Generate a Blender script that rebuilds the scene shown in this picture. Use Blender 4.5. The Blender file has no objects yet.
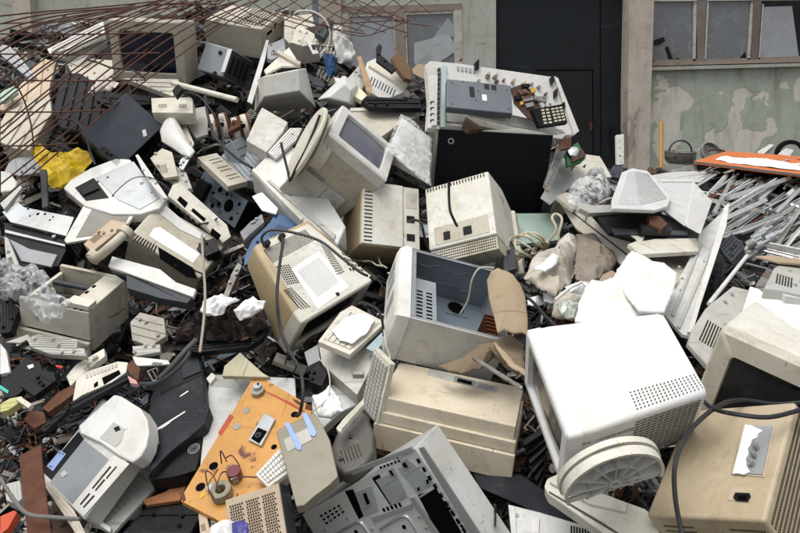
import bpy, bmesh, math, random
from mathutils import Vector, Matrix, noise
from mathutils.bvhtree import BVHTree
random.seed(7)
S = bpy.context.scene
COL = S.collection
SC = 1.35
FP, CX, CY = 700.0, 400.0, 151.0
EYE = Vector((0, 0, 2.25))
_c, _s = math.cos(math.radians(5)), math.sin(math.radians(5))
RC = Matrix(((1, 0, 0), (0, _s, -_c), (0, _c, _s)))   # camera axes in the world
INF = 1e9

def P(px, py, D):
    """world point seen along direction (px,py) at distance D (heap units) in front of the eye"""
    D = D * SC
    return EYE + RC @ Vector(((px - CX) / FP * D, -(py - CY) / FP * D, -D))
def ray(px, py):
    return (RC @ Vector(((px - CX) / FP, -(py - CY) / FP, -1))).normalized()
def to_px(w):
    q = RC.transposed() @ (w - EYE)
    return CX + FP * q.x / -q.z, CY - FP * q.y / -q.z, -q.z / SC

# the slope of the heap: distance of its surface in each viewing direction
_XS = [-150, 0, 200, 400, 560, 680, 800, 950]
_YS = [-60, 0, 60, 120, 200, 280, 360, 440, 533, 640]
_T = [[4.6, 4.6, 4.4, 4.4, 5.5, 8.3, 8.3, 8.3],
      [4.2, 4.2, 4.0, 4.0, 5.0, 8.0, 8.0, 8.0],
      [3.6, 3.6, 3.4, 3.6, 4.8, 7.6, 7.6, 7.6],
      [3.1, 3.1, 3.0, 3.1, 4.2, 7.0, 7.0, 7.0],
      [2.7, 2.7, 2.6, 2.6, 2.9, 3.7, 4.3, 4.6],
      [2.4, 2.4, 2.3, 2.2, 2.2, 2.35, 2.6, 2.8],
      [2.15, 2.15, 2.05, 1.95, 1.85, 1.85, 1.9, 1.9],
      [1.9, 1.9, 1.8, 1.7, 1.6, 1.6, 1.6, 1.6],
      [1.65, 1.65, 1.55, 1.5, 1.45, 1.4, 1.38, 1.38],
      [1.4, 1.4, 1.35, 1.3, 1.28, 1.25, 1.22, 1.22]]
def D0(px, py):
    def seg(a, v):
        v = max(a[0], min(a[-1] - 1e-6, v))
        for i in range(len(a) - 1):
            if v < a[i + 1]: return i, (v - a[i]) / (a[i + 1] - a[i])
        return len(a) - 2, 1.0
    i, u = seg(_XS, px); j, v = seg(_YS, py)
    a = _T[j][i] * (1 - u) + _T[j][i + 1] * u
    b = _T[j + 1][i] * (1 - u) + _T[j + 1][i + 1] * u
    return a * (1 - v) + b * v

# ------------------------------------------------------------------ materials
def hx(h):
    r = [int(h[i:i + 2], 16) / 255 for i in (0, 2, 4)]
    return tuple((v / 12.92 if v <= .04045 else ((v + .055) / 1.055) ** 2.4) for v in r) + (1,)
_M = {}
def mat(name, col, rough=.5, dirt=.35, dcol='5b5142', metal=0.0, bump=.12, scale=1.0, speck=.5, rust=0.0, alpha=1.0, spec=.5, trans=0.0, col2=None):
    if name in _M: return _M[name]
    m = bpy.data.materials.new(name); m.use_nodes = True; _M[name] = m
    nt = m.node_tree; N = nt.nodes; L = nt.links
    b = N['Principled BSDF']
    tc = N.new('ShaderNodeTexCoord')
    oi = N.new('ShaderNodeObjectInfo')
    off = N.new('ShaderNodeVectorMath'); off.operation = 'MULTIPLY_ADD'
    comb = N.new('ShaderNodeCombineXYZ')
    for k in range(3): L.new(oi.outputs['Random'], comb.inputs[k])
    L.new(comb.outputs[0], off.inputs[0]); off.inputs[1].default_value = (37, 53, 71)
    L.new(tc.outputs['Object'], off.inputs[2])
    def nz(sc, det=6, rg=.6, dist=0.0):
        n = N.new('ShaderNodeTexNoise'); n.inputs['Scale'].default_value = sc * scale
        n.inputs['Detail'].default_value = det; n.inputs['Roughness'].default_value = rg
        n.inputs['Distortion'].default_value = dist
        L.new(off.outputs[0], n.inputs['Vector']); return n
    def ramp(src, a, c, v0=0.0, v1=1.0):
        r = N.new('ShaderNodeMapRange'); r.inputs['From Min'].default_value = a; r.inputs['From Max'].default_value = c
        r.inputs['To Min'].default_value = v0; r.inputs['To Max'].default_value = v1
        L.new(src, r.inputs['Value']); return r.outputs[0]
    def mix(fac, A, B):
        x = N.new('ShaderNodeMix'); x.data_type = 'RGBA'
        L.new(fac, x.inputs[0]) if not isinstance(fac, float) else setattr(x.inputs[0], 'default_value', fac)
        for s, v in ((x.inputs[6], A), (x.inputs[7], B)):
            if isinstance(v, tuple): s.default_value = v
            else: L.new(v, s)
        return x.outputs[2]
    base = hx(col)
    n1 = nz(4.0, 8, .62, .6); n2 = nz(60, 4, .7); n3 = nz(13, 8, .7, .3)
    c = base
    c = mix(ramp(n1.outputs[0], .35, .65), base, hx(col2) if col2 else tuple(v * k for v, k in zip(base, (.86, .84, .78))) [:3] + (1,))
    c = mix(ramp(n3.outputs[0], .52, .78, 0, dirt), c, hx(dcol))
    n6 = nz(1.6, 9, .68, 1.6)
    c = mix(ramp(n6.outputs[0], .5, .62, 0, dirt * .55), c, tuple(v * k for v, k in zip(base, (.72, .64, .5)))[:3] + (1,))
    c = mix(ramp(n2.outputs[0], .64, .70, 0, speck * min(1, dirt * 2)), c, hx('2c2820'))
    for sx_, sy_ in ((1.5, 46), (52, 2)):         # scuffs and scratches
        mp = N.new('ShaderNodeMapping'); mp.inputs['Scale'].default_value = (sx_, sy_, 9); mp.inputs['Rotation'].default_value = (.3, .2, .5 + sx_)
        L.new(off.outputs[0], mp.inputs[0]); ns = N.new('ShaderNodeTexNoise'); ns.inputs['Scale'].default_value = 1.6 * scale; ns.inputs['Detail'].default_value = 3; ns.inputs['Roughness'].default_value = .5
        L.new(mp.outputs[0], ns.inputs['Vector']); c = mix(ramp(ns.outputs[0], .69, .73, 0, min(.6, dirt * 1.1)), c, hx(dcol))
    if rust > 0:
        n4 = nz(9, 8, .7, .8)
        c = mix(ramp(n4.outputs[0], .62 - .25 * rust, .68 - .2 * rust), c, hx('5e321c'))
    L.new(c, b.inputs['Base Color'])
    L.new(ramp(n3.outputs[0], .3, .8, max(.05, rough - .1), min(1, rough + .25)), b.inputs['Roughness'])
    b.inputs['Metallic'].default_value = metal
    b.inputs['Specular IOR Level'].default_value = spec
    if trans > 0: b.inputs['Transmission Weight'].default_value = trans
    if alpha < 1: b.inputs['Alpha'].default_value = alpha
    if bump > 0:
        bp = N.new('ShaderNodeBump'); bp.inputs['Strength'].default_value = bump; bp.inputs['Distance'].default_value = .004
        L.new(n3.outputs[0], bp.inputs['Height']); L.new(bp.outputs[0], b.inputs['Normal'])
    return m
CREAM = mat('cream_plastic', 'd0ccbf', .5, .6)
IVORY = mat('ivory_plastic', 'd6d4ca', .5, .5)
BEIGE = mat('beige_plastic', 'bdb7a8', .5, .65)
TAN = mat('yellowed_tan_plastic', 'b3a58c', .48, .5, '6d5a35')
WHITE = mat('white_plastic', 'd2d2cf', .45, .4, '7b766a')
CLEAN = mat('clean_white_plastic', 'dededd', .42, .22, '8b867a')
WPAINT = mat('white_painted_steel', 'c4c5c3', .42, .5, '5b564c')
LGREY = mat('light_grey_plastic', 'b0b0ab', .5, .5)
GREY = mat('grey_plastic', '94979a', .5, .35, '3e3c3a')
DGREY = mat('dark_grey_plastic', '3c4046', .5, .35, '77725f', spec=.3)
SLATE = mat('slate_painted_steel', '454a54', .45, .3, '77736a', spec=.3)
BLACK = mat('black_plastic', '141518', .45, .3, '4b463e', spec=.22)
BLACKM = mat('matt_black_panel', '14161b', .55, .15, '34343a', spec=.2)
SCREEN = mat('dark_screen_glass', '14171c', .12, .15, '4c4c50', bump=0, speck=.1)
SCREENL = mat('greyish_screen_glass', '5b5c66', .1, .2, '8a8a90', bump=0, speck=.1)
STEEL = mat('galvanised_steel', 'b4b8bc', .38, .35, '6c6a66', metal=.75)
STEELD = mat('blue_grey_steel', '77828c', .4, .3, '4b4b4b', metal=.4)
STEELR = mat('stained_bare_steel', '9a9a96', .45, .5, '5c4a38', metal=.6, rust=.35)
TANCASE = mat('yellow_tan_case', 'b3a180', .5, .4, '6d5a3c')
WARM = mat('warm_cream_case', 'd2c7b2', .5, .5)
ALU = mat('aluminium_profile', 'd4d6d8', .35, .45, '55514a', metal=.55)
WIRE = mat('rusty_rebar', '4c2f24', .8, .5, '3a2016', col2='5c3a2c', bump=.5, scale=3)
RUST = mat('rusty_iron', '54362a', .9, .6, '2e1d15', col2='65483a', spec=.15, bump=.4)
ORANGE = mat('orange_painted_plate', 'be8b46', .45, .35, '7c4520', rust=.12, speck=1)
ORANGE2 = mat('orange_board', 'cb6f34', .5, .35, '7c3818')
YELLOW = mat('yellow_plastic_sheet', 'd6b412', .4, .4, '7a6410', bump=.4)
BLUE = mat('blue_plastic', '2c527c', .4, .3, '20304c')
LBLUE = mat('pale_blue_plastic', '8fa8d8', .4, .2)
CARD = mat('brown_cardboard', '7b6c58', .9, .6, '5b4230', bump=.6)
CARDL = mat('pale_cardboard', 'a08f77', .85, .5, '7b5e42', bump=.4)
CLOTH = mat('soiled_packing_foam', 'c6c0b6', .95, .95, '5c5248', col2='9d9488', bump=.6)
PAPER = mat('white_paper_foam', 'dededc', .8, .25, '9c968c', bump=.3)
SNOW = mat('snow', 'f4f6f8', .8, .05, 'b8bcc0', bump=.6, scale=3, speck=.3)
LABEL = mat('white_label', 'eeeeee', .6, .1, '9a9a94', bump=0)
INK = mat('dark_print', '4a4a4a', .7, .1, bump=0)
HOLE = mat('dark_recess', '070708', .9, .1, bump=0, spec=.05)
WOOD = mat('weathered_wood', 'a5896a', .8, .4, '4c3a28', bump=.4)
PCB = mat('green_circuit_board', '2c6a3c', .5, .4, '20301c')
PCBB = mat('brown_circuit_board', '4a3426', .7, .5, '221a14')
COPPER = mat('rusty_copper_wire', '7a4a30', .5, .4, '3a2016', metal=.3)
CABLE = mat('black_cable_rubber', '1c1d20', .45, .3, '5c5a55', bump=.05)
CORD = mat('pale_grey_cord', 'b9b4a8', .5, .4, bump=.05)
TEAL = mat('faded_teal_board', '93a8a2', .6, .5, '6c6a5c', rust=.1)
TURQ = mat('turquoise_plastic', '3ca99a', .5, .3)
CERAM = mat('white_ceramic', 'd8d2c4', .5, .5, '6a3a22', rust=.2)
RED = mat('red_plastic', 'c83a22', .4, .3)
SMOKE = mat('smoky_bin_plastic', '8a8473', .3, .4, '55503f')
GOLD = mat('tan_metal_mesh_case', 'b9a791', .45, .3, '6b5a48')
PURPLE = mat('purple_print', '3c3a86', .4, .2)
FUR = mat('brown_brush_pad', '6b5238', .95, .5, '2c2014', bump=1, scale=4)
WRAP = mat('cloudy_plastic_film', 'd8dbdc', .28, .2, '9a9a98', alpha=.4, bump=.35, spec=.7, scale=1)
_nt = WRAP.node_tree; _n = _nt.nodes.new('ShaderNodeTexNoise'); _n.inputs['Scale'].default_value = 22; _n.inputs['Detail'].default_value = 6; _n.inputs['Distortion'].default_value = 1.5
_r = _nt.nodes.new('ShaderNodeMapRange'); _r.inputs['From Min'].default_value = .4; _r.inputs['From Max'].default_value = .62; _r.inputs['To Min'].default_value = .07; _r.inputs['To Max'].default_value = .55  # patchy alpha paints the glints into the cloudy film
_nt.links.new(_nt.nodes.new('ShaderNodeTexCoord').outputs['Object'], _n.inputs['Vector']); _nt.links.new(_n.outputs[0], _r.inputs['Value']); _nt.links.new(_r.outputs[0], _nt.nodes['Principled BSDF'].inputs['Alpha'])
VENT = mat('dusty_vent_shadow', '36322a', .9, .5, '6b6557', bump=0, spec=.1)  # shade inside the vents put into the colour of raised marks, plus dust
VENTL = mat('shallow_vent_gap', '6e6a62', .9, .4, '98948a', bump=0, spec=.1)  # lighter vent shade put into the colour of thin raised bars
def _perf(name, col, sc, thr):      # a sheet pierced by real see-through holes (alpha from a regular dot pattern)
    m = mat(name, col, .5, .15)
    nt = m.node_tree; N = nt.nodes; L = nt.links
    tc = N.new('ShaderNodeTexCoord'); v = N.new('ShaderNodeTexVoronoi'); v.inputs['Randomness'].default_value = 0
    v.voronoi_dimensions = '2D'
    v.inputs['Scale'].default_value = sc; L.new(tc.outputs['Object'], v.inputs['Vector'])
    g = N.new('ShaderNodeMath'); g.operation = 'GREATER_THAN'; g.inputs[1].default_value = thr
    L.new(v.outputs['Distance'], g.inputs[0]); L.new(g.outputs[0], N['Principled BSDF'].inputs['Alpha'])
    return m
PERFW = _perf('white_perforated_sheet', 'dcdcdc', 110, .3)

# ------------------------------------------------------------------ objects
def tag(o, label=None, cat=None, group=None, kind=None):
    if label: o['label'] = label
    if cat: o['category'] = cat
    if group: o['group'] = group
    if kind: o['kind'] = kind
    return o
def smooth_by_angle(me, ang=40):
    bm = bmesh.new(); bm.from_mesh(me)
    for f in bm.faces: f.smooth = True
    for e in bm.edges:
        if len(e.link_faces) == 2 and e.calc_face_angle(0) > math.radians(ang): e.smooth = False
    bm.to_mesh(me); bm.free()
def obj(name, bm, m, parent=None, M=None, bevel=0, solid=0, recalc=True):
    me = bpy.data.meshes.new(name)
    if recalc: bmesh.ops.recalc_face_normals(bm, faces=bm.faces[:])
    bm.to_mesh(me); bm.free()
    for mm in (m if isinstance(m, (list, tuple)) else [m]): me.materials.append(mm)
    o = bpy.data.objects.new(name, me); COL.objects.link(o)
    if parent is not None: o.parent = parent
    if M is not None: o.matrix_local = M
    if solid:
        md = o.modifiers.new('thickness', 'SOLIDIFY'); md.thickness = solid; md.offset = 0
    if bevel:
        md = o.modifiers.new('bevel', 'BEVEL'); md.width = bevel; md.segments = 2; md.limit_method = 'ANGLE'; md.angle_limit = .6
        md.harden_normals = True
    smooth_by_angle(me)
    return o
def empty(name, M, label, cat, group=None):
    o = bpy.data.objects.new(name, None); o.empty_display_size = .05; COL.objects.link(o)
    o.matrix_world = M; return tag(o, label, cat, group)
BM = bmesh.new
def bx(bm, x0, x1, y0, y1, z0, z1, mi=0):
    v = [bm.verts.new((x, y, z)) for z in (z0, z1) for y in (y0, y1) for x in (x0, x1)]
    for f in ((0, 2, 3, 1), (4, 5, 7, 6), (0, 1, 5, 4), (2, 6, 7, 3), (0, 4, 6, 2), (1, 3, 7, 5)):
        bm.faces.new([v[i] for i in f]).material_index = mi
    return v
def prism(bm, pts, z0, z1, ext=None, mi=0):
    """polygon pts (local 2D) between z0 (near the viewer) and z1; ext overrides the extrusion vector"""
    e = Vector(ext) if ext is not None else Vector((0, 0, z1 - z0))
    a = [bm.verts.new((x, y, z0)) for x, y in pts]; b = [bm.verts.new(Vector((x, y, z0)) + e) for x, y in pts]
    n = len(pts)
    bm.faces.new(a).material_index = mi; bm.faces.new(b[::-1]).material_index = mi
    for i in range(n):
        bm.faces.new((a[i], b[i], b[(i + 1) % n], a[(i + 1) % n])).material_index = mi
def cyl(bm, c, axis, r, h, n=20, r2=None):
    q = Vector(axis).normalized().to_track_quat('Z', 'Y').to_matrix().to_4x4(); q.translation = Vector(c)
    bmesh.ops.create_cone(bm, cap_ends=True, segments=n, radius1=r, radius2=r if r2 is None else r2, depth=h, matrix=q)
def ringp(bm, c, axis, r0, r1, h, n=28):
    q = Vector(axis).normalized().to_track_quat('Z', 'Y').to_matrix().to_4x4(); q.translation = Vector(c)
    vs = []
    for i in range(n):
        a = 2 * math.pi * i / n
        vs.append([bm.verts.new(q @ Vector((math.cos(a) * r, math.sin(a) * r, z))) for r, z in ((r0, -h / 2), (r1, -h / 2), (r1, h / 2), (r0, h / 2))])
    for i in range(n):
        A, B = vs[i], vs[(i + 1) % n]
        for k in range(4): bm.faces.new((A[k], A[(k + 1) % 4], B[(k + 1) % 4], B[k]))
def rrect(w, h, r, n=4):
    pts = []
    for cx, cy, a0 in ((w / 2 - r, h / 2 - r, 0), (-w / 2 + r, h / 2 - r, 90), (-w / 2 + r, -h / 2 + r, 180), (w / 2 - r, -h / 2 + r, 270)):
        for k in range(n + 1):
            a = math.radians(a0 + 90 * k / n); pts.append((cx + r * math.cos(a), cy + r * math.sin(a)))
    return pts
def loft(bm, rings, cap0=True, cap1=True, mi=0):
    vs = [[bm.verts.new(p) for p in r] for r in rings]
    for A, B in zip(vs, vs[1:]):
        for i in range(len(A)):
            j = (i + 1) % len(A); bm.faces.new((A[i], B[i], B[j], A[j])).material_index = mi
    if cap0: bm.faces.new(vs[0]).material_index = mi
    if cap1: bm.faces.new(vs[-1][::-1]).material_index = mi

class Bx:
    """a box-shaped thing standing in the measured pose"""
    def __init__(s, key, name, label, cat, group=None):
        t, R, d = POSE[key]
        s.w, s.d, s.h = d
        s.M = Matrix(R).to_4x4(); s.M.translation = Vector(t)
        base = s.M @ Matrix.Translation((0, 0, -s.h / 2))
        s.o = empty(name, base, label, cat, group)
        s.off = Matrix.Translation((0, 0, s.h / 2)); s.inv = s.M.inverted()
    def part(s, name, bm, m, parent=None, bevel=0, **k):
        if parent is None: return obj(name, bm, m, s.o, s.off, bevel, **k)
        return obj(name, bm, m, parent, None, bevel, **k)
    def hit(s, px, py, face, off=0.0):
        ax = 'xyz'.index(face[1]); sg = 1 if face[0] == '+' else -1
        v = (s.w, s.d, s.h)[ax] / 2 * sg + off * sg
        o = s.inv @ EYE; d = s.inv.to_3x3() @ ray(px, py)
        p = o + d * ((v - o[ax]) / d[ax]); return p
    def trace(s, bm, pts, face, t=.003, off=0.0, mi=0):
        """a raised (t>0) patch over the outline pts on one face"""
        ax = 'xyz'.index(face[1]); sg = 1 if face[0] == '+' else -1
        ps = [s.hit(x, y, face, off) for x, y in pts]
        e = Vector((0, 0, 0)); e[ax] = sg * t
        a = [bm.verts.new(p) for p in ps]; b = [bm.verts.new(p + e) for p in ps]; n = len(ps)
        bm.faces.new(a).material_index = mi; bm.faces.new(b[::-1]).material_index = mi
        for i in range(n): bm.faces.new((a[i], b[i], b[(i + 1) % n], a[(i + 1) % n])).material_index = mi
    def grid(s, bm, quad, face, nu, nv, fu=.5, fv=.5, t=.0012, off=0.0, skew=0):
        """nu x nv small raised marks inside the pixel quad TL,TR,BR,BL of a face"""
        A, B, C, D = [s.hit(x, y, face, off) for x, y in quad]
        gridq(bm, A, B, C, D, nu, nv, fu, fv, t, skew)
def gridq(bm, A, B, C, D, nu, nv, fu, fv, t, skew=0):
    n = (B - A).cross(D - A).normalized()
    mid = (A + C) / 2
    def at(u, v): return (A * (1 - u) + B * u) * (1 - v) + (D * (1 - u) + C * u) * v
    for j in range(nv):
        for i in range(nu):
            sh = (skew / nu if j % 2 else 0)
            u0 = (i + .5 - fu / 2) / nu + sh; u1 = (i + .5 + fu / 2) / nu + sh
            if u1 > 1: continue
            v0 = (j + .5 - fv / 2) / nv; v1 = (j + .5 + fv / 2) / nv
            q = [at(u0, v0), at(u1, v0), at(u1, v1), at(u0, v1)]
            a = [bm.verts.new(p - n * t) for p in q]; b = [bm.verts.new(p + n * t) for p in q]
            bm.faces.new(a); bm.faces.new(b[::-1])
            for k in range(4): bm.faces.new((a[k], b[k], b[(k + 1) % 4], a[(k + 1) % 4]))

class Pl:
    """a plane lying on the slope, found from three or more directions and distances"""
    def __init__(s, anchors):
        import numpy as np
        A = np.array([[1, (x - 400) / 400, (y - 266) / 400] for x, y, D in anchors]); b = np.array([1 / D for x, y, D in anchors])
        reg = np.diag([1e-9, 1e-5, 1e-5])
        s.k = np.linalg.solve(A.T @ A + reg, A.T @ b)
        cx = sum(a[0] for a in anchors) / len(anchors); cy = sum(a[1] for a in anchors) / len(anchors)
        O = s.w(cx, cy); X = (s.w(cx + 5, cy) - O).normalized(); Y0 = s.w(cx, cy - 5) - O
        Z = X.cross(Y0).normalized(); Y = Z.cross(X)
        s.M = Matrix((X, Y, Z)).transposed().to_4x4(); s.M.translation = O; s.inv = s.M.inverted()
    def D(s, px, py): return 1 / max(.02, s.k[0] + s.k[1] * (px - 400) / 400 + s.k[2] * (py - 266) / 400)
    def w(s, px, py): return P(px, py, s.D(px, py))
    def l(s, px, py, off=0.0):
        o = s.inv @ EYE; d = s.inv.to_3x3() @ ray(px, py)
        return o + d * ((off - o.z) / d.z)
def plane_for(out, D=None, lift=.04, tilt=1.0, an=None):
    if an: return Pl(an)
    cx = sum(p[0] for p in out) / len(out); cy = sum(p[1] for p in out) / len(out)
    d0 = D0(cx, cy); Dc = D if D else d0 * (1 - lift)
    return Pl([(x, y, Dc * (1 + (D0(x, y) / d0 - 1) * tilt)) for x, y in out])
SLABS = []
def auto_detail(s, r):
    """moulded ribs, screw posts and slots on a bare moulding"""
    L = [s.p.l(x, y).xy for x, y in s.out]; n = len(L)
    c = sum(L, Vector((0, 0))) / n
    area = abs(sum(L[i].cross(L[(i + 1) % n]) for i in range(n))) / 2
    if area < .002: return
    k = max(range(n), key=lambda i: (L[(i + 1) % n] - L[i]).length)
    d = (L[(k + 1) % n] - L[k]).normalized(); e = Vector((-d.y, d.x))
    def inside(p):
        q = False
        for i in range(n):
            a, b = L[i], L[(i + 1) % n]
            if (a.y > p.y) != (b.y > p.y) and p.x < (b.x - a.x) * (p.y - a.y) / (b.y - a.y) + a.x: q = not q
        return q
    us = [(p - c).dot(d) for p in L]; vs = [(p - c).dot(e) for p in L]
    sz = area ** .5; bm = BM(); kind = r.choice(('ribs', 'ribs', 'steps', 'slots'))
    def bar(u0, u1, v, w, z0, z1):
        steps = 14; run = None
        for i in range(steps + 1):
            u = u0 + (u1 - u0) * i / steps; ok = i < steps and all(inside(c + d * (u + du) + e * (v + dv)) for du, dv in ((0, w), (0, -w), ((u1 - u0) / steps, w), ((u1 - u0) / steps, -w)))
            if ok and run is None: run = u
            if not ok and run is not None:
                q = [c + d * run + e * (v - w), c + d * u + e * (v - w), c + d * u + e * (v + w), c + d * run + e * (v + w)]
                prism(bm, [(p.x, p.y) for p in q], z1, z0); run = None
    if kind == 'ribs':
        m_ = r.randint(3, 6)
        for i in range(m_): bar(min(us) * .92, max(us) * .92, min(vs) + (max(vs) - min(vs)) * (i + 1) / (m_ + 1), sz * .008, 0, sz * .03)
        if bm.verts: obj('moulded_rib', bm, s.m, s.o)
    elif kind == 'steps':
        for v, w in ((.3, .05), (.62, .015)): bar(min(us) * .88, max(us) * .88, min(vs) + (max(vs) - min(vs)) * v, sz * w, 0, sz * .025)
        if bm.verts: obj('moulded_rib', bm, s.m, s.o, bevel=.001)
    else:
        for i in range(6): bar(max(us) * (.1), max(us) * .62, min(vs) + (max(vs) - min(vs)) * (.25 + .07 * i), sz * .01, -.0005, .0008)
        if bm.verts: obj('slot_grille', bm, VENT, s.o)
    for i in range(3):      # screw posts
        p = c + d * r.uniform(min(us), max(us)) * .7 + e * r.uniform(min(vs), max(vs)) * .7
        if inside(p) and sz > .07:
            bm = BM(); ringp(bm, (p.x, p.y, .004), (0, 0, 1), .003, .007, .012, 12); obj('screw_post', bm, s.m, s.o)
class Slab:
    """a panel or case with a traced outline, its own distance and thickness"""
    def __init__(s, name, out, m, label, cat, group=None, t=.012, D=None, lift=.04, tilt=1.0, an=None, ext=None, bevel=.002, hollow=None):
        s.p = plane_for(out, D, lift, tilt, an)
        bm = BM(); pts = [s.p.l(x, y)[:2] for x, y in out]
        e = None
        if ext:   # where the far side of the first corner shows: dx, dy, dD
            x0, y0 = out[0]; e = s.p.inv @ P(x0 + ext[0], y0 + ext[1], s.p.D(x0, y0) + ext[2]) - s.p.l(x0, y0)
        prism(bm, pts, 0, -t, e)
        s.o = obj(name, bm, m, bevel=bevel)
        s.o.matrix_world = s.p.M; tag(s.o, label, cat, group)
        s.out = out; s.t = t; s.m = m
        if label: SLABS.append(s)
    def patch(s, name, outs, m, t=.003, off=0.0, bevel=0, into=None):
        if outs and isinstance(outs[0][0], (list, tuple)) and into is None:
            return [s.patch(name, o_, m, t, off, bevel) for o_ in outs][0]
        bm = into or BM()
        if outs and not isinstance(outs[0][0], (list, tuple)): outs = [outs]
        for out in outs: prism(bm, [s.p.l(x, y)[:2] for x, y in out], -.001 + off, t + off)
        if into: return None
        return obj(name, bm, m, s.o, bevel=bevel)
    def grid(s, name, quad, m, nu, nv, fu=.5, fv=.5, t=.0012, off=.0005, skew=0, into=None):
        bm = into or BM()
        gridq(bm, *[s.p.l(x, y, off) for x, y in quad], nu, nv, fu, fv, t, skew)
        if into is None: return obj(name, bm, m, s.o)
    def disc(s, name, spec, m, t=.003, ring=None):
        for px, py, r in spec:
            bm = BM()
            c = s.p.l(px, py); rr = r / FP * s.p.D(px, py) * SC
            if ring: ringp(bm, c + Vector((0, 0, t / 2)), (0, 0, 1), rr * ring, rr, t, 24)
            else: cyl(bm, c + Vector((0, 0, t / 2)), (0, 0, 1), rr, t, 24)
            obj(name, bm, m, s.o)
def slab(*a, **k): return Slab(*a, **k)

def tubemesh(bm, pts, r, n=8):
    """a round tube through world (or local) points, smoothed"""
    P4 = [pts[0]] + list(pts) + [pts[-1]]; path = []
    for i in range(1, len(P4) - 2):
        a, b, c, d = P4[i - 1:i + 3]
        k = 6 if len(pts) > 2 else 1
        for j in range(k):
            t = j / k
            path.append(.5 * ((2 * b) + (c - a) * t + (2 * a - 5 * b + 4 * c - d) * t * t + (3 * b - a - 3 * c + d) * t ** 3))
    path.append(P4[-2])
    prev = None; up = None
    for i, p in enumerate(path):
        d = (path[min(i + 1, len(path) - 1)] - path[max(i - 1, 0)]).normalized()
        if up is None: up = d.orthogonal().normalized()
        up = (up - d * up.dot(d)).normalized(); sd = d.cross(up)
        ring = [bm.verts.new(p + (up * math.cos(2 * math.pi * k / n) + sd * math.sin(2 * math.pi * k / n)) * r) for k in range(n)]
        if prev:
            for k in range(n): bm.faces.new((prev[k], prev[(k + 1) % n], ring[(k + 1) % n], ring[k]))
        else: bm.faces.new(ring[::-1])
        prev = ring
    bm.faces.new(prev)
def cable(name, pts, r, m, label, cat='cable', group=None, lift=.05, parent=None):
    bm = BM(); W = []
    for p in pts:
        D = p[2] if len(p) > 2 else D0(p[0], p[1]) * (1 - lift)
        W.append(P(p[0], p[1], D))
    o0 = W[0].copy(); tubemesh(bm, [w - o0 for w in W], r)
    o = obj(name, bm, m); o.location = o0
    return tag(o, label, cat, group)
def crumple(name, out, m, label, cat, group=None, D=None, lift=.06, h=.03, amp=.012, fr=14, K=14, n=84, tilt=1.0, solid=.0015, p=2.0, parent=None, an=None, sub=0, closed=False, rag=.03):
    """a soft or crumpled sheet domed over the outline"""
    pl = plane_for(out, D, lift, tilt, an)
    L = [pl.l(x, y).xy for x, y in out]
    c = sum(L, Vector((0, 0))) / len(L)
    per = []; tot = 0
    for i in range(len(L)): per.append((L[i], L[(i + 1) % len(L)])); tot += (L[(i + 1) % len(L)] - L[i]).length
    B = []
    for a, b in per:
        k = max(1, round(n * (b - a).length / tot))
        for j in range(k): B.append(a.lerp(b, j / k))
    bm = BM(); sd = random.random() * 50
    cv = bm.verts.new((c.x, c.y, h)); rows = []
    for k in range(1, K + 1):
        r = k / K; row = []
        for q in B:
            x, y = c + (q - c) * r * (1 + (rag * noise.fractal(Vector((q.x * 26, q.y * 26, sd)), 1, 2, 3) if k > K - 2 else 0))
            nn = noise.fractal(Vector((x * fr, y * fr, sd)), 1.0, 2.0, 4)
            w_ = Vector((x + .03 * noise.noise(Vector((x * 9, y * 9, sd))), y, 0)); rg = sum((1 - abs(noise.noise(Vector((w_.x * fr * q_, w_.y * fr * q_, sd + 9 * q_)))) * 2) / q_ for q_ in (.8, 1.9, 4.1)) - .9
            z = h * (1 - r ** p) + amp * .6 * nn + amp * .9 * rg * (1 if k < K else .4)
            row.append(bm.verts.new((x + amp * .3 * nn, y, z)))
        rows.append(row)
    for i in range(len(B)): bm.faces.new((cv, rows[0][i], rows[0][(i + 1) % len(B)]))
    for A, C in zip(rows, rows[1:]):
        for i in range(len(B)):
            j = (i + 1) % len(B); bm.faces.new((A[i], C[i], C[j], A[j]))
    if closed: 
        g = bm.faces.new(rows[-1])
    o = obj(name, bm, m, solid=0 if closed else solid)
    for f in o.data.polygons: f.use_smooth = True
    o.matrix_world = pl.M
    if parent: o.parent = parent; o.matrix_world = pl.M; o.matrix_parent_inverse = parent.matrix_world.inverted()
    return tag(o, label, cat, group)

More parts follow.
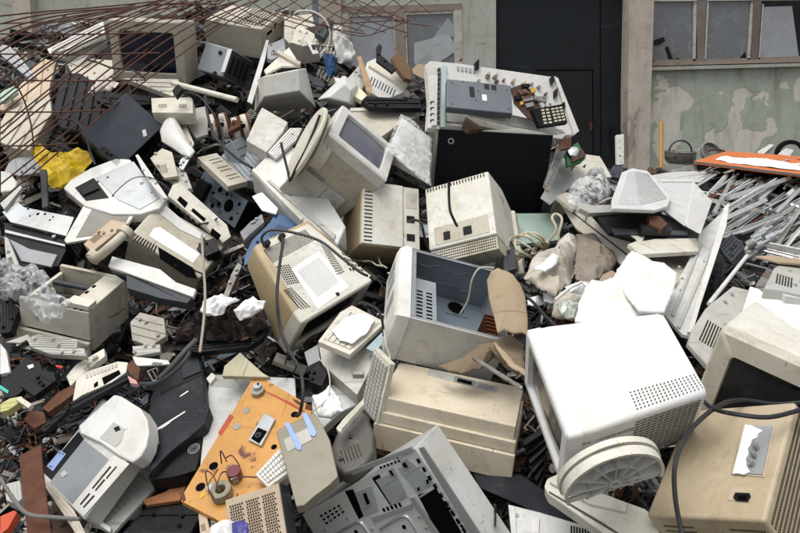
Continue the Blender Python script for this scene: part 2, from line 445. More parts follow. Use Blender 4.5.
def multi(b, name, quads, m, t=.002, off=0.0, parent=None, face='+z', bevel=0):
    for q in quads:
        bm = BM(); b.trace(bm, q, face, t, off); o = b.part(name, bm, m, parent=parent, bevel=bevel)
    return o
def frustum(name, A, DA, B, DB, m, label, cat, bevel=.01, far=None):
    """a housing that widens from its near end A to its far end B (corners TL, TR, BR, BL)"""
    pa = [P(x, y, DA) for x, y in A]; pb = [P(x, y, DB) for x, y in B]; c = sum(pa, Vector()) / 4
    bm = BM(); rings = [[p - c for p in pa], [p - c for p in pb]]
    if far: rings.append([P(x, y, DB + far) - c for x, y in B])
    loft(bm, rings); o = obj(name, bm, m, bevel=bevel); o.location = c
    return tag(o, label, cat)
POSE = {
 'white_crt': [[0.634, 2.0435, 1.341], [[0.1814, 0.9784, -0.0989], [-0.7989, 0.0879, -0.595], [-0.5735, 0.1869, 0.7976]], [0.3528, 0.4176, 0.3054]],
 'dark_screen_crt': [[1.3416, 2.3529, 1.2362], [[0.7851, 0.584, 0.2063], [-0.5554, 0.8112, -0.1831], [-0.2743, 0.0292, 0.9612]], [0.4342, 0.7572, 0.4602]],
 'tan_crt': [[0.9425, 1.8319, 1.1573], [[0.5784, 0.5658, -0.5877], [-0.7064, 0.7077, -0.0139], [0.408, 0.4232, 0.8089]], [0.3358, 0.3911, 0.2266]],
 'cream_case': [[0.1864, 2.4517, 1.0696], [[0.9622, 0.2605, 0.0798], [-0.2502, 0.9608, -0.1193], [-0.1078, 0.0948, 0.9896]], [0.4771, 0.2599, 0.1936]],
 'open_tower': [[0.1864, 2.7814, 1.3525], [[0.9588, 0.0311, 0.2825], [0.0797, 0.9247, -0.3723], [-0.2728, 0.3795, 0.8841]], [0.4166, 0.4437, 0.2131]],
 'beige_crt': [[-0.0992, 3.3889, 1.5767], [[0.9448, -0.3276, -0.0057], [0.2797, 0.7974, 0.5347], [-0.1706, -0.5068, 0.845]], [0.2931, 0.3246, 0.3202]],
 'cream_crt': [[0.3504, 3.2568, 1.5782], [[0.8946, 0.4449, -0.0417], [-0.3245, 0.7109, 0.6239], [0.3072, -0.5447, 0.7804]], [0.3221, 0.3652, 0.3885]],
 'label_crt': [[-0.4262, 2.988, 1.4139], [[0.6748, -0.6466, 0.3558], [0.6985, 0.4039, -0.5907], [0.2382, 0.6471, 0.7242]], [0.402, 0.398, 0.2582]],
 'tilted_crt': [[-0.3023, 3.4258, 1.8697], [[0.7477, -0.6502, 0.1352], [0.1764, 0.3907, 0.9035], [-0.6402, -0.6516, 0.4068]], [0.3531, 0.4057, 0.3146]],
 'far_crt': [[-1.5648, 4.5449, 2.5093], [[0.9828, 0.184, 0.0139], [-0.1753, 0.9545, -0.2412], [-0.0576, 0.2346, 0.9704]], [0.4956, 0.2409, 0.3976]],
 'vent_crt': [[-1.0902, 4.9818, 2.6597], [[0.9722, 0.2175, 0.0871], [-0.1669, 0.904, -0.3936], [-0.1643, 0.3681, 0.9152]], [0.4134, 0.3913, 0.2198]],
 'slate_case': [[-1.6149, 4.0821, 1.9592], [[0.7316, 0.5901, 0.3414], [0.048, 0.455, -0.8892], [-0.6801, 0.6669, 0.3045]], [0.2739, 0.3309, 0.4585]],
 'grey_projector': [[-1.1232, 4.5459, 2.4049], [[0.9304, 0.203, 0.3053], [-0.2538, 0.9576, 0.1365], [-0.2647, -0.2045, 0.9424]], [0.1864, 0.3269, 0.1858]],
 'copier': [[0.4963, 4.3709, 1.9313], [[0.9981, -0.0067, 0.0615], [0.0237, 0.9596, -0.2802], [-0.0572, 0.2812, 0.958]], [0.6264, 1.1143, 0.5196]],
 'grey_deck': [[0.4106, 3.6754, 2.202], [[0.9939, 0.0461, 0.1003], [0.0499, 0.6227, -0.7809], [-0.0984, 0.7811, 0.6165]], [0.3454, 0.1881, 0.0496]],
 'tan_printer': [[-1.1039, 3.383, 1.4539], [[0.865, 0.3444, 0.365], [-0.032, 0.7637, -0.6448], [-0.5008, 0.546, 0.6716]], [0.391, 0.2371, 0.2288]],
 'open_printer': [[-1.4299, 3.0184, 1.295], [[0.9729, 0.2066, 0.1037], [-0.1733, 0.9488, -0.264], [-0.1529, 0.2389, 0.9589]], [0.3308, 0.2845, 0.2144]],
 'white_printer': [[-1.0761, 2.414, 0.9256], [[0.7747, 0.5236, -0.3545], [-0.6108, 0.4746, -0.6338], [-0.1636, 0.7076, 0.6875]], [0.3013, 0.3138, 0.0856]],
 'metal_tower': [[0.0025, 2.1331, 0.8623], [[0.5737, 0.6519, -0.4959], [-0.2724, -0.4191, -0.8661], [-0.7724, 0.632, -0.0629]], [0.381, 0.5715, 0.1479]],
 'mesh_box': [[-0.4163, 2.0129, 0.9206], [[0.9535, -0.2584, -0.1554], [0.0315, 0.598, -0.8009], [0.2998, 0.7587, 0.5783]], [0.1707, 0.21, 0.1034]],
 'drive_box': [[-0.879, 3.9065, 1.8775], [[0.2001, -0.4155, 0.8873], [0.9717, -0.0316, -0.2339], [0.1252, 0.9091, 0.3974]], [0.2194, 0.2026, 0.0681]],
 'grille_box': [[-0.9414, 3.6778, 1.8176], [[0.6863, -0.6867, 0.2397], [0.715, 0.5764, -0.3957], [0.1336, 0.443, 0.8865]], [0.1194, 0.2982, 0.0363]],
 'holed_tower': [[-0.9263, 3.8105, 1.634], [[0.7315, 0.5149, 0.4469], [-0.6018, 0.7957, 0.0682], [-0.3205, -0.3188, 0.892]], [0.3999, 0.1895, 0.1584]],
 'edge_keyboard': [[-0.078, 2.4202, 1.1962], [[0.4657, 0.2153, -0.8584], [-0.8754, -0.0298, -0.4824], [-0.1294, 0.9761, 0.1746]], [0.1264, 0.2283, 0.0214]],
}
# ================================================================== boxes measured in their pose
def crt(b, m, bez=.05, x1=(-.85, .85), z1=(-.85, .85), mid=.35, screen=None, sm=None, mb=None, so=None):
    w, d, h = b.w, b.d, b.h; f = -d / 2
    bm = BM()
    def R(y, w_, h_, r=.012, ox=0, oz=0): return [Vector((x + ox, y, z + oz)) for x, z in rrect(w_, h_, r)]
    rings = [R(f + bez, w, h), R(f + .006, w, h), R(f, w - .012, h - .012)]
    if screen:
        a, c = screen                                   # opening as part of width and height
        rings += [R(f, w * a, h * c, .015, *(so or (0, 0))), R(f + .022, w * a - .012, h * c - .012, .015, *(so or (0, 0)))]
    loft(bm, rings, cap0=True, cap1=not screen)
    b.part('bezel', bm, mb or m, bevel=0)
    if screen:
        bm = BM(); a, c = screen; ox, oz = so or (0, 0); n = 12; g = []
        for j in range(n + 1):
            g.append([bm.verts.new(((i / n - .5) * w * a + ox, f + .02 - .016 * math.cos((i / n - .5) * 2.4) * math.cos((j / n - .5) * 2.4), (j / n - .5) * h * c + oz)) for i in range(n + 1)])
        for j in range(n):
            for i in range(n): bm.faces.new((g[j][i], g[j][i + 1], g[j + 1][i + 1], g[j + 1][i]))
        b.part('screen', bm, sm or SCREEN)
    bm = BM()
    def Q(y, xa, xb, za, zb, r=.012):
        W = (xb - xa) * w / 2; H = (zb - za) * h / 2
        return R(y, W, H, r, (xa + xb) * w / 4, (za + zb) * h / 4)
    e = .985
    rings = [Q(f + bez - .004, -e, e, -e, e), Q(f + d * mid, -e, e, -e, e), Q(d / 2 - .012, x1[0], x1[1], z1[0], z1[1], .02), Q(d / 2, x1[0] + .03, x1[1] - .03, z1[0] + .03, z1[1] - .03, .02)]
    loft(bm, rings)
    return b.part('housing', bm, m)
def body(b, m, name='housing', r=.008, x0=-1, x1=1, y0=-1, y1=1, z0=-1, z1=1):
    bm = BM(); bx(bm, x0 * b.w / 2, x1 * b.w / 2, y0 * b.d / 2, y1 * b.d / 2, z0 * b.h / 2, z1 * b.h / 2)
    return b.part(name, bm, m, bevel=r)
V = Vector

# white monitor, lying on its side under the snow
b = Bx('white_crt', 'discarded_monitor', 'large white tube monitor lying on its side with a round ribbed swivel foot', 'monitor')
hs = crt(b, CLEAN, bez=.045, x1=(-.8, .8), z1=(-.7, .97), mid=.18, screen=(.8, .78), sm=SCREEN)
bm = BM(); b.grid(bm, [(628, 391), (695, 373), (705, 388), (636, 411)], '+z', 18, 6, .3, .3, t=.0012, off=-.001)
b.part('vent_grille', bm, VENT, parent=hs)
w, d, h = b.w, b.d, b.h
yA = -d / 2 + d * .18; bm = BM()
def sx(y): return w / 2 * (.985 + (.8 - .985) * max(0, (y - yA) / (d / 2 - yA))) + .001
A = V((sx(-.02 * d), -.02 * d, h * .43)); B_ = V((sx(d * .46), d * .46, h * .43)); C_ = V((sx(d * .46), d * .46, -h * .28)); D_ = V((sx(-.02 * d), -.02 * d, -h * .36))
gridq(bm, A, B_, C_, D_, 11, 15, .86, .22, .0015); b.part('vent_grille', bm, VENTL, parent=hs)
bm = BM(); gridq(bm, V((sx(-.4 * d), -.4 * d, h * .43)), A, D_, V((sx(-.4 * d), -.4 * d, -h * .3)), 9, 3, .8, .15, .0012); b.part('vent_grille', bm, GREY, parent=hs)
c0 = b.inv @ P(613, 480, 1.37); ax = (b.inv.to_3x3() @ (RC @ V((.2, -.6, .84)))).normalized()
dn = b.inv.to_3x3() @ (RC @ V((.28, -.96, 0))); dn = (dn - ax * dn.dot(ax)).normalized()
def cut(bm): bmesh.ops.bisect_plane(bm, geom=bm.verts[:] + bm.edges[:] + bm.faces[:], plane_co=c0 + dn * .036, plane_no=dn, clear_outer=True); return bm
base = BM(); ringp(base, c0, ax, .13, .137, .024, 44)
foot = b.part('swivel_foot', cut(base), IVORY, solid=.002)
bm = BM(); ringp(bm, c0 - ax * .026, ax, .132, .143, .016, 44); cyl(bm, c0 - ax * .014, ax, .13, .004, 44); b.part('foot_collar', cut(bm), IVORY, parent=foot)
q = ax.to_track_quat('Z', 'Y').to_matrix()
for k in range(12):
    bm = BM(); a = math.pi * 2 * k / 12; dr = q @ V((math.cos(a), math.sin(a), 0)); sd = q @ V((-math.sin(a), math.cos(a), 0))
    p = [c0 + dr * r_ + sd * s_ * .0013 + ax * z for z in (-.012, .012) for r_, s_ in ((.012, -1), (.13, -1), (.13, 1), (.012, 1))]
    v = [bm.verts.new(x) for x in p]
    for f_ in ((0, 1, 2, 3), (7, 6, 5, 4), (0, 4, 5, 1), (1, 5, 6, 2), (2, 6, 7, 3), (3, 7, 4, 0)): bm.faces.new([v[i] for i in f_])
    cut(bm)
    if len(bm.verts): b.part('foot_rib', bm, WPAINT, parent=foot)
bm = BM(); ringp(bm, c0, ax, .07, .073, .02, 30); ringp(bm, c0, ax, .01, .016, .026, 16); b.part('foot_ring', cut(bm), WPAINT, parent=foot)
bm = BM(); sdv = dn.cross(ax).normalized(); e0 = c0 + dn * .036
for z in (0,): tubemesh(bm, [e0 - sdv * .128, e0 + sdv * .128], .007, 6)
b.part('foot_edge', bm, IVORY, parent=foot)
bm = BM(); cyl(bm, c0 - ax * .035, ax, .06, .03, 30, .1); b.part('foot_neck', bm, WPAINT, parent=foot)

b = Bx('dark_screen_crt', 'discarded_monitor', 'ivory tube monitor with a black screen behind the yellowed tan one', 'monitor')
crt(b, IVORY, bez=.06, x1=(-.8, .8), z1=(-.7, .8), mid=.12, screen=(.8, .74), mb=BEIGE, so=(0.01, -.005))
b = Bx('tan_crt', 'discarded_monitor', 'yellowed tan tube monitor seen from behind with three connector posts', 'monitor')
hs = body(b, TAN, r=.01)
rc = BM(); b.trace(rc, [(744, 423), (776, 424.5), (765, 478), (731, 475)], '+z', .004, -.001); fr = b.part('connector_plate_rim', rc, TAN, bevel=.002)
rc = BM(); b.trace(rc, [(746.5, 426), (773, 427), (763, 475.5), (734, 473)], '+z', .0035, .002); b.part('connector_plate', rc, GREY, parent=fr)
rc = BM(); b.trace(rc, [(745.5, 425), (752, 426), (758, 429), (763, 431), (758, 434), (757, 438), (752, 440), (751, 445), (748, 449), (749, 454), (746, 459), (747, 466), (750, 472), (744, 475), (738, 473.5), (733, 474)], '+z', .002, .0062); b.part('paint_residue', rc, SNOW, parent=fr)
for x, y in ((758.7, 450.5), (756.5, 458.5), (754.5, 466.5)):
    bm = BM(); p = b.hit(x, y, '+z'); cyl(bm, p + V((0, 0, .012)), (0, 0, 1), .0065, .026, 14); ringp(bm, p + V((0, 0, .02)), (0, 0, 1), .004, .0085, .006, 14)
    b.part('connector_post', bm, STEEL, parent=fr)
bm = BM(); b.trace(bm, [(732, 487), (754, 488), (751, 503), (728, 501)], '+z', .003, -.001); so = b.part('socket_recess', bm, TAN, bevel=.001)
bm = BM(); b.trace(bm, [(735.5, 493), (750, 493.5), (751, 497), (748, 502), (736, 501), (733.5, 498)], '+z', .002, .002); b.part('power_socket', bm, BLACK, parent=so)
bm = BM(); b.trace(bm, [(737.5, 495), (747.5, 495.4), (746, 500), (738, 499.5)], '+z', .001, .0042); b.part('socket_pins', bm, HOLE, parent=so)
bm = BM(); hw, hd = b.w / 2, b.d / 2
gridq(bm, V((hw, -hd * .94, b.h * .42)), V((hw, hd * .94, b.h * .42)), V((hw, hd * .94, -b.h * .45)), V((hw, -hd * .94, -b.h * .45)), 52, 13, .5, .55, .0012)
b.part('vent_grille', bm, VENT, parent=hs)
bm = BM(); gridq(bm, V((-hw * .8, -hd, b.h * .38)), V((-hw * .25, -hd, b.h * .38)), V((-hw * .25, -hd, -b.h * .3)), V((-hw * .8, -hd, -b.h * .3)), 14, 9, .55, .3, .0012)
gridq(bm, V((hw * .35, -hd, b.h * .38)), V((hw * .9, -hd, b.h * .38)), V((hw * .9, -hd, -b.h * .3)), V((hw * .35, -hd, -b.h * .3)), 14, 9, .55, .3, .0012)
b.part('vent_grille', bm, VENT, parent=hs)

b = Bx('cream_case', 'computer_case', 'cream stepped computer housing with a port strip along its upper edge, brown stain marks', 'computer case')
hw, hd, hh = b.w / 2, b.d / 2, b.h / 2
hs = body(b, WARM, 'upper_cover', .006, z0=.42)
bm = BM(); bx(bm, -hw - .006, hw + .006, -hd - .012, hd, hh * .02, hh * .45); b.part('middle_band', bm, WARM, bevel=.003)
bm = BM(); bx(bm, -hw - .01, hw + .008, -hd - .022, hd, -hh, hh * .0); b.part('lower_cover', bm, WARM, bevel=.003)
bm = BM(); b.trace(bm, [(429, 369), (498, 387), (496, 393), (427, 375)], '+z', .002, 0); pp = b.part('port_strip', bm, LGREY, bevel=.001)
bm = BM(); b.trace(bm, [(455, 376.5), (475, 381.5), (473, 386.5), (453.5, 381.5)], '+z', .003, .002); b.part('port', bm, STEEL, parent=pp)
bm = BM(); b.trace(bm, [(458, 378.5), (472, 382), (471, 385), (457, 381.5)], '+z', .002, .0052); b.part('port_slot', bm, HOLE, parent=pp)
bm = BM(); b.trace(bm, [(478, 382.5), (494, 386.8), (493, 391), (477, 386.5)], '+z', .002, .002); b.part('port', bm, GREY, parent=pp)

# open white tower, side panel off, seen into
b = Bx('open_tower', 'computer_tower', 'open white computer tower lying on its side, blue-grey inside with a round hole', 'computer tower')
hw, hd, hh = b.w / 2, b.d / 2, b.h / 2
def wall(name, x0, x1, y0, y1, z0, z1, m, bv=.0015):
    bm = BM(); bx(bm, x0, x1, y0, y1, z0, z1); return b.part(name, bm, m, bevel=bv)
wall('bottom_panel', -hw + .03, hw, -hd, -hd + .006, -hh, hh, WPAINT)
wall('top_panel', -hw + .03, hw, hd - .004, hd, -hh, hh, STEELD)
wall('tray_panel', -hw + .03, hw, -hd + .006, hd - .004, -hh, -hh + .004, STEELD)
wall('rear_panel', hw - .004, hw - .0005, -hd + .007, hd - .005, -hh + .005, hh - .002, STEEL)
bm = BM(); loft(bm, [[V((-hw + .0305 - dx, y, z)) for y, z in ((-hd - .004 + iy, -hh - .004 + iy), (hd + .004 - iy, -hh - .004 + iy), (hd + .004 - iy, hh + .004 - iy), (-hd - .004 + iy, hh + .004 - iy))] for dx, iy in ((0, 0), (.03, .002), (.05, .012), (.06, .03))])
fb = b.part('front_bezel', bm, WHITE, bevel=.003)
bm = BM()
for yc in (-.25, .25, .62):
    y = hd * yc; bx(bm, -hw - .031, -hw - .027, y - .03, y + .03, -hh * .35, hh * .6)
b.part('bezel_slot', bm, GREY, parent=fb)
bm = BM()
for y0, y1, x0, x1 in ((hd - .016, hd - .005, -hw + .032, hw - .006), (-hd + .008, -hd + .02, -hw + .032, hw - .006), (-hd + .021, hd - .017, -hw + .032, -hw + .05)): bx(bm, x0, x1, y0, y1, hh - .004, hh - .0015)
b.part('opening_rim', bm, STEEL, bevel=.001)
bm = BM()
bx(bm, -hw + .052, -hw + .15, -hd + .03, hd * .42, hh * .5, hh * .52); bx(bm, -hw + .052, -hw + .054, -hd + .03, hd * .42, -hh * .8, hh * .5); bx(bm, -hw + .148, -hw + .15, -hd + .03, hd * .42, -hh * .8, hh * .5)
dc = b.part('drive_cage', bm, STEEL, bevel=.001)
bm = BM(); gridq(bm, V((-hw + .06, hd * .1, hh * .5205)), V((-hw + .14, hd * .1, hh * .5205)), V((-hw + .14, -hd + .05, hh * .5205)), V((-hw + .06, -hd + .05, hh * .5205)), 2, 9, .6, .4, .001)
b.part('cage_slots', bm, HOLE, parent=dc)
bm = BM(); p = b.hit(455.5, 309, '-z'); p.z = -hh + .0045; cyl(bm, p, (0, 0, 1), .036, .003, 28); b.part('fan_hole', bm, HOLE)
bm = BM(); p2 = p.copy(); ringp(bm, p2, (0, 0, 1), .038, .041, .006, 28); bx(bm, p.x - .05, p.x + .05, p.y - .05, p.y - .048, -hh + .004, -hh + .008); bx(bm, p.x - .05, p.x + .05, p.y + .048, p.y + .05, -hh + .004, -hh + .008)
b.part('fan_plate', bm, STEELD)
bm = BM(); y = hd - .0055
tubemesh(bm, [V((hw * (-.6 + 1.3 * i / 12), y, hh * (.15 + .28 * math.sin(i / 12 * math.pi * 2) * 0 + (.35 if 2 < i < 5 or 8 < i < 11 else .22)))) for i in range(13)], .0016, 6)
tubemesh(bm, [V((hw * (-.6 + 1.3 * i / 12), y, hh * (-.05 - (.35 if 2 < i < 5 or 8 < i < 11 else .22)))) for i in range(13)], .0016, 6)
b.part('pressed_ridge', bm, STEELD)
bm = BM()
for i in range(7): bx(bm, hw - .06, hw - .008, -hd * .7 + i * .022, -hd * .7 + i * .022 + .003, -hh * .5, hh * .5)
b.part('slot_cover', bm, COPPER)
TOWER = b

b = Bx('beige_crt', 'discarded_monitor', 'beige monitor with two power sockets, standing on end beside the comb-vented one', 'monitor')
hs = body(b, TANCASE, r=.008)
hw, hd, hh = b.w / 2, b.d / 2, b.h / 2
bm = BM(); bx(bm, -hw * .97, hw * .42, -hd - .012, -hd + .003, -hh * .97, hh * .99); f1 = b.part('front_cover', bm, IVORY, bevel=.005)
bm = BM(); gridq(bm, V((-hw * .9, -hd - .0125, hh * .93)), V((-hw * .62, -hd - .0125, hh * .93)), V((-hw * .62, -hd - .0125, -hh * .93)), V((-hw * .9, -hd - .0125, -hh * .93)), 1, 16, .95, .3, .0012); b.part('vent_grille', bm, VENT, parent=f1)
for z in (-.05, -.62):
    bm = BM(); bx(bm, hw * .55, hw * .82, -hd - .006, -hd - .002, hh * z - .017, hh * z + .017); b.part('power_socket', bm, BLACK, bevel=.001)
bm = BM(); bx(bm, hw * .44, hw * .99, -hd - .003, -hd + .001, -hh * .97, hh * .98); b.part('socket_strip', bm, IVORY, bevel=.002); bm = BM(); bx(bm, hw * .52, hw * .9, -hd - .0045, -hd - .002, hh * .3, hh * .8); b.part('label_plate', bm, BEIGE, bevel=.001)

b = Bx('cream_crt', 'discarded_monitor', 'cream monitor seen from behind with comb vents and a black plug in its recess', 'monitor')
hw, hd, hh = b.w / 2, b.d / 2, b.h / 2
bm = BM()
R_ = lambda y, xs, za, zb: [V((x, y, z)) for x, z in ((-xs, za), (xs, za), (xs, zb), (-xs, zb))]
loft(bm, [R_(-hd, hw, -hh * .66, hh), R_(hd * .0, hw, -hh * .7, hh), R_(hd, hw * .9, -hh * .8, hh * .85)])
hs = b.part('housing', bm, IVORY, bevel=.008)
bm = BM(); gridq(bm, V((-hw * .95, -hd - .0008, hh * .97)), V((hw * .9, -hd - .0008, hh * .97)), V((hw * .9, -hd - .0008, hh * .87)), V((-hw * .95, -hd - .0008, hh * .87)), 20, 1, .35, .9, .0012); b.part('vent_grille', bm, VENT, parent=hs)
bm = BM(); bx(bm, -hw * .8, hw * .82, -hd - .002, -hd + .002, -hh * .58, -hh * .12); rc = b.part('socket_recess', bm, BEIGE, bevel=.001)
for x, k in ((-.42, .016), (.2, .02)):
    bm = BM(); bx(bm, hw * x - k, hw * x + k, -hd - .006, -hd - .002, -hh * .5, -hh * .3); b.part('power_socket', bm, BLACK, parent=rc, bevel=.001)
bm = BM(); bx(bm, -hw, hw * .98, -hd + .01, hd * .6, -hh, -hh * .68); lv = b.part('louvre_box', bm, BEIGE, bevel=.003)
bm = BM(); gridq(bm, V((-hw * .97, -hd + .0095, -hh * .7)), V((hw * .95, -hd + .0095, -hh * .7)), V((hw * .95, -hd + .0095, -hh * .97)), V((-hw * .97, -hd + .0095, -hh * .97)), 30, 4, .6, .4, .0012); b.part('vent_grille', bm, VENT, parent=lv)
bm = BM(); loft(bm, [R_(hd * .92, hw * 1.02, -hh * .95, hh * .82), R_(hd * 1.25, hw * 1.0, -hh * .95, hh * .8)]); b.part('bezel', bm, CREAM, bevel=.01)

b = Bx('label_crt', 'discarded_monitor', 'cream and tan monitor with a large white label sheet between fine vent grids', 'monitor')
w, d, h = b.w, b.d, b.h; hw, hd, hh = w / 2, d / 2, h / 2
hs = crt(b, TANCASE, bez=.06, x1=(-.78, .78), z1=(-.2, .985), mid=.2, screen=(.82, .8), mb=IVORY)
bm = BM(); b.trace(bm, [(262, 244), (308, 224), (371, 276), (303, 316)], '+z', .0025, -.003); tp = b.part('top_cover', bm, IVORY, bevel=.001)
bm = BM(); b.trace(bm, [(291, 269), (319, 251), (349, 287), (318, 309)], '+z', .0008, .0004); lb = b.part('label_sheet', bm, LABEL)
bm = BM(); b.grid(bm, [(296, 270), (318, 256), (340, 283), (319, 299)], '+z', 14, 1, .12, .9, t=.0008, off=.0014); b.part('printed_lines', bm, INK, parent=lb)
bm = BM()
for q, nu, nv in (([(263, 250), (305, 229), (315, 240), (273, 263)], 26, 9), ([(320, 243), (330, 250), (345, 272), (337, 276)], 5, 12), ([(336, 240), (345, 250), (368, 272), (350, 272)], 6, 6), ([(275, 266), (289, 264), (300, 283), (287, 285)], 6, 9), ([(283, 290), (291, 287), (311, 307), (300, 310)], 4, 14)):
    b.grid(bm, q, '+z', nu, nv, .55, .5, t=.001, off=.0004)
b.part('vent_grille', bm, VENT, parent=tp)
bm = BM(); b.trace(bm, [(335, 293), (338.5, 292), (340, 295), (337, 296.5)], '+z', .001, .0004); b.part('symbol_mark', bm, BLACK, parent=tp)
for x, y in ((266, 246), (281, 239)):
    bm = BM(); p = b.hit(x, y, '+z'); bx(bm, p.x - .012, p.x + .012, p.y - .01, p.y + .01, p.z, p.z + .03); b.part('plug', bm, BLACK, bevel=.002)

b = Bx('tilted_crt', 'discarded_monitor', 'white tube monitor tilted on its corner, its screen grey', 'monitor')
w, d, h = b.w, b.d, b.h
hs = crt(b, BEIGE, bez=.06, x1=(-.9, .9), z1=(-.9, .75), mid=.25, screen=(.74, .74), sm=SCREENL, mb=WHITE)
bm = BM(); zz = -h / 2 * .985
gridq(bm, V((-w * .42, 0, zz)), V((-w * .42, d * .4, zz * .93)), V((-w * .1, d * .4, zz * .93)), V((-w * .1, 0, zz)), 1, 12, .95, .35, .001); b.part('vent_grille', bm, GREY, parent=hs)
bm = BM(); bx(bm, -w * .47, w * .3, d * .06, d * .5, -h / 2 * 1.06, -h / 2 * .9); b.part('rear_cover', bm, LGREY, bevel=.003)

b = Bx('far_crt', 'discarded_monitor', 'beige monitor with a dark blue-black screen behind the rusty mesh', 'monitor')
crt(b, BEIGE, bez=.06, x1=(-.9, .9), z1=(-.9, .9), mid=.4, screen=(.76, .66), mb=BEIGE, sm=mat('blue_black_screen', '10162c', .15, .15, bump=0))
b = Bx('vent_crt', 'discarded_monitor', 'beige monitor back with a grid of square vents beside the hanging mesh', 'monitor')
hs = body(b, BEIGE, r=.01); hw, hd, hh = b.w / 2, b.d / 2, b.h / 2
bm = BM(); gridq(bm, V((-hw * .1, hd * .9, hh + .0006)), V((hw * .93, hd * .9, hh + .0006)), V((hw * .93, -hd * .8, hh + .0006)), V((-hw * .1, -hd * .8, hh + .0006)), 9, 9, .6, .62, .0012); b.part('vent_grille', bm, VENT, parent=hs)
bm = BM(); bx(bm, hw - .001, hw + .002, -hd * .55, -hd * .1, hh * .3, hh * .5); bx(bm, hw - .001, hw + .002, hd * .1, hd * .3, hh * .4, hh * .7); b.part('port', bm, HOLE, parent=hs)
bm = BM(); gridq(bm, V((hw, -hd * .9, -hh * .45)), V((hw, hd * .8, -hh * .45)), V((hw, hd * .8, -hh * .9)), V((hw, -hd * .9, -hh * .9)), 12, 1, .5, .9, .002); b.part('vent_grille', bm, VENT, parent=hs)

b = Bx('slate_case', 'computer_case', 'large slate-blue metal computer case with a small pale sticker, left of the heap', 'computer case')
body(b, SLATE, 'cover', .004, z0=-.35); bm = BM(); bx(bm, b.w * .505, b.w * .51, -b.d * .47, b.d * .47, -b.h * .17, b.h * .48); b.part('front_panel', bm, BLACK, bevel=.003)
bm = BM(); b.trace(bm, [(142, 130.5), (145.5, 129), (147, 135.5), (143.5, 137)], '+z', .001); b.part('sticker', bm, LABEL)
b = Bx('grey_projector', 'projector', 'small silver and charcoal projector with round feet lying on its side', 'projector')
hs = body(b, mat('silver_grey_plastic', '8d9297', .4, .3), r=.01); hw, hd, hh = b.w / 2, b.d / 2, b.h / 2
for x, y in ((220.5, 53), (215, 73.5), (203, 46)):
    bm = BM(); p = b.hit(x, y, '-y'); cyl(bm, p, (0, 1, 0), .013, .012, 18); b.part('foot', bm, BLACK)
bm = BM(); bx(bm, hw * 1.0, hw * 1.08, -hd * .98, hd * .9, -hh * .9, hh * .95); sd_ = b.part('end_panel', bm, DGREY, bevel=.01)
bm = BM(); b.trace(bm, [(228, 50), (232.5, 49), (225, 72), (220.5, 73)], '-y', .004); b.part('bright_strip', bm, LABEL, bevel=.001)
bm = BM(); 
for i in range(4): bx(bm, hw * 1.075, hw * 1.1, -hd * .8 + i * hd * .42, -hd * .8 + i * hd * .42 + hd * .22, -hh * .6, hh * .6)
b.part('vent_grille', bm, BLACK, parent=sd_)

b = Bx('grey_deck', 'telephone_unit', 'slate grey flat device with small vents and a white sticker on the copier', 'telephone base')
hs = body(b, mat('slate_grey_plastic', '5a5f69', .45, .25), r=.006)
bm = BM()
for q in ([(469, 86.5), (474, 87), (475, 97.5), (470, 97)], [(484, 84), (489, 84.8), (489.5, 90), (484.5, 89)], [(491, 85), (496, 85.6), (496.5, 90.8), (491.5, 90)]): b.trace(bm, q, '+z', .001)
b.part('vent', bm, BLACK, parent=hs)
bm = BM(); b.trace(bm, [(482, 94.5), (486.5, 95), (487, 101), (482.3, 100.4)], '+z', .001); b.part('sticker', bm, LABEL)
bm = BM()
for x, y in ((452, 83), (452, 104), (507, 90), (509, 109), (463, 82), (476, 100), (478, 91)): p = b.hit(x, y, '+z'); cyl(bm, p, (0, 0, 1), .004, .003, 8)
b.part('screw', bm, BLACK)

b = Bx('tan_printer', 'broken_printer', 'broken beige printer with black vent slots and a white paper strip across its cover', 'printer')
hs = body(b, BEIGE, r=.012); hw, hd, hh = b.w / 2, b.d / 2, b.h / 2
bm = BM(); b.trace(bm, [(154, 228), (160, 227), (200, 254), (193, 263), (149, 236)], '+z', .001); b.part('paper_strip', bm, LABEL)
bm = BM(); b.trace(bm, [(160, 206), (166, 206), (184, 222), (206, 236), (201, 240), (180, 230), (160, 214)], '+z', .004); b.part('torn_paper', bm, PAPER)
bm = BM(); b.grid(bm, [(135, 233), (158, 246), (155, 253), (129, 239)], '+z', 9, 1, .5, .9, off=.0004); b.part('vent_grille', bm, VENT, parent=hs)
bm = BM(); b.trace(bm, [(158, 247), (193, 268), (197, 279), (187, 277), (160, 259)], '+z', .002); b.part('open_slot', bm, HOLE)
bm = BM()
b.trace(bm, [(167, 199), (172, 188), (179, 186), (226, 228), (230, 240), (222, 246), (212, 236)], '+z', .03, .0)
rl = b.part('upper_frame', bm, CREAM, bevel=.003)
multi(b, 'frame_opening', ([(180, 196), (188, 203), (185, 208), (177, 200)], [(212, 228), (221, 235), (218, 241), (210, 234)], [(193, 208), (206, 219), (204, 222), (191, 211)]), HOLE, .001, .0302, rl)
bm = BM(); 
for x, y in ((183, 214), (188, 217), (193, 221), (176, 209), (199, 226)): p = b.hit(x, y, '+z'); cyl(bm, p + V((0, 0, .006)), (0, 0, 1), .006, .012, 10)
b.part('peg', bm, BLACK)

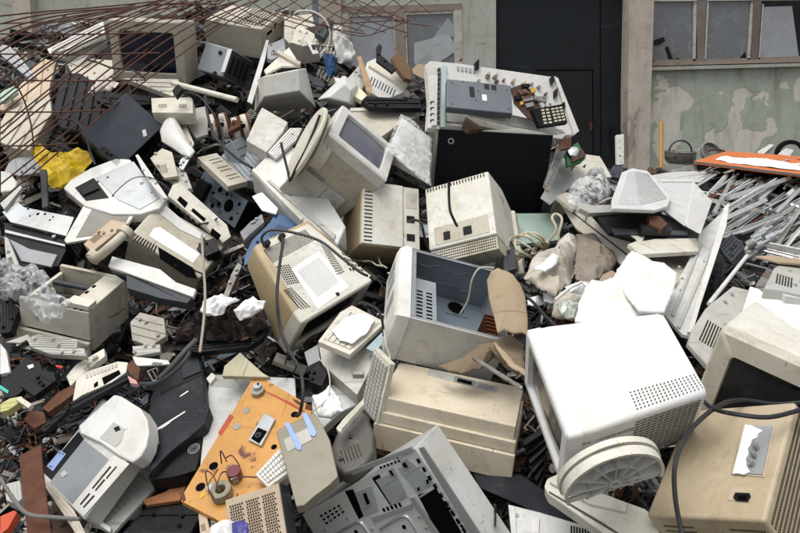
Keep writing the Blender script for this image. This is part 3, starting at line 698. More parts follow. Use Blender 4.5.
b = Bx('open_printer', 'printer', 'beige laser printer opened up, black roller inside, cloudy film draped over its left', 'printer')
hw, hd, hh = b.w / 2, b.d / 2, b.h / 2; T_ = .02
for nm, a in (('front_wall', (-hw, hw * .99, -hd, -hd + T_, -hh * .4, hh * .9)), ('back_wall', (-hw, hw, hd - T_, hd, -hh, hh)), ('left_wall', (-hw, -hw + .02, -hd + T_, hd - T_, -hh, hh * .7)), ('end_block', (hw * .38, hw, -hd + T_ + .001, hd - T_ - .001, -hh, hh))):
    bm = BM(); bx(bm, *a); b.part(nm, bm, CREAM if nm != 'back_wall' else BEIGE, bevel=.005)
bm = BM(); bx(bm, -hw - .01, hw * 1.02, -hd - .018, -hd - .0005, -hh, -hh * .42); b.part('lower_skirt', bm, CREAM, bevel=.004)
bm = BM(); bx(bm, -hw + .02, hw * .38, -hd + T_, hd - T_, -hh, -hh * .3); b.part('inner_tray', bm, BLACK)
bm = BM(); cyl(bm, (-hw * .25, 0, hh * .35), (1, 0.25, -.12), .018, b.w * .62, 18); b.part('roller', bm, BLACK)
bm = BM(); cyl(bm, (-hw * .25, hd * .4, hh * .6), (1, .1, -.05), .012, b.w * .6, 14); b.part('roller', bm, DGREY)
bm = BM()
for i in range(4): bx(bm, hw * (.2 + .17 * i), hw * (.28 + .17 * i), -hd + .004, -hd + .016, hh * .9, hh * .91)
for i in range(3): bx(bm, hw * .42, hw * .5, -hd * .6 + i * .05, -hd * .6 + i * .05 + .02, hh, hh + .0015)
b.part('slots', bm, HOLE)
bm = BM(); bx(bm, hw * .35, hw * .99, -hd * .98, -hd * .6, hh * .96, hh * 1.18); bx(bm, hw * .2, hw * .37, -hd * .99, -hd * .7, hh * .85, hh * 1.06); b.part('latch_block', bm, CREAM, bevel=.003)

b = Bx('white_printer', 'printer', 'white printer with glossy rounded cap, blue button panel and pulled-out grey tray', 'printer')
hw, hd, hh = b.w / 2, b.d / 2, b.h / 2
hs = body(b, WPAINT, r=.006)
cap = Slab('cap', [(77.5, 426), (106, 401), (114, 394), (121, 396), (140, 408), (147, 419), (148.5, 432), (146, 446), (140, 457), (132, 463), (118, 456), (100, 443), (80, 434)], WHITE, None, None, t=.07, an=[(100, 396, to_px(b.M @ V((-hw, hd, hh + .02)))[2]), (149, 434, to_px(b.M @ V((hw, hd, hh + .02)))[2]), (82, 519, to_px(b.M @ V((hw, -hd, hh + .02)))[2])], bevel=.008)
ml = b.o.matrix_world.inverted() @ cap.o.matrix_world; cap.o.parent = b.o; cap.o.matrix_local = ml
cap.patch('cap_recess', [(100, 438), (114, 422), (125, 429), (121, 442), (116, 447)], LGREY, .002)
cap.patch('recess_button', [(114, 428), (119, 426), (121, 430), (116, 432)], BLACK, .003)
bm = BM(); b.trace(bm, [(84, 440), (110, 460), (73, 504), (50, 482)], '+z', .002); b.part('output_surface', bm, mat('satin_grey_plate', '868b90', .35, .3))
bm = BM(); b.trace(bm, [(79, 432), (84, 439), (52, 480), (44, 473)], '+z', .003); bp_ = b.part('control_strip', bm, BLACK)
bm = BM(); b.trace(bm, [(60.5, 450), (66, 454), (53, 471), (47, 466)], '+z', .0015, .003); bt = b.part('button_panel', bm, LBLUE, parent=bp_)
bm = BM()
for x, y in ((63, 454), (52, 467), (50, 466), (60, 453)): p = b.hit(x, y, '+z', .0045); cyl(bm, p, (0, 0, 1), .003, .002, 10)
b.part('button', bm, BLACK, parent=bp_)
bm = BM(); b.trace(bm, [(60, 474), (65, 470), (68, 474), (63, 478)], '+z', .003, .002, 0); b.part('clip', bm, LGREY, bevel=.001)
bm = BM(); b.trace(bm, [(114, 455), (130, 464), (84, 517), (72, 506)], '+z', .004); sl = b.part('slotted_side', bm, WHITE, bevel=.001)
bm = BM()
for a in ([(110, 466), (111.5, 467), (93, 489), (92, 488)], [(104, 479), (105.5, 480), (96, 491), (95, 490)], [(89, 493), (90.5, 494), (81, 505), (80, 504)], [(93.5, 495), (95, 496), (84, 508), (83, 507)], [(116, 466), (117, 467), (107, 479), (106, 478)]): b.trace(bm, a, '+z', .0012, .004)
b.part('vent_grille', bm, VENT, parent=sl)
tr = Slab('paper_tray', [(136, 455), (162, 480), (112, 534), (86, 519)], LGREY, None, None, t=.015, D=1.86, bevel=.002)
ml = b.o.matrix_world.inverted() @ tr.o.matrix_world; tr.o.parent = b.o; tr.o.matrix_local = ml
tr.patch('tray_rim', [[(136, 455), (140, 452), (162, 476), (159, 480)], [(86, 519), (90, 515), (113, 531), (112, 536)]], WHITE, .02, bevel=.002)
tr.grid('tray_ribs', [(134, 466), (152, 482), (112, 524), (98, 512)], GREY, 1, 9, .7, .08)

b = Bx('mesh_box', 'power_supply', 'small tan metal power unit with perforated grille at the bottom edge', 'power supply')
hw, hd, hh = b.w / 2, b.d / 2, b.h / 2; hs = body(b, GOLD, r=.002)
bm = BM()
for x0 in (-.88, -.28, .32): gridq(bm, V((hw * x0, hd * .82, hh + .0005)), V((hw * (x0 + .52), hd * .82, hh + .0005)), V((hw * (x0 + .52), -hd * .95, hh + .0005)), V((hw * x0, -hd * .95, hh + .0005)), 6, 24, .6, .6, .001, .25)
b.part('grille', bm, VENT, parent=hs)
bm = BM(); bx(bm, hw, hw + .003, -hd, hd, -hh, hh * .98); b.part('side_cover', bm, DGREY)

b = Bx('drive_box', 'disk_drive', 'flat grey disk drive with ridged lid below the rusty insulators', 'disk drive')
hs = body(b, mat('blue_grey_plastic', '9aa3ab', .45, .3), r=.003); hw, hd, hh = b.w / 2, b.d / 2, b.h / 2
bm = BM()
for y in (-.5, .1, .5): bx(bm, -hw * .9, hw * .9, hd * y - .002, hd * y + .002, hh, hh + .003)
b.part('lid_ridge', bm, STEELD)
b = Bx('grille_box', 'small_radio', 'small beige slotted plastic case lying above the holed steel chassis', 'plastic case')
hs = body(b, BEIGE, r=.003); bm = BM(); hw, hd, hh = b.w / 2, b.d / 2, b.h / 2
for k in (-.75, -.2, .35): gridq(bm, V((-hw * .5, hd * (k + .4), hh)), V((hw * .9, hd * (k + .4), hh)), V((hw * .9, hd * k, hh)), V((-hw * .5, hd * k, hh)), 1, 2, .8, .25, .001)
b.part('vent_grille', bm, INK, parent=hs)
b = Bx('holed_tower', 'computer_tower', 'black computer tower with bare steel back panel full of punched holes', 'computer tower')
body(b, BLACK, 'cover', .003, y0=-.98); hw, hd, hh = b.w / 2, b.d / 2, b.h / 2
bm = BM(); bx(bm, -hw, hw, -hd - .002, -hd * .981, -hh, hh); bp_ = b.part('back_panel', bm, STEELD, bevel=.001)
bm = BM(); rr = random.Random(3)
for x, z, r_ in ((-.55, .3, .02), (-.1, .55, .015), (.1, -.3, .012), (.45, .0, .035), (.2, .6, .01), (-.7, -.3, .01), (.78, .5, .01), (.75, -.6, .012), (-.3, .1, .009), (-.1, -.65, .014)): cyl(bm, (hw * x, -hd - .002, hh * z), (0, 1, 0), r_, .002, 16)
for i in range(26): cyl(bm, (hw * rr.uniform(-.9, .9), -hd - .002, hh * rr.uniform(-.85, .85)), (0, 1, 0), .004, .002, 8)
gridq(bm, V((-hw * .3, -hd - .002, -hh * .1)), V((hw * .2, -hd - .002, -hh * .1)), V((hw * .2, -hd - .002, -hh * .55)), V((-hw * .3, -hd - .002, -hh * .55)), 12, 7, .6, .6, .0012)
b.part('punched_holes', bm, HOLE, parent=bp_)
bm = BM(); bx(bm, -hw * .9, -hw * .45, -hd - .03, -hd - .002, -hh * .8, hh * .5); b.part('fan_unit', bm, BLACK, parent=bp_, bevel=.002)

def keyboard(b, nu, nv, m=IVORY, mk=None):
    hw, hd, hh = b.w / 2, b.d / 2, b.h / 2
    body(b, m, 'shell', .003); bm = BM()
    gridq(bm, V((-hw * .9, hd * .9, hh)), V((hw * .85, hd * .9, hh)), V((hw * .85, -hd * .9, hh)), V((-hw * .9, -hd * .9, hh)), nu, nv, .8, .8, .008)
    b.part('keys', bm, mk or m, bevel=.001)
b = Bx('edge_keyboard', 'keyboard', 'cream keyboard standing on edge with grey keys, left of the stepped cream case', 'keyboard')
keyboard(b, 5, 13, CREAM, LGREY)

# copier: black front panel, white frame and deck behind it
b = Bx('copier', 'copier', 'big copier carcass with a plain black front before the dark door', 'copier')
w, d, h = b.w, b.d, b.h; hw, hd, hh = w / 2, d / 2, h / 2
body(b, LGREY, 'carcass', .004, y1=.3)
bm = BM(); bx(bm, -hw * .985, hw * .985, -hd - .012, -hd - .001, -hh, hh); bp_ = b.part('front_panel', bm, BLACKM, bevel=.002)
bm = BM(); p = b.hit(451, 141, '-y', .012); ringp(bm, p, (0, 1, 0), .011, .017, .006, 20); b.part('lock_ring', bm, STEEL, parent=bp_)
COP = b
b = Bx('metal_tower', 'computer_tower', 'computer tower with bare pressed-steel chassis and a scuffed white side cover, bottom centre', 'computer tower')
hw, hd, hh = b.w / 2, b.d / 2, b.h / 2
CH = mat('pressed_chassis_steel', 'd2d6da', .28, .3, '55585a', metal=.5)
body(b, CH, 'chassis', .002)
bm = BM(); b.trace(bm, [(419, 448), (424, 446), (489, 545), (484, 556)], '+z', .004); b.part('chassis_edge', bm, STEEL, bevel=.001)
multi(b, 'deep_slot', ([(345, 491), (353, 489), (364, 516), (359, 519)], [(372, 478), (379, 474), (395, 503), (390, 505)]), HOLE, .001)
bm = BM(); b.trace(bm, [(418, 495), (436, 488), (466, 540), (452, 560)], '+z', .001); b.part('bay_opening', bm, HOLE)
rr = random.Random(9)
for q, nu, nv in (([(376, 462), (398, 455), (402, 462), (380, 470)], 6, 2), ([(440, 500), (452, 498), (470, 526), (462, 530)], 2, 5), ([(318, 515), (340, 503), (346, 512), (326, 526)], 5, 3), ([(380, 507), (400, 500), (404, 508), (384, 514)], 5, 1)):
    bm = BM(); b.grid(bm, q, '+z', nu, nv, .5, .5, .0012); b.part('punched_grille', bm, HOLE)
multi(b, 'drive_rail', ([(350, 470), (412, 446), (414, 450), (353, 475)], [(410, 497), (415, 496), (448, 545), (443, 548)], [(372, 517), (412, 503), (413, 507), (374, 521)]), STEEL, .006, bevel=.001)
pn = multi(b, 'pressed_panel', ([(355, 492), (372, 485), (379, 510), (364, 516)], [(376, 480), (396, 470), (408, 496), (392, 505)], [(398, 468), (411, 460), (436, 483), (417, 492)]), mat('pressed_panel_steel', 'a9b0b6', .3, .3, metal=.5), .003, bevel=.001)
multi(b, 'connector_slot', ([(359, 492), (366, 489), (371, 506), (364, 509)], [(388, 470), (393, 468), (396, 475), (391, 477)], [(401, 462), (407, 459), (411, 466), (404, 470)], [(415, 487), (420, 485), (422, 491), (417, 493)], [(399, 494), (404, 492), (405, 497), (400, 499)], [(424, 480), (428, 478), (430, 484), (426, 486)]), STEEL, .002, .003, pn)
multi(b, 'slot_gap', ([(363, 494), (366, 492.5), (370, 503), (367, 505)], [(389, 471), (391, 470), (394, 475), (392, 476)], [(402, 464), (405, 462), (408, 467), (405, 468)], [(426, 480), (428, 479), (429, 483), (427, 484)], [(417, 488), (419, 487), (420, 490), (418, 491)]), HOLE, .001, .0052, pn)
def ridge(pts, r=.003, m=STEEL, nm='pressed_ridge'):
    bm = BM(); tubemesh(bm, [b.hit(x, y, '+z', .001) for x, y in pts], r, 6); b.part(nm, bm, m)
ridge([(385, 486), (390, 481), (398, 478)]); ridge([(405, 474), (413, 470), (420, 466)]); ridge([(420, 497), (428, 492), (436, 487)])
ridge([(336, 534), (352, 525), (360, 522), (367, 530), (373, 540)], .005); ridge([(380, 529), (396, 519), (406, 516), (413, 524), (420, 536)], .005)
for x, y in ((347, 518), (390, 513), (419, 517), (372, 529), (325, 530), (426, 528), (396, 477), (330, 519), (341, 508)):
    bm = BM(); p = b.hit(x, y, '+z', .001); ringp(bm, p, (0, 0, 1), .002, .0045, .005, 14); b.part('rivet', bm, STEEL)
bm = BM()
for x, y in ((356, 532), (404, 527)): p = b.hit(x, y, '+z', .001); cyl(bm, p, (0, 0, 1), .007, .001, 18)
b.part('round_hole', bm, HOLE)
bm = BM(); bx(bm, -hw, hw * 1.02, hd + .0005, hd + .005, -hh * 1.0, hh * 1.03); cv = b.part('side_cover', bm, WPAINT, bevel=.003)
bm = BM(); rr = random.Random(5)
for i in range(12):
    y = hw * (-.85 + .15 * i); bx(bm, y, y + .014, hd - .014, hd - .005, hh + .004, hh + .0062)
b.part('edge_clips', bm, HOLE)

# ================================================================== traced panels and cases
def kids(s, spec, m, name='vent_grille', t=.0012, off=.0005):
    bm = BM()
    for q, nu, nv, fu, fv in spec: s.grid(name, q, m, nu, nv, fu, fv, t, off, into=bm)
    return obj(name, bm, m, s.o)

# --- copier deck behind/above the black panel
s = Slab('white_deck_plate', [(425, 66), (430, 61), (455, 63), (553, 77), (575, 135), (541, 136), (513, 116), (470, 120), (430, 128)], WHITE, 'white tilted deck plate with knobs and small brackets on top of the copier carcass', 'machine plate', t=.03, D=3.0, bevel=.003, tilt=.25)
s.disc('knob', [(478, 82, 1.6), (487, 77, 2.4), (494, 78, 2), (496, 83, 2), (503, 81, 1.5), (522, 86, 2), (526, 90, 2), (531, 85, 1.4), (538, 88, 1.8), (545, 95, 1.5)], STEELR, .02)
s.disc('knob_cap', [(487, 76, 1.6), (495, 77, 1.5), (523, 85, 1.5), (512, 83, 2)], GOLD, .035)
s.patch('bracket', [[(549, 79), (552, 77), (553, 83), (550, 86)], [(553, 92), (556, 89), (556, 97), (553, 99)], [(474, 64), (478, 60), (478, 70), (474, 71)], [(560, 105), (563, 103), (564, 108), (561, 110)]], BLACK, .02)
s.patch('edge_lip', [(553, 77), (557, 79), (578, 132), (573, 136)], WHITE, .015, bevel=.002)
kids(s, [([(456, 66), (476, 69), (476, 74), (456, 71)], 5, 1, .5, .8), ([(536, 100), (552, 103), (556, 118), (541, 116)], 3, 5, .5, .4)], GREY, 'small_fittings', .006)
s = Slab('white_upright_frame', [(427, 68), (447, 64), (449, 76), (444, 108), (440, 129), (428, 128), (430, 100)], WHITE, 'upright white plastic rack frame with slots at the left end of the copier', 'machine frame', t=.05, D=2.8, bevel=.003, tilt=.3)
s.patch('rail', [(441, 66), (446, 66), (444, 128), (440, 128)], mat('pale_green_steel', 'b9cbc9', .4, .2, metal=.3), .012, bevel=.001)
s.patch('post', [(431, 77), (437, 76), (436, 126), (431, 127)], WHITE, .014, bevel=.002)
kids(s, [([(437, 68), (440, 68), (439, 126), (437, 126)], 1, 12, .8, .5), ([(429, 100), (434, 100), (434, 124), (429, 124)], 1, 4, .6, .2)], DGREY, 'frame_slots', .015)
s = Slab('white_sheet_under_deck', [(446, 107), (470, 112), (510, 117), (567, 134), (562, 139), (520, 134), (470, 124), (447, 121)], LGREY, 'pale bent sheet strip below the grey deck, above the black panel', 'metal strip', D=2.84, t=.02, tilt=.3)
s = Slab('grey_panel_strip', [(468, 115), (500, 112), (545, 122), (566, 132), (556, 134), (510, 125)], WPAINT, 'thin glossy grey moulding running right below the phone keypad', 'plastic strip', D=2.76, t=.012, tilt=.3)
s = Slab('broken_telephone', [(532, 109), (562, 104), (568, 123), (540, 127)], BLACK, 'black telephone keypad with rows of ivory keys, propped on the copier deck', 'telephone', t=.03, D=2.68, bevel=.003, tilt=.3)
bm = BM(); s.grid('keys', [(540, 109), (549, 108), (553, 124), (543, 125)], CREAM, 2, 5, .6, .55, .004, into=bm); s.grid('k', [(550, 108), (562, 106), (566, 121), (554, 123)], CREAM, 3, 5, .65, .55, .004, into=bm)
obj('keys', bm, mat('aged_ivory_keys', 'c9c5ad', .5), s.o)
s = Slab('circuit_board', [(511, 88), (522, 84), (534, 92), (541, 108), (545, 127), (528, 118), (514, 103)], PCBB, 'burnt brown circuit board with metal components beside the keypad', 'circuit board', D=2.74, t=.008, tilt=.3)
s.patch('component', [[(517, 92), (524, 90), (528, 94), (520, 97)], [(520, 98), (530, 96), (533, 101), (523, 103)], [(524, 105), (532, 103), (533, 107), (526, 109)], [(533, 97), (545, 98), (546, 103), (534, 102)]], STEELR, .015, bevel=.001)
s.patch('capacitor', [[(529, 89), (533, 88), (536, 92), (531, 94)], [(519, 103), (522, 102), (523, 105), (520, 106)]], mat('amber_tape', 'c9a14a', .5), .012, bevel=.001)
s.patch('dark_component', [[(521, 86), (528, 85), (529, 88), (522, 89)], [(514, 97), (519, 96), (520, 100), (515, 101)]], BLACK, .018)
slab('steel_channel', [(545, 184), (561, 137), (572, 133), (569, 144), (550, 190)], STEELR, 'stained grey steel strut leaning beside the black copier panel', 'metal strut', D=2.8, t=.02)
slab('rusty_bracket', [(561, 139), (572, 137), (571, 148), (562, 149)], RUST, 'small rusty bracket at the copier corner above the strut', 'bracket', D=2.77, t=.02)
slab('rusty_joint', [(466, 116), (478, 118), (486, 121), (484, 129), (470, 130), (464, 125)], mat('brown_fused_lump', '5c4630', .7, .5, bump=1), 'brown rusted hinge lump on the front of the copier', 'hinge', D=2.8, t=.03)
slab('copier_upper_face', [(445, 119), (470, 122), (551, 134), (551, 139), (439, 128)], mat('pale_grey_green_panel', 'aab3ac', .5, .4), 'pale grey-green front strip of the copier above its black panel', 'panel', D=2.9, t=.02, tilt=.3)

# --- right of the copier
slab('frosted_panel', [(541, 197), (563, 158), (568, 160), (574, 180), (572, 186), (551, 204)], mat('frosted_grey_plastic', 'a8aaa8', .35, .2), 'grey frosted plastic panel with a wavy outline beside the black copier', 'plastic panel', D=2.95, t=.01, bevel=.003)
s = Slab('beige_monitor_shell', [(571, 178), (577, 164), (585, 154), (600, 156), (606, 166), (612, 177), (598, 178), (580, 190), (572, 187)], CREAM, 'cream monitor shell with a small black triangle mark behind the plastic bag', 'monitor', t=.25, D=3.4, bevel=.006)
s.patch('mark', [(582, 167), (586, 164), (585, 168)], BLACK, .002)
s.patch('screen', [(583, 177), (590, 170), (597, 167), (600, 172), (594, 180)], SCREEN, .002)
s = Slab('green_circuit_board', [(566, 150), (578, 142), (586, 158), (582, 162), (568, 166)], PCB, 'small green circuit board with snow near the dark door', 'circuit board', D=3.15, t=.02)
s.patch('dark_module', [(570, 157), (580, 151), (584, 158), (571, 164)], PCBB, .02)
crumple('snow_patch', [(566, 149), (574, 147), (578, 152), (577, 157), (570, 156)], SNOW, 'small clump of snow on the green circuit board', 'snow', D=3.1, h=.02, amp=.01)
s = Slab('white_rail', [(616, 135), (624, 134), (624, 167), (617, 168)], WPAINT, 'upright white perforated rail leaning at the foot of the pilaster', 'metal rail', D=6.5, t=.03)
s.disc('hole', [(620, 141, 1), (620, 148, 1), (620, 156, 1.6), (621, 162, 1)], HOLE)
for i, q in enumerate(([(606, 176), (614, 165), (624, 164), (622, 178)], [(598, 182), (618, 176), (621, 184), (606, 196)])):
    slab('metal_scrap', q, (DGREY, WPAINT)[i], ('dark channel scrap', 'pale louvred scrap')[i] + ' beside the cream monitor shell near the door', 'metal scrap', D=4.2, t=.05)
crumple('plastic_bag', [(567, 197), (570, 188), (578, 179), (590, 174), (600, 176), (606, 187), (609, 198), (604, 205), (588, 207), (572, 206)], WRAP, 'cloudy clear plastic bag puffed up on the open cream printer', 'plastic bag', D=2.65, h=.08, amp=.022, fr=9, p=3, n=130, K=24)
s = Slab('perforated_basket', [(612, 199), (622, 172), (632, 168), (648, 171), (660, 184), (671, 197), (668, 206), (655, 210), (612, 208)], mat('white_perforated_plastic', 'cfd0d0', .5, .1), 'curved white perforated plastic cover, left of the open mesh box', 'basket', D=2.8, t=.02, bevel=.006, tilt=1.3)
kids(s, [([(634, 171), (648, 174), (668, 199), (640, 206)], 22, 22, .4, .4), ([(628, 172), (634, 171), (640, 206), (618, 205)], 10, 22, .25, .3)], INK, 'perforations')
A_ = [(658, 182), (692, 181), (711, 201), (700, 234), (664, 207)]
s = Slab('perforated_box', [(660, 181), (693, 181), (685, 226), (662, 209)], PERFW, 'open white mesh box of perforated sheet beside the metal strip pile', 'mesh box', D=2.85, t=.004, tilt=1)
fl = Slab('side_panel', [(693, 181), (712, 201), (700, 234), (685, 226)], PERFW, None, None, an=[(693, 181, s.p.D(693, 181)), (685, 226, s.p.D(685, 226)), (712, 201, 2.72)], t=.004)
fl.o.parent = s.o; fl.o.matrix_local = s.o.matrix_world.inverted() @ fl.o.matrix_world
bk = Slab('rear_panel', [(655, 184), (690, 184), (707, 203), (697, 228), (664, 212)], PERFW, None, None, D=3.0, t=.004)
bk.o.parent = s.o; bk.o.matrix_local = s.o.matrix_world.inverted() @ bk.o.matrix_world
s.patch('rim', [[(659, 180), (694, 180), (694, 182.5), (659, 182.5)], [(692, 181), (694.5, 181), (687, 226), (684.5, 226)], [(659, 181), (661, 181), (663.5, 209), (661, 209)]], WHITE, .006)
# open printer on the right: deck, side, opening
s = Slab('flatbed_printer', [(556, 197), (580, 203), (645, 252), (642, 272), (630, 274), (600, 246), (575, 228)], CREAM, 'open cream flatbed printer with black rail inside and a pale cord, right of centre', 'printer', an=[(556, 197, 2.62), (580, 203, 2.6), (645, 252, 2.28), (625, 270, 2.3)], ext=(6, 4, .15), bevel=.004)
def child(parent, name, out, m, an=None, D=None, t=.012, bevel=.003, ext=None, **k):
    c = Slab(name, out, m, None, None, an=an, D=D, t=t, bevel=bevel, ext=ext, **k)
    ml = parent.o.matrix_world.inverted() @ c.o.matrix_world; c.o.parent = parent.o; c.o.matrix_local = ml; return c
child(s, 'front_wall', [(642, 253), (697, 251), (693, 268), (676, 284), (657, 282), (641, 273)], BEIGE, D=2.27, t=.02)
child(s, 'front_ledge', [(628, 244), (641, 239), (697, 238), (699, 251), (642, 254)], CREAM, D=2.3, t=.02)
child(s, 'inner_bay', [(592, 212), (650, 209), (690, 225), (697, 240), (641, 241), (610, 232)], BLACK, D=2.48, t=.02)
child(s, 'rear_ledge', [(577, 201), (592, 205), (663, 203), (664, 210), (590, 213), (580, 208)], LGREY, D=2.5, t=.025)
child(s, 'side_wall', [(556, 196), (566, 192), (580, 196), (582, 204), (574, 210)], BEIGE, D=2.6, t=.02)
c = child(s, 'inner_rail', [(612, 228), (688, 231), (688, 235), (616, 234)], DGREY, D=2.4, t=.012)
child(s, 'motor_block', [(648, 215), (660, 216), (668, 224), (662, 229), (650, 224)], RUST, D=2.42, t=.03)
child(s, 'carriage', [(640, 224), (672, 227), (672, 231), (642, 230)], BLACK, D=2.38, t=.03)
child(s, 'cover_flap', [(622, 224), (626, 222), (645, 236), (642, 243), (620, 229)], CREAM, D=2.36, t=.008)
s.patch('seam_line', [[(588, 208), (589.3, 208.7), (586, 222), (585, 221.5)], [(572, 213), (573, 212), (638, 262), (637.5, 264)]], INK, .001)
cable('printer_cord', [(646, 233), (654, 232), (657, 242), (656, 256), (648, 262)], .0025, CORD, 'thin pale cord looping out of the open cream flatbed printer', lift=.08)
crumple('snow_patch', [(655, 266), (675, 276), (668, 283), (650, 277)], SNOW, 'snow patch under the front wall of the flatbed printer', 'snow', h=.01)
slab('teal_board', [(434, 214), (560, 213), (560, 240), (520, 244), (434, 250)], TEAL, 'faded teal painted board with a rust stain, below the copier', 'board', D=2.55, t=.02)

# cardboard and foam right of centre
crumple('packing_foam', [(524, 277), (530, 264), (548, 262), (556, 245), (568, 240), (580, 244), (578, 262), (570, 285), (556, 298), (540, 292)], CLOTH, 'dirty grey-brown crumpled packing sheet with snow on it, below the coiled cords', 'packing sheet', D=2.22, h=.07, amp=.032, fr=6.5, n=130, K=26, rag=.05)
crumple('packing_foam', [(574, 238), (590, 234), (600, 240), (618, 262), (608, 276), (592, 284), (576, 280)], mat('rough_grey_cloth', '857c70', .95, .7, '3a322c', bump=1), 'rough grey packing cloth folded under the flatbed printer', 'cloth', D=2.3, h=.04, amp=.028, fr=7, n=110, K=20, rag=.06)
crumple('packing_foam', [(550, 318), (552, 302), (575, 284), (596, 280), (600, 290), (588, 310), (572, 322)], mat('pale_packing_foam', 'bcb6ac', .9, .7, bump=.6), 'pale soiled packing sheet fold left of the white torn foam', 'packing sheet', D=2.02, h=.04, amp=.028, fr=7, n=110, K=20, rag=.06)
crumple('snow_patch', [(534, 270), (545, 262), (553, 255), (560, 258), (556, 266), (545, 272)], SNOW, 'snow clump in the hollow of the dirty packing sheet', 'snow', D=2.12, h=.02, amp=.012)
crumple('snow_patch', [(543, 292), (555, 292), (562, 300), (552, 304), (544, 300)], SNOW, 'snow clump at the lower edge of the dirty packing sheet', 'snow', D=2.08, h=.02, amp=.012)
crumple('snow_patch', [(528, 297), (541, 297), (545, 303), (535, 309), (527, 306)], SNOW, 'melting snow patch between cardboard and black cable', 'snow', D=2.1, h=.02, amp=.012)
crumple('snow_patch', [(564, 288), (584, 283), (590, 287), (586, 293), (570, 294)], SNOW, 'snow on the pale packing sheet beside a white rod', 'snow', D=1.95, h=.02, amp=.012)
an = [(580, 300, 1.98), (665, 262, 2.1), (660, 325, 1.72)]
s = crumple('white_foam_sheet', [(592, 281), (602, 283), (612, 279), (619, 288), (628, 295), (640, 310), (664, 314), (640, 330), (600, 332), (575, 322), (578, 305), (585, 290)], PAPER, 'large white torn foam sheet covering the top of the white monitor', 'foam sheet', D=1.82, h=.012, amp=.006, fr=6, tilt=.8, solid=.012, rag=.05)
crumple('white_foam_sheet', [(631, 252), (636, 253), (652, 262), (664, 264), (676, 274), (674, 288), (672, 296), (664, 314), (640, 312), (622, 290), (611, 282), (620, 268)], PAPER, 'torn white foam sheet with ragged corner in front of the flatbed printer', 'foam sheet', D=1.9, h=.01, amp=.006, fr=6, tilt=.8, solid=.012, rag=.05)
slab('round_cardboard', [(598, 282), (603, 274), (612, 270), (618, 274), (616, 282), (607, 286)], CARDL, 'scrap of round tan cardboard behind the torn foam', 'cardboard', D=2.0, t=.006)
crumple('foam_crumb', [(556, 306), (572, 302), (580, 306), (576, 318), (560, 320)], mat('glassy_white_foam', 'd4dcd8', .4, .3), 'broken glassy white packing lump left of the large torn foam sheet', 'foam lump', D=1.9, h=.03, amp=.02)
# cardboard sheets in front of the open tower
crumple('cardboard_flap', [(487, 280), (491, 272), (498, 268), (506, 271), (513, 275), (521, 286), (525, 296), (528, 318), (528, 336), (522, 333), (514, 334), (504, 330), (498, 334), (494, 316), (489, 298)], CARDL, 'pale brown cardboard flap standing at the right end of the open tower', 'cardboard', D=1.9, h=.02, amp=.004, fr=5, tilt=.6, solid=.004, rag=.02)
crumple('cardboard_sheet', [(437, 366), (460, 360), (486, 344), (505, 336), (512, 334), (524, 345), (526, 376), (512, 372), (494, 358), (480, 370), (462, 374)], CARD, 'torn brown cardboard sheet curling below the open tower', 'cardboard', D=1.86, h=.03, amp=.014, fr=6, solid=.004, n=120, rag=.06)
crumple('cardboard_fold', [(493, 342), (496, 343), (505, 354), (514, 362), (525, 372), (524, 376), (512, 368), (502, 358)], CARDL, 'pale torn edge of the brown cardboard, beside the white monitor', 'cardboard', D=1.78, h=.004, amp=.006, solid=.004, rag=.08)
s = slab('metal_rod', [(472, 358), (475, 356.5), (523, 386), (521, 389)], STEELR, 'dull slotted metal rail lying over the brown cardboard', 'metal rail', D=1.74, t=.01)
for i, (x, y) in enumerate(((499, 328), (501, 333), (495, 338))): pass

# --- left part of the heap
s = slab('white_lid', [(47, 49), (103, 21), (105, 33), (72, 47), (50, 54)], WHITE, 'long white plastic lid leaning behind the rusty mesh at far left', 'plastic lid', D=3.5, t=.02, bevel=.004)
slab('grey_lid_underside', [(51, 54), (73, 47), (105, 34), (106, 42), (90, 54), (78, 66), (62, 58)], mat('pale_grey_plastic', 'a9a9a2', .5), 'pale grey underside shell below the long white lid', 'plastic shell', D=3.55, t=.03)
s = slab('black_monitor', [(62, 72), (80, 72), (112, 92), (112, 104), (96, 134), (60, 128), (52, 108)], BLACK, 'black tube monitor housing under the rusty mesh, beside the slate case', 'monitor', D=3.1, t=.3, bevel=.02)
slab('black_monitor_base', [(38, 132), (52, 112), (92, 126), (96, 150), (60, 152), (42, 148)], BLACK, 'black plastic base below the black monitor, beside the yellow sheet', 'monitor base', D=3.05, t=.15, bevel=.02)
crumple('yellow_plastic_sheet', [(32, 152), (40, 146), (50, 154), (62, 158), (66, 152), (88, 151), (93, 158), (86, 170), (72, 184), (60, 190), (48, 184), (40, 172)], YELLOW, 'bright yellow crumpled plastic sheet at the left of the heap', 'plastic sheet', D=2.85, h=.04, amp=.03, fr=9, n=130, K=24, rag=.08)
slab('tar_stick', [(40, 170), (46, 169), (48, 206), (42, 208)], mat('tarred_grey_wood', '3c3d40', .8, .6), 'short dark tarred stick standing below the yellow sheet', 'stick', D=2.65, t=.02)
s = slab('beige_monitor_case', [(0, 122), (6, 112), (36, 98), (50, 96), (52, 112), (36, 138), (30, 150), (14, 148), (0, 142)], BEIGE, 'beige computer shell under the rusty mesh at the left edge', 'computer case', D=3.0, t=.2, bevel=.008)
slab('beige_panel', [(0, 96), (18, 88), (28, 74), (42, 58), (56, 62), (50, 84), (48, 110), (36, 100), (10, 110), (0, 110)], mat('dusty_pink_beige', 'c0ae96', .6, .4), 'dusty pinkish-beige panel behind the mesh at the left edge', 'panel', D=3.3, t=.03)
slab('teal_insert', [(0, 92), (14, 86), (18, 92), (4, 102), (0, 101)], mat('pale_teal_plastic', '9fbcae', .5), 'pale teal edged plastic frame at the left border', 'plastic frame', D=3.15, t=.02)
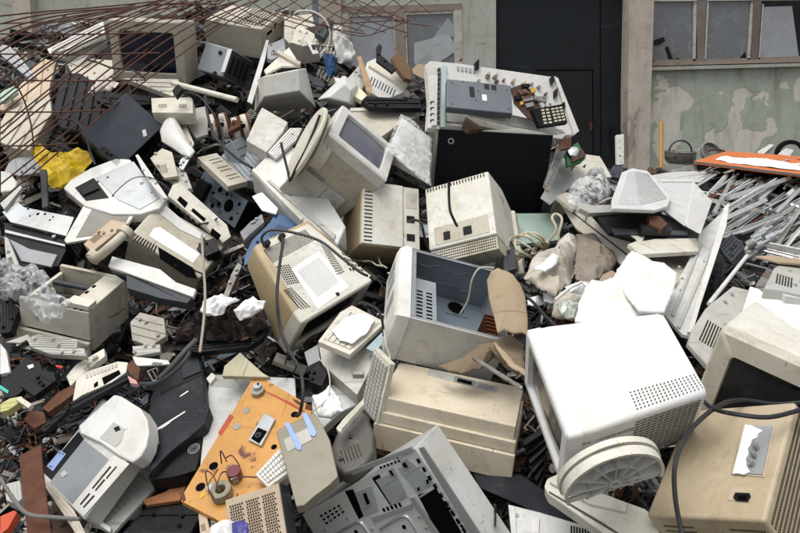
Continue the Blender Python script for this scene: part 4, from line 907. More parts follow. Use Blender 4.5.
slab('grey_panel', [(10, 160), (38, 152), (40, 172), (20, 176), (4, 172)], GREY, 'flat grey metal panel left of the yellow sheet', 'metal panel', D=2.85, t=.01)
s = slab('white_rounded_cover', [(0, 170), (10, 172), (17, 182), (14, 190), (0, 192)], WHITE, 'white rounded plastic cover cut by the left border', 'plastic cover', D=2.7, t=.04, bevel=.01)
crumple('grey_rag', [(84, 100), (106, 76), (120, 84), (112, 92), (98, 98)], mat('pinkish_white_paper', 'd6cac4', .8, .4), 'crumpled pinkish-white paper between mesh and beige monitor', 'paper', D=3.2, h=.03, amp=.03, fr=10)
slab('cream_shell', [(66, 62), (84, 58), (112, 60), (114, 76), (96, 82), (72, 74)], BEIGE, 'flat beige shell beneath the white lid, beside the dark-screened monitor', 'plastic shell', D=3.4, t=.04, bevel=.005)
# grey-white small monitor-bezel strip under far monitor
s = Slab('drive_bezel', [(151, 98), (190, 97), (192.5, 99), (193, 113), (152, 112.5)], CREAM, 'beige slim device with two small speaker grilles below the dark-screened monitor', 'drive unit', D=2.95, t=.08, bevel=.003)
kids(s, [([(158, 104), (167, 104), (167, 108), (158, 108)], 7, 4, .5, .5), ([(179, 104), (187, 104), (187, 108), (179, 108)], 7, 4, .5, .5)], INK, 'speaker_grille')
bm = BM(); a_, c_ = P(172, 83, 3.0), P(237, 100, 2.85); cyl(bm, (0, 0, 0), c_ - a_, .016, (c_ - a_).length, 14); o = obj('plastic_tube', bm, CREAM); o.location = (a_ + c_) / 2; tag(o, 'long cream plastic tube lying across the heap below the grey projector', 'tube')
slab('cream_rail', [(122, 78), (178, 79), (182, 90), (172, 96), (140, 84)], CREAM, 'cream plastic rail under the dark-screened monitor', 'plastic rail', D=3.1, t=.04, bevel=.004)
slab('black_adapter', [(172, 90), (178, 84), (183, 88), (176, 96)], BLACK, 'small black plug block at the left end of the cream tube', 'adapter', D=2.88, t=.03)
s = slab('leaning_grey_sheet', [(247, 101), (266, 40), (269, 40), (265, 60), (252, 104)], WPAINT, 'tall thin grey sheet leaning right of the grey projector', 'metal sheet', D=3.2, t=.008)
fr_ = frustum('white_monitor', [(264, 76), (299, 69), (300, 91), (264, 97)], 2.95, [(257, 79), (306, 68), (316, 108), (254, 113)], 3.12, mat('warm_white_plastic', 'cfcfca', .5, .4), 'boxy white monitor back flaring out below the folded beige tray', 'monitor', .008, far=.08)
s = slab('beige_tray', [(264, 70), (277, 58), (289, 47), (301, 66), (282, 66), (266, 74)], CREAM, 'folded beige tray resting on the white boxy housing', 'plastic tray', D=3.15, t=.015, bevel=.003)
s.patch('tray_lip', [(276, 55), (279, 53), (301, 65), (299, 68)], BEIGE, .02)
slab('grey_card_case', [(268, 45), (284, 38), (286, 52), (272, 60), (267, 58)], GREY, 'translucent grey case standing under the vented monitor', 'plastic case', D=3.3, t=.03)
s = slab('beige_box_unit', [(290, 42), (298, 24), (318, 36), (320, 44), (303, 46)], CREAM, 'beige box with a grey insert under the white cable loop', 'plastic case', D=3.5, t=.14, bevel=.004)
s2 = slab('white_latch', [(306, 41), (312, 42), (319, 53), (313, 54)], WHITE, 'white latch strip hanging below the beige box', 'latch', D=3.4, t=.015)
s2.patch('slot', [(311, 45), (314, 45), (316, 50), (313, 50)], BLACK, .002)
slab('beige_cover', [(284, 16), (312, 14), (315, 26), (296, 30), (290, 44), (284, 38)], BEIGE, 'flat beige cover right of the vented monitor', 'plastic cover', D=3.65, t=.06, bevel=.004)
cable('white_cable_loop', [(294, 14, 3.3), (300, 11, 3.3), (314, 12, 3.3), (325, 20, 3.3), (330, 32, 3.3), (328, 46, 3.3), (320, 55, 3.3)], .006, mat('white_hose', 'd4d4d0', .4), 'white hose looping at the top of the heap before the window', 'hose')
crumple('blue_rag', [(322, 60), (330, 56), (338, 62), (335, 72), (338, 76), (328, 79), (325, 68)], BLUE, 'bright blue plastic scrap on the ridge of the heap', 'plastic scrap', D=3.3, h=.03, amp=.05, fr=14)
slab('dark_tube', [(314, 32), (328, 16), (334, 20), (324, 38)], DGREY, 'dark grey tube end pointing at the window', 'tube', D=3.5, t=.05, bevel=.01)
crumple('white_plastic_torn', [(330, 26), (342, 24), (346, 40), (356, 52), (352, 66), (338, 60), (330, 44)], WHITE, 'torn white plastic housing under the left window', 'plastic housing', D=3.5, h=.05, amp=.05, fr=8)
frustum('white_curved_shell', [(326, 98), (345, 83), (352, 90), (350, 104)], 2.9, [(317, 100), (344, 75), (358, 86), (355, 110)], 3.0, WHITE, 'white curved shell above the tilted monitor', 'plastic shell', .012, far=.05)
slab('white_bevel_shell', [(344, 82), (358, 66), (364, 62), (366, 80), (360, 96)], LGREY, 'pale grey angular shell left of the brown slat', 'plastic shell', D=3.15, t=.05, bevel=.006)
slab('torn_cream_foam', [(334, 77), (346, 80), (362, 90), (370, 98), (363, 101), (350, 94), (340, 88)], mat('cream_foam', 'e2dac0', .9, .2, bump=.6), 'splintered cream foam strip on the ridge', 'foam strip', D=3.0, t=.03)
slab('brown_batten', [(357, 57), (361, 56), (372, 86), (371, 94), (366, 90)], WOOD, 'short pinkish wooden slat standing on the ridge', 'wooden slat', D=3.05, t=.012)
s = Slab('printer_carriage', [(362, 80), (367, 62), (376, 58), (408, 82), (404, 92), (384, 100), (370, 92)], WHITE, 'broken white printer part with a row of slots on the ridge', 'printer part', D=3.15, t=.06, bevel=.004)
s.patch('upper_cover', [(368, 68), (374, 62), (408, 82), (404, 90)], CREAM, .02, bevel=.003)
kids(s, [([(371, 76), (397, 90), (394, 97), (368, 84)], 9, 1, .35, .9)], INK)
slab('brush_pad', [(392, 57), (396, 53), (403, 56), (411, 68), (412, 80), (405, 78), (396, 66)], FUR, 'brown bristly oval pad upright on the ridge before the window', 'brush pad', D=3.1, t=.03, bevel=.004)
slab('black_prop', [(376, 48), (379, 43), (382, 46), (380, 54), (396, 68), (392, 72), (376, 60)], BLACK, 'jagged black plastic arm sticking up on the ridge', 'plastic arm', D=3.05, t=.02)
slab('black_strip_scrap', [(362, 100), (366, 96), (394, 98), (420, 100), (422, 108), (394, 108), (370, 107)], BLACK, 'long black plastic strip on the ridge below the white printer part', 'plastic strip', D=2.9, t=.03)
slab('brown_round_board', [(413, 68), (418, 64), (427, 64), (426, 80), (414, 74)], CARDL, 'rounded pale cardboard piece left of the copier', 'cardboard', D=3.2, t=.01)
s = Slab('beige_long_box', [(350, 110), (420, 110), (420, 115), (396, 126), (380, 138), (358, 124)], BEIGE, 'long beige case lying behind the tilted monitor', 'computer case', D=2.85, t=.2, bevel=.004)
s.patch('front_edge', [(350, 109), (420, 109), (420, 112), (350, 112)], IVORY, .008)
crumple('film_wrapped_panel', [(386, 150), (393, 130), (401, 114), (414, 120), (420, 128), (432, 136), (431, 186), (412, 172), (396, 158)], WRAP, 'cloudy plastic film wrapped over a white panel left of the black copier', 'plastic film', D=2.62, h=.02, amp=.012, fr=7, n=120, K=20)
slab('white_wrapped_panel', [(389, 150), (402, 117), (430, 137), (430, 182), (398, 160)], WPAINT, 'white panel standing inside the cloudy film left of the copier', 'panel', D=2.7, t=.04, bevel=.006)
slab('black_bar', [(396, 160), (400, 159), (431, 184), (425, 190), (392, 172)], BLACK, 'black diagonal bar under the film-wrapped panel', 'plastic bar', D=2.6, t=.03)
s = slab('steel_ladder_strip', [(388, 180), (396, 172), (412, 186), (404, 190)], STEELD, 'slotted steel strip behind the beige monitor standing on end', 'metal strip', D=2.62, t=.01)
# rusty insulators
for i, (x, y) in enumerate(((214, 127), (225, 126), (237, 130), (246, 127))):
    bm = BM(); cyl(bm, (0, 0, 0), (1, .3, .25), .075, .045, 24); o = obj('ceramic_ring', bm, CERAM, bevel=.008); o.location = P(x, y, 2.95)
    tag(o, ('first', 'second', 'third', 'last')[i] + ' from the left of four rust-streaked white ceramic rings', 'ceramic ring', 'row of ceramic rings')
    bm = BM(); ringp(bm, (.016, .005, .004), (1, .3, .25), .06, .077, .014, 24); obj('rusty_band', bm, RUST, o)
    bm = BM(); bx(bm, -.012, .012, -.08, -.07, .0, .022); obj('clip_hole', bm, HOLE, o)
s = Slab('white_foam_block', [(246, 140), (259, 112), (262, 107), (288, 122), (282, 133), (272, 146), (266, 152)], mat('dirty_white_foam', 'c9c9c5', .9, .8, '77736a', bump=1, scale=2), 'rough white foam block above the large white tray', 'foam block', D=2.78, t=.08, bevel=.006)
slab('white_perforated_strip', [(268, 152), (290, 128), (302, 128), (296, 140), (276, 158)], WHITE, 'white plastic strip with dark holes right of the foam block', 'plastic strip', D=2.74, t=.02)
s = crumple('printer_hood', [(160, 131), (164, 122), (170, 115), (175, 118), (182, 130), (189, 143), (195, 152), (190, 158), (182, 155), (172, 148), (162, 142)], WHITE, 'white open hood with a glossy curved face, left of the small slotted case', 'printer hood', D=2.82, h=.03, amp=.001, p=2.5, solid=.004, rag=0)
slab('beige_flap', [(181, 133), (185, 123), (194, 143), (191, 150)], CREAM, 'narrow cream flap standing behind the white open lid', 'plastic flap', D=2.9, t=.01)
slab('steel_bracket', [(180, 160), (190, 150), (193, 153), (183, 170), (179, 168)], STEEL, 'bent steel bracket at the foot of the white open lid', 'bracket', D=2.72, t=.01)
slab('grey_foam_panel', [(196, 108), (207, 106), (208, 134), (196, 138), (188, 126)], mat('mottled_grey_board', 'a9a6a2', .8, .6), 'mottled grey board left of the ceramic rings', 'board', D=3.0, t=.02)
s = slab('grey_case_front', [(221, 156), (240, 137), (243, 140), (268, 168), (262, 182), (246, 180)], mat('mid_grey_plastic2', '8d949a', .4, .3), 'mid grey ribbed case front beneath the disk drive', 'computer case', D=2.85, t=.06, bevel=.003)
# scanner group at left
s = Slab('flatbed_scanner', [(63, 188), (70, 180), (90, 168), (116, 158), (130, 159), (146, 178), (166, 198), (160, 208), (140, 214), (112, 214), (84, 206)], WHITE, 'white flatbed scanner body with exposed stamped metal plate, left of the heap', 'scanner', D=2.62, t=.06, bevel=.008)
s.patch('metal_plate', [(96, 178), (130, 163), (134, 162), (160, 198), (140, 210), (118, 200)], STEEL, .004, bevel=.001)
s.patch('black_opening', [(75, 188), (94, 178), (109, 198), (86, 201)], BLACK, .002)
s.patch('carriage_block', [(80, 192), (96, 184), (100, 190), (84, 197)], BLACK, .014, bevel=.002)
s.disc('pressed_cup', [(132, 175, 3), (131, 193, 3), (145, 204, 3)], STEELR, .003, ring=.6)
s.disc('rust_spot', [(142, 184, 2.2)], CARDL, .0046)
s.disc('plate_hole', [(98, 182, .9), (108, 178, 1.1), (133, 161, 1), (113, 196, .9), (152, 193, .8)], HOLE, .005)
slab('white_curved_bar', [(135, 155), (138, 154), (160, 186), (168, 198), (163, 198), (146, 178)], WHITE, 'curved white bar standing along the scanner right side', 'plastic bar', D=2.56, t=.02, bevel=.004)
cable('black_wire', [(112, 196), (122, 186), (134, 178), (148, 177), (160, 182), (170, 190)], .0025, CABLE, 'thin black wire lying across the scanner metal plate', lift=.07)
s = Slab('textured_lid', [(86, 201), (144, 199), (140, 206), (125, 228), (108, 236), (66, 243), (64, 240)], WHITE, 'open white lid with grey woven inner face below the scanner', 'scanner lid', D=2.5, t=.015, bevel=.003)
s.patch('inner_face', [(94, 206), (136, 203), (124, 226), (106, 234), (76, 238)], mat('woven_grey', '8e8b84', .8, .3, scale=4, bump=.6), .002)
s = Slab('drive_tray', [(2, 212), (18, 202), (24, 207), (74, 217), (66, 236), (58, 234), (10, 222)], STEEL, 'bright punched steel tray at the left edge of the heap', 'metal tray', D=2.55, t=.02, bevel=.002)
s.disc('hole', [(28, 209, 1.2), (34, 208, .9), (38, 214, 1.6), (45, 214, 1.3), (30, 216, 1), (53, 217, 1), (50, 220, 1)], HOLE, .001)
s.patch('rim', [(2, 206), (22, 188), (24, 190), (6, 212)], WPAINT, .02)
s = slab('printer_chassis', [(4, 222), (14, 224), (66, 238), (66, 250), (58, 266), (20, 270), (8, 256), (4, 238)], BLACK, 'black and steel printer chassis beneath the punched steel tray', 'printer chassis', D=2.48, t=.12, bevel=.004)
s.patch('steel_rail', [[(6, 231), (66, 246), (66, 248), (6, 234)]], STEEL, .012, bevel=.001)
s.patch('grey_side', [(10, 240), (22, 262), (52, 268), (58, 256), (30, 250)], GREY, .01, bevel=.002)
s.disc('gear', [(48, 232, 3), (20, 225, 2.4), (55, 238, 2)], STEELR, .015)
slab('curved_cover', [(4, 236), (8, 238), (20, 268), (16, 272), (6, 262)], LGREY, 'curved pale grey cover edge at the left of the black chassis', 'plastic cover', D=2.4, t=.02)
slab('tan_block', [(83, 244), (111, 219), (128, 223), (92, 252)], mat('pinkish_tan_plastic', 'b9a48c', .5, .3), 'long pinkish-tan plastic block beside the woven lid', 'plastic block', D=2.4, t=.06, bevel=.005)
bm = BM(); tubemesh(bm, [P(x, y, D) - P(110, 245, 2.3) for x, y, D in ((92, 256, 2.33), (99, 256, 2.29), (110, 247, 2.27), (120, 238, 2.3), (127, 232, 2.33))], .022, 10); cyl(bm, P(126, 233, 2.33) - P(110, 245, 2.3), (.6, 1, .8), .04, .03, 16); cyl(bm, P(94, 257, 2.33) - P(110, 245, 2.3), (.6, 1, .8), .034, .03, 16)
o = obj('telephone_handset', bm, BEIGE); o.location = P(110, 245, 2.3); tag(o, 'dusty beige telephone handset behind the open printer', 'handset')
s = Slab('white_drawer', [(112, 256), (160, 269), (176, 282), (196, 289), (193, 297), (108, 266)], WHITE, 'white plastic cover with a charcoal front lying right of the open laser printer', 'plastic cover', D=2.22, t=.02, bevel=.003)
child(s, 'charcoal_front', [(108, 266), (193, 297), (187, 303), (160, 298), (127, 288), (126, 272)], DGREY, D=2.2, t=.05)
crumple('plastic_film', [(10, 268), (24, 270), (38, 266), (50, 280), (58, 296), (76, 308), (64, 314), (52, 318), (50, 330), (38, 318), (26, 306), (12, 300), (4, 290), (0, 280)], WRAP, 'crumpled cloudy plastic film spilling over the open laser printer', 'plastic film', D=2.12, h=.05, amp=.045, fr=10, n=140, K=26, rag=.12)
crumple('plastic_film', [(0, 262), (12, 264), (18, 282), (10, 300), (0, 304)], WRAP, 'cloudy plastic film at the left border below the chassis', 'plastic film', D=2.25, h=.04, amp=.06, fr=12, n=120, K=20, rag=.1)

# lower left
for q, D, m, lab, t in (
    ([(5, 342), (28, 334), (30, 338), (20, 343)], 2.08, LGREY, 'thin grey plastic tongue under the open laser printer', .01),
    ([(26, 338), (38, 334), (78, 340), (76, 348), (30, 346)], 2.05, LGREY, 'broken pale plastic rail right under the open laser printer', .04),
    ([(28, 346), (84, 348), (86, 356), (50, 354)], 2.02, LGREY, 'second broken pale rail beneath the laser printer skirt', .03)):
    slab('broken_rail', q, m, lab, 'plastic rail', D=D, t=t, bevel=.003)
s = Slab('white_slotted_bar', [(76, 379), (84, 372), (118, 361), (128, 362), (126, 372), (112, 382), (82, 395), (72, 402)], mat('dirty_white_plastic', 'c9c4b8', .5, .6), 'dirty white ridged plastic bar above the white printer', 'plastic bar', D=1.98, t=.05, bevel=.004)
s.patch('slot', [[(102, 378), (119, 370), (121, 374), (104, 385)], [(94, 384), (98, 381), (98, 386), (94, 388)]], HOLE, .001)
kids(s, [([(84, 374), (118, 363), (118, 367), (86, 379)], 9, 1, .5, .9)], LGREY, 'ridges', .003)
slab('cream_angle', [(66, 376), (76, 364), (104, 348), (105, 356), (84, 372), (70, 386)], CREAM, 'cream angled plastic edge piece, left of the ridged bar', 'plastic edge', D=2.02, t=.03, bevel=.003)
s = slab('black_tray_scrap', [(0, 382), (26, 357), (40, 362), (44, 372), (16, 396), (4, 398)], BLACK, 'black plastic tray with a small white sticker at the left edge', 'plastic tray', D=2.0, t=.03, bevel=.004)
s.patch('sticker', [(27, 366), (33, 364), (34, 367), (29, 369)], LABEL, .001)
s.patch('turquoise_tab', [(0, 385), (9, 391), (8, 394), (0, 389)], TURQ, .003)
slab('black_tray_scrap', [(20, 386), (42, 370), (54, 372), (56, 380), (34, 396)], BLACK, 'black plastic trough right of the tray with the sticker', 'plastic tray', D=1.96, t=.03)
slab('white_shard', [(0, 343), (6, 350), (10, 372), (0, 374)], WHITE, 'white plastic shard at the left border, mid height', 'plastic shard', D=2.05, t=.02)
slab('yellow_green_scrap', [(0, 404), (10, 398), (22, 396), (20, 402), (8, 410), (0, 412)], mat('yellow_green_foam', 'b9b77c', .7, .4), 'yellowish-green foam scrap at the left border', 'foam scrap', D=1.9, t=.03)
slab('cream_chip', [(15, 399), (20, 396), (32, 404), (28, 408)], CREAM, 'cream plastic chip in the dark left debris', 'plastic chip', D=1.88, t=.02)
for q, lab in (([(42, 408), (58, 392), (70, 386), (78, 390), (60, 404), (48, 412)], 'rusty bent bracket in the dark left debris'), ([(126, 366), (132, 360), (140, 368), (138, 380), (130, 376)], 'rusty box end right of the ridged bar'), ([(24, 420), (30, 410), (44, 412), (46, 422), (34, 428)], 'rusty curled iron piece above the rusty strip')):
    slab('rusty_scrap', q, RUST, lab, 'rusty scrap', lift=.03, t=.03)
slab('red_cap', [(55, 364.5), (62, 366), (62, 368), (56, 367)], RED, 'tiny red plastic tip near the open laser printer', 'plastic tip', D=1.98, t=.01)
slab('pink_pad', [(127, 375), (136, 380), (138, 384), (130, 383)], mat('pink_eraser_plastic', 'b98b88', .6), 'small pinkish pad beside the rusty box end', 'pad', D=1.9, t=.02)
slab('long_dark_bar', [(40, 428), (70, 402), (100, 388), (130, 372), (134, 376), (96, 396), (66, 412), (44, 432)], BLACK, 'long black curved bar running above the white printer', 'plastic bar', D=1.92, t=.02)
s = slab('rusty_iron_strip', [(19, 456), (41, 444), (42, 462), (51, 534), (27, 534), (22, 490)], RUST, 'flat brown rusty iron strip at the lower left', 'iron strip', D=1.62, t=.008)
slab('orange_red_plastic', [(0, 516), (14, 510), (17, 512), (8, 528), (0, 534)], mat('orange_red_plastic', 'c8502a', .5, .3), 'orange-red plastic piece in the lower left corner', 'plastic piece', D=1.62, t=.03)
slab('grey_box_scrap', [(5, 484), (20, 480), (22, 498), (16, 504), (6, 500)], LGREY, 'small pale grey box left of the rusty strip', 'plastic box', D=1.68, t=.04)
s = slab('cream_side_strip', [(44, 476), (60, 494), (74, 510), (86, 534), (76, 534), (62, 512), (50, 494), (42, 482)], mat('pale_dirty_plastic', 'bcb4a8', .5, .6), 'torn pale plastic edge with exposed parts below the white printer', 'plastic edge', D=1.68, t=.02)
slab('brown_board_scrap', [(52, 500), (62, 508), (74, 528), (70, 534), (54, 534), (50, 516)], PCBB, 'brown circuit scrap below the white printer', 'circuit board', D=1.7, t=.01)
cable('grey_cable', [(0, 478), (14, 500), (28, 514), (50, 517), (80, 519)], .006, mat('grey_rubber', '6c6a68', .6), 'grey cable running left to right under the white printer', lift=.1)
slab('rust_slat', [(142, 500), (164, 492), (181, 482), (186, 486), (180, 500), (146, 505)], mat('orange_brown_plank', '8a5a34', .7, .5, rust=.4), 'orange-brown rusty plank between paper tray and orange panel', 'plank', D=1.82, t=.015)
# dark plastic middle left
s = Slab('black_plastic_case', [(147, 440), (150, 400), (160, 366), (180, 357), (196, 350), (200, 352), (203, 372), (206, 402), (210, 408), (205, 424), (170, 452), (150, 472)], mat('charcoal_case', '24272c', .5, .35, '6c6a66', spec=.2), 'large charcoal plastic case with white scratches, left of the orange panel', 'plastic case', D=2.0, t=.1, bevel=.006)
s.patch('scratch', [[(180, 396), (188, 390.5), (188.5, 391.5), (180, 397)], [(148, 434), (185, 411), (185.5, 412), (149, 436)], [(160, 428), (170, 422), (170, 423), (161, 429)]], LABEL, .001)
s.patch('raised_panel', [(181, 362), (198, 354), (202, 372), (183, 380)], mat('charcoal_case2', '303338', .5, .3, spec=.2), .008, bevel=.003)
s.patch('fold_line', [(160, 392), (202, 373), (202, 375), (160, 395)], BLACK, .002)
s = Slab('black_speaker_unit', [(148, 476), (170, 452), (196, 430), (202, 428), (200, 452), (196, 470), (176, 476), (150, 480)], BLACK, 'black glossy unit with a ring grille below the charcoal case', 'speaker', D=1.86, t=.08, bevel=.005)
s.disc('ring_grille', [(194, 449, 6), (194, 449, 4), (194, 449, 2)], GREY, .003, ring=.88)
slab('black_lower_case', [(146, 506), (178, 486), (206, 508), (190, 534), (120, 534)], BLACK, 'black plastic housing under the orange panel bottom corner', 'plastic case', D=1.78, t=.08, bevel=.01)
s = Slab('white_panel_sheet', [(210, 374), (295, 378), (296, 398), (250, 440), (204, 470), (200, 466), (206, 410)], WPAINT, 'flat white painted sheet behind the orange panel', 'metal sheet', D=1.96, t=.012, bevel=.002)
s.patch('faded_label', [(212, 379), (234, 380), (233, 388), (211, 386)], LGREY, .001)
# dark tray with brown debris
s = Slab('black_edge_tray', [(172, 341), (202, 340), (246, 340), (260, 328), (268, 326), (262, 338), (248, 347), (200, 352), (174, 350)], BLACK, 'black tray lip holding snow and brown clippings', 'plastic tray', D=2.12, t=.03, bevel=.003)
crumple('dark_mulch', [(172, 342), (182, 322), (200, 312), (240, 306), (262, 312), (268, 326), (246, 340)], mat('brown_clippings', '2e2522', .9, .8, '6a5a50', scale=4, bump=1, rust=.15), 'reddish-brown wire clippings and litter in the black tray', 'litter', D=2.16, h=.03, amp=.04, fr=30, n=90, K=18)
for q, lab, D in (([(200, 312), (204, 302), (216, 296), (230, 296), (240, 300), (228, 306), (224, 314), (208, 318)], 'left snow mound on the brown litter', 2.08), ([(233, 312), (240, 303), (254, 298), (266, 302), (262, 311), (250, 318), (240, 320)], 'right snow mound on the brown litter beside the label monitor', 2.05)):
    crumple('snow_mound', q, SNOW, lab, 'snow', D=D, h=.03, amp=.022, fr=18, n=110, K=18, rag=.06)
slab('blue_plastic_case', [(244, 257), (252, 240), (270, 222), (275, 212), (284, 215), (302, 228), (280, 240), (262, 246), (250, 262), (244, 266)], BLUE, 'blue plastic sheet peeking out behind the label monitor', 'plastic sheet', D=2.38, t=.02, bevel=.003)
s = Slab('large_white_tray', [(251, 171), (266, 156), (284, 142), (296, 148), (308, 168), (330, 200), (346, 226), (338, 244), (322, 232), (304, 222), (268, 188)], WHITE, 'large pale monitor housing half behind the tilted white monitor', 'monitor housing', D=2.52, t=.14, bevel=.01)
s.patch('side_band', [(267, 182), (270, 181), (336, 236), (334, 241)], LGREY, .01, bevel=.003)
s.patch('cap_strip', [(252, 171), (254, 169), (304, 219), (301, 221)], IVORY, .006, bevel=.002)
# oval swivel foot of tilted monitor
bm = BM(); o_ = P(307, 143, 2.42); ax = (RC @ V((-.85, .45, .3))).normalized(); cyl(bm, (0, 0, 0), ax, .185, .022, 44); cyl(bm, -ax * .02, ax, .17, .02, 44, .1); cyl(bm, -ax * .06, ax, .09, .09, 30)
o = obj('swivel_stand', bm, CREAM, bevel=.008); o.location = o_; tag(o, 'round cream swivel stand attached behind the tilted white monitor', 'monitor stand')
slab('beige_corner_case', [(340, 252), (353, 262), (372, 281), (388, 281), (392, 286), (340, 286)], mat('shaded_beige', 'c2b495', .5), 'tan lower case corner below the beige monitor standing on end', 'computer case', D=2.6, t=.1)
slab('tan_curved_shell', [(326, 228), (352, 200), (362, 190), (362, 230), (345, 256), (338, 250), (334, 238)], TAN, 'shaded tan shell between tilted monitor and beige monitor', 'plastic shell', D=2.68, t=.05)
# mid centre
s = Slab('grey_metal_case', [(318, 343), (350, 355), (372, 342), (384, 330), (384, 352), (372, 366), (357, 395), (322, 364)], mat('warm_grey_steel', 'b9b7b0', .5, .35), 'grey metal case with a toggle post beneath the snow-covered keyboard', 'metal case', D=2.02, t=.2, bevel=.003)
s.patch('toggle_post', [(353, 373), (364, 374), (364, 378), (353, 378)], STEELR, .02, bevel=.002)
s = Slab('snowy_keyboard', [(318, 341), (350, 354.5), (386, 322), (352, 305), (340, 312)], CREAM, 'cream keyboard covered in snow below the label monitor', 'keyboard', an=[(318, 341, 1.98), (350, 354, 1.93), (386, 322, 2.08), (352, 305, 2.13)], t=.025, bevel=.003)
s.grid('keys', [(346, 310), (380, 323), (350, 350), (323, 339)], IVORY, 5, 18, .8, .8, .006)
crumple('snow_patch', [(332, 330), (346, 318), (362, 314), (376, 320), (366, 334), (352, 344), (340, 340)], SNOW, 'snow lying on the keys of the keyboard below the label monitor', 'snow', an=[(318, 341, 1.96), (350, 354, 1.91), (386, 322, 2.06), (352, 305, 2.11)], h=.006, amp=.008)
slab('pale_blue_vent', [(366, 348), (382, 332), (386, 340), (374, 352)], mat('pale_blue_metal', 'a9bcc4', .4, .3), 'pale blue vented metal piece left of the open tower', 'metal piece', D=2.0, t=.02)
s = Slab('snowy_device', [(255, 470), (262, 462), (310, 420), (312, 400), (320, 386), (334, 384), (358, 396), (362, 402), (340, 412), (300, 450), (282, 486), (268, 484)], WPAINT, 'white device with snow and a faded label between orange panel and keyboard', 'device', D=1.88, t=.04, bevel=.006)
crumple('snow_patch', [(312, 398), (330, 388), (340, 396), (344, 410), (332, 420), (318, 418)], SNOW, 'snow heaped on the white device beside the grey bin', 'snow', D=1.82, h=.03, amp=.02)
crumple('snow_patch', [(290, 500), (300, 490), (316, 484), (322, 480), (334, 484), (320, 492), (304, 500)], SNOW, 'snow caught at the upper edge of the bare steel tower', 'snow', D=1.66, h=.02, amp=.015)
s = Slab('white_keyboard', [(255, 474), (281, 447), (292, 470), (268, 487)], WHITE, 'white keyboard poking out between orange panel and grey bin', 'keyboard', D=1.67, t=.02, bevel=.003)
s.grid('keys', [(258, 473), (279, 450), (290, 468), (268, 484)], WHITE, 8, 4, .75, .75, .007)
s = Slab('broken_plastic_bin', [(276, 431), (284, 426), (314, 412), (322, 424), (330, 440), (338, 476), (330, 484), (314, 496), (304, 505), (296, 506)], SMOKE, 'smoky translucent plastic bin with two pale blue strips', 'plastic bin', D=1.62, t=.035, bevel=.004)
s.patch('blue_strip', [[(284.5, 424), (289, 422.5), (302, 446), (301, 451), (297, 450)], [(302, 415), (306.5, 413), (317, 433), (315, 437), (311, 436)]], LBLUE, .004, bevel=.001)
s.patch('inner_label', [(283, 440), (308, 428), (312, 440), (288, 452)], LGREY, .002)
s = Slab('broken_dark_shell', [(328, 452), (336, 432), (352, 420), (360, 408), (366, 412), (374, 432), (374, 450), (366, 462), (356, 470), (344, 474), (332, 466)], mat('scratched_grey_shell', '4f4d49', .5, .6, '8c8a84', bump=.5), 'dark grey scratched rounded shell below the edge keyboard', 'plastic shell', D=1.7, t=.06, bevel=.015)
slab('cream_bar_left', [(336, 428), (342, 420), (364, 398), (364, 404), (344, 426), (340, 432)], CREAM, 'cream plastic bar beside the dark rounded shell', 'plastic bar', D=1.72, t=.02)
# orange panel
s = Slab('orange_panel', [(255.5, 373.5), (312, 406.5), (312, 412), (296, 440), (262, 500), (236, 532), (225, 524), (181, 501), (184, 492)], ORANGE, 'orange painted appliance panel with knob holes, copper coils and a metal box', 'appliance panel', D=1.74, t=.02, bevel=.002)
s.patch('rusty_corner', [[(254, 374), (258, 372.5), (263, 377), (258, 379)], [(306, 404), (312, 406), (312, 411), (305, 409)], [(292, 399), (297, 400), (304, 405), (298, 405)], [(181, 496), (184, 492), (186, 500), (183, 502)]], RUST, .001)
s.patch('rust_run', [[(263, 390.5), (266, 391), (290, 402), (305, 411), (303, 412), (288, 404)], [(218, 433), (230, 414), (234, 417), (228, 426), (221, 436)]], mat('red_rust_streak', 'a8482a', .7), .0008)
s.disc('big_hole', [(213.5, 466, 4.6), (200.5, 487, 4.8), (294.5, 414.5, 3.6), (274, 447, 3)], HOLE, .0012)
s.disc('plug_cap', [(246.5, 410.5, 4), (237, 426.5, 4.2)], mat('dull_grey_cap', '948c80', .5), .002)
s.disc('knob', [(258.5, 393, 6.6)], STEELR, .018); s.disc('knob_top', [(259, 391, 4.2)], STEEL, .03); s.disc('knob_shaft', [(260, 390, 1.2)], BLACK, .034)
bx_ = s.patch('metal_box', [(249, 442), (265, 415), (276, 421), (262, 448)], STEEL, .012, bevel=.002)
s.patch('box_opening', [(252, 441), (259, 430), (268, 434), (260, 446)], HOLE, .0135)
s.disc('box_coil', [(259, 438, 3.2), (259.5, 437.5, 1.5)], DGREY, .016, ring=.7)
bm = BM(); c = s.p.l(236, 478); cyl(bm, c + V((0, 0, .02)), (0, 0, 1), .024, .035, 20); tr_ = obj('transformer', bm, mat('dark_red_lacquer', '6a2c30', .4), s.o, bevel=.004)
s.patch('transformer_core', [(228, 474), (234, 469), (240, 483), (233, 486)], STEELR, .03, bevel=.003)
s.patch('yellow_tag', [[(210, 480), (213, 473), (215.5, 474), (212, 481)], [(199, 497), (204, 492), (205, 495), (201, 499)], [(236, 478), (239, 474), (240, 476), (237.5, 480)]], mat('yellow_tag_paper', 'c9a824', .6), .044 * 0 + .002)
bm = BM(); c = s.p.l(223, 496); ringp(bm, c + V((0, 0, .02)), (0, 0, 1), .016, .034, .03, 26); obj('coil', bm, mat('grey_green_lacquer', '8a8672', .5, .5), s.o, bevel=.003)
bm = BM(); c = s.p.l(212, 491); cyl(bm, c + V((0, 0, .012)), (0, 0, 1), .014, .02, 18); obj('capacitor', bm, STEEL, s.o, bevel=.002)
bm = BM()
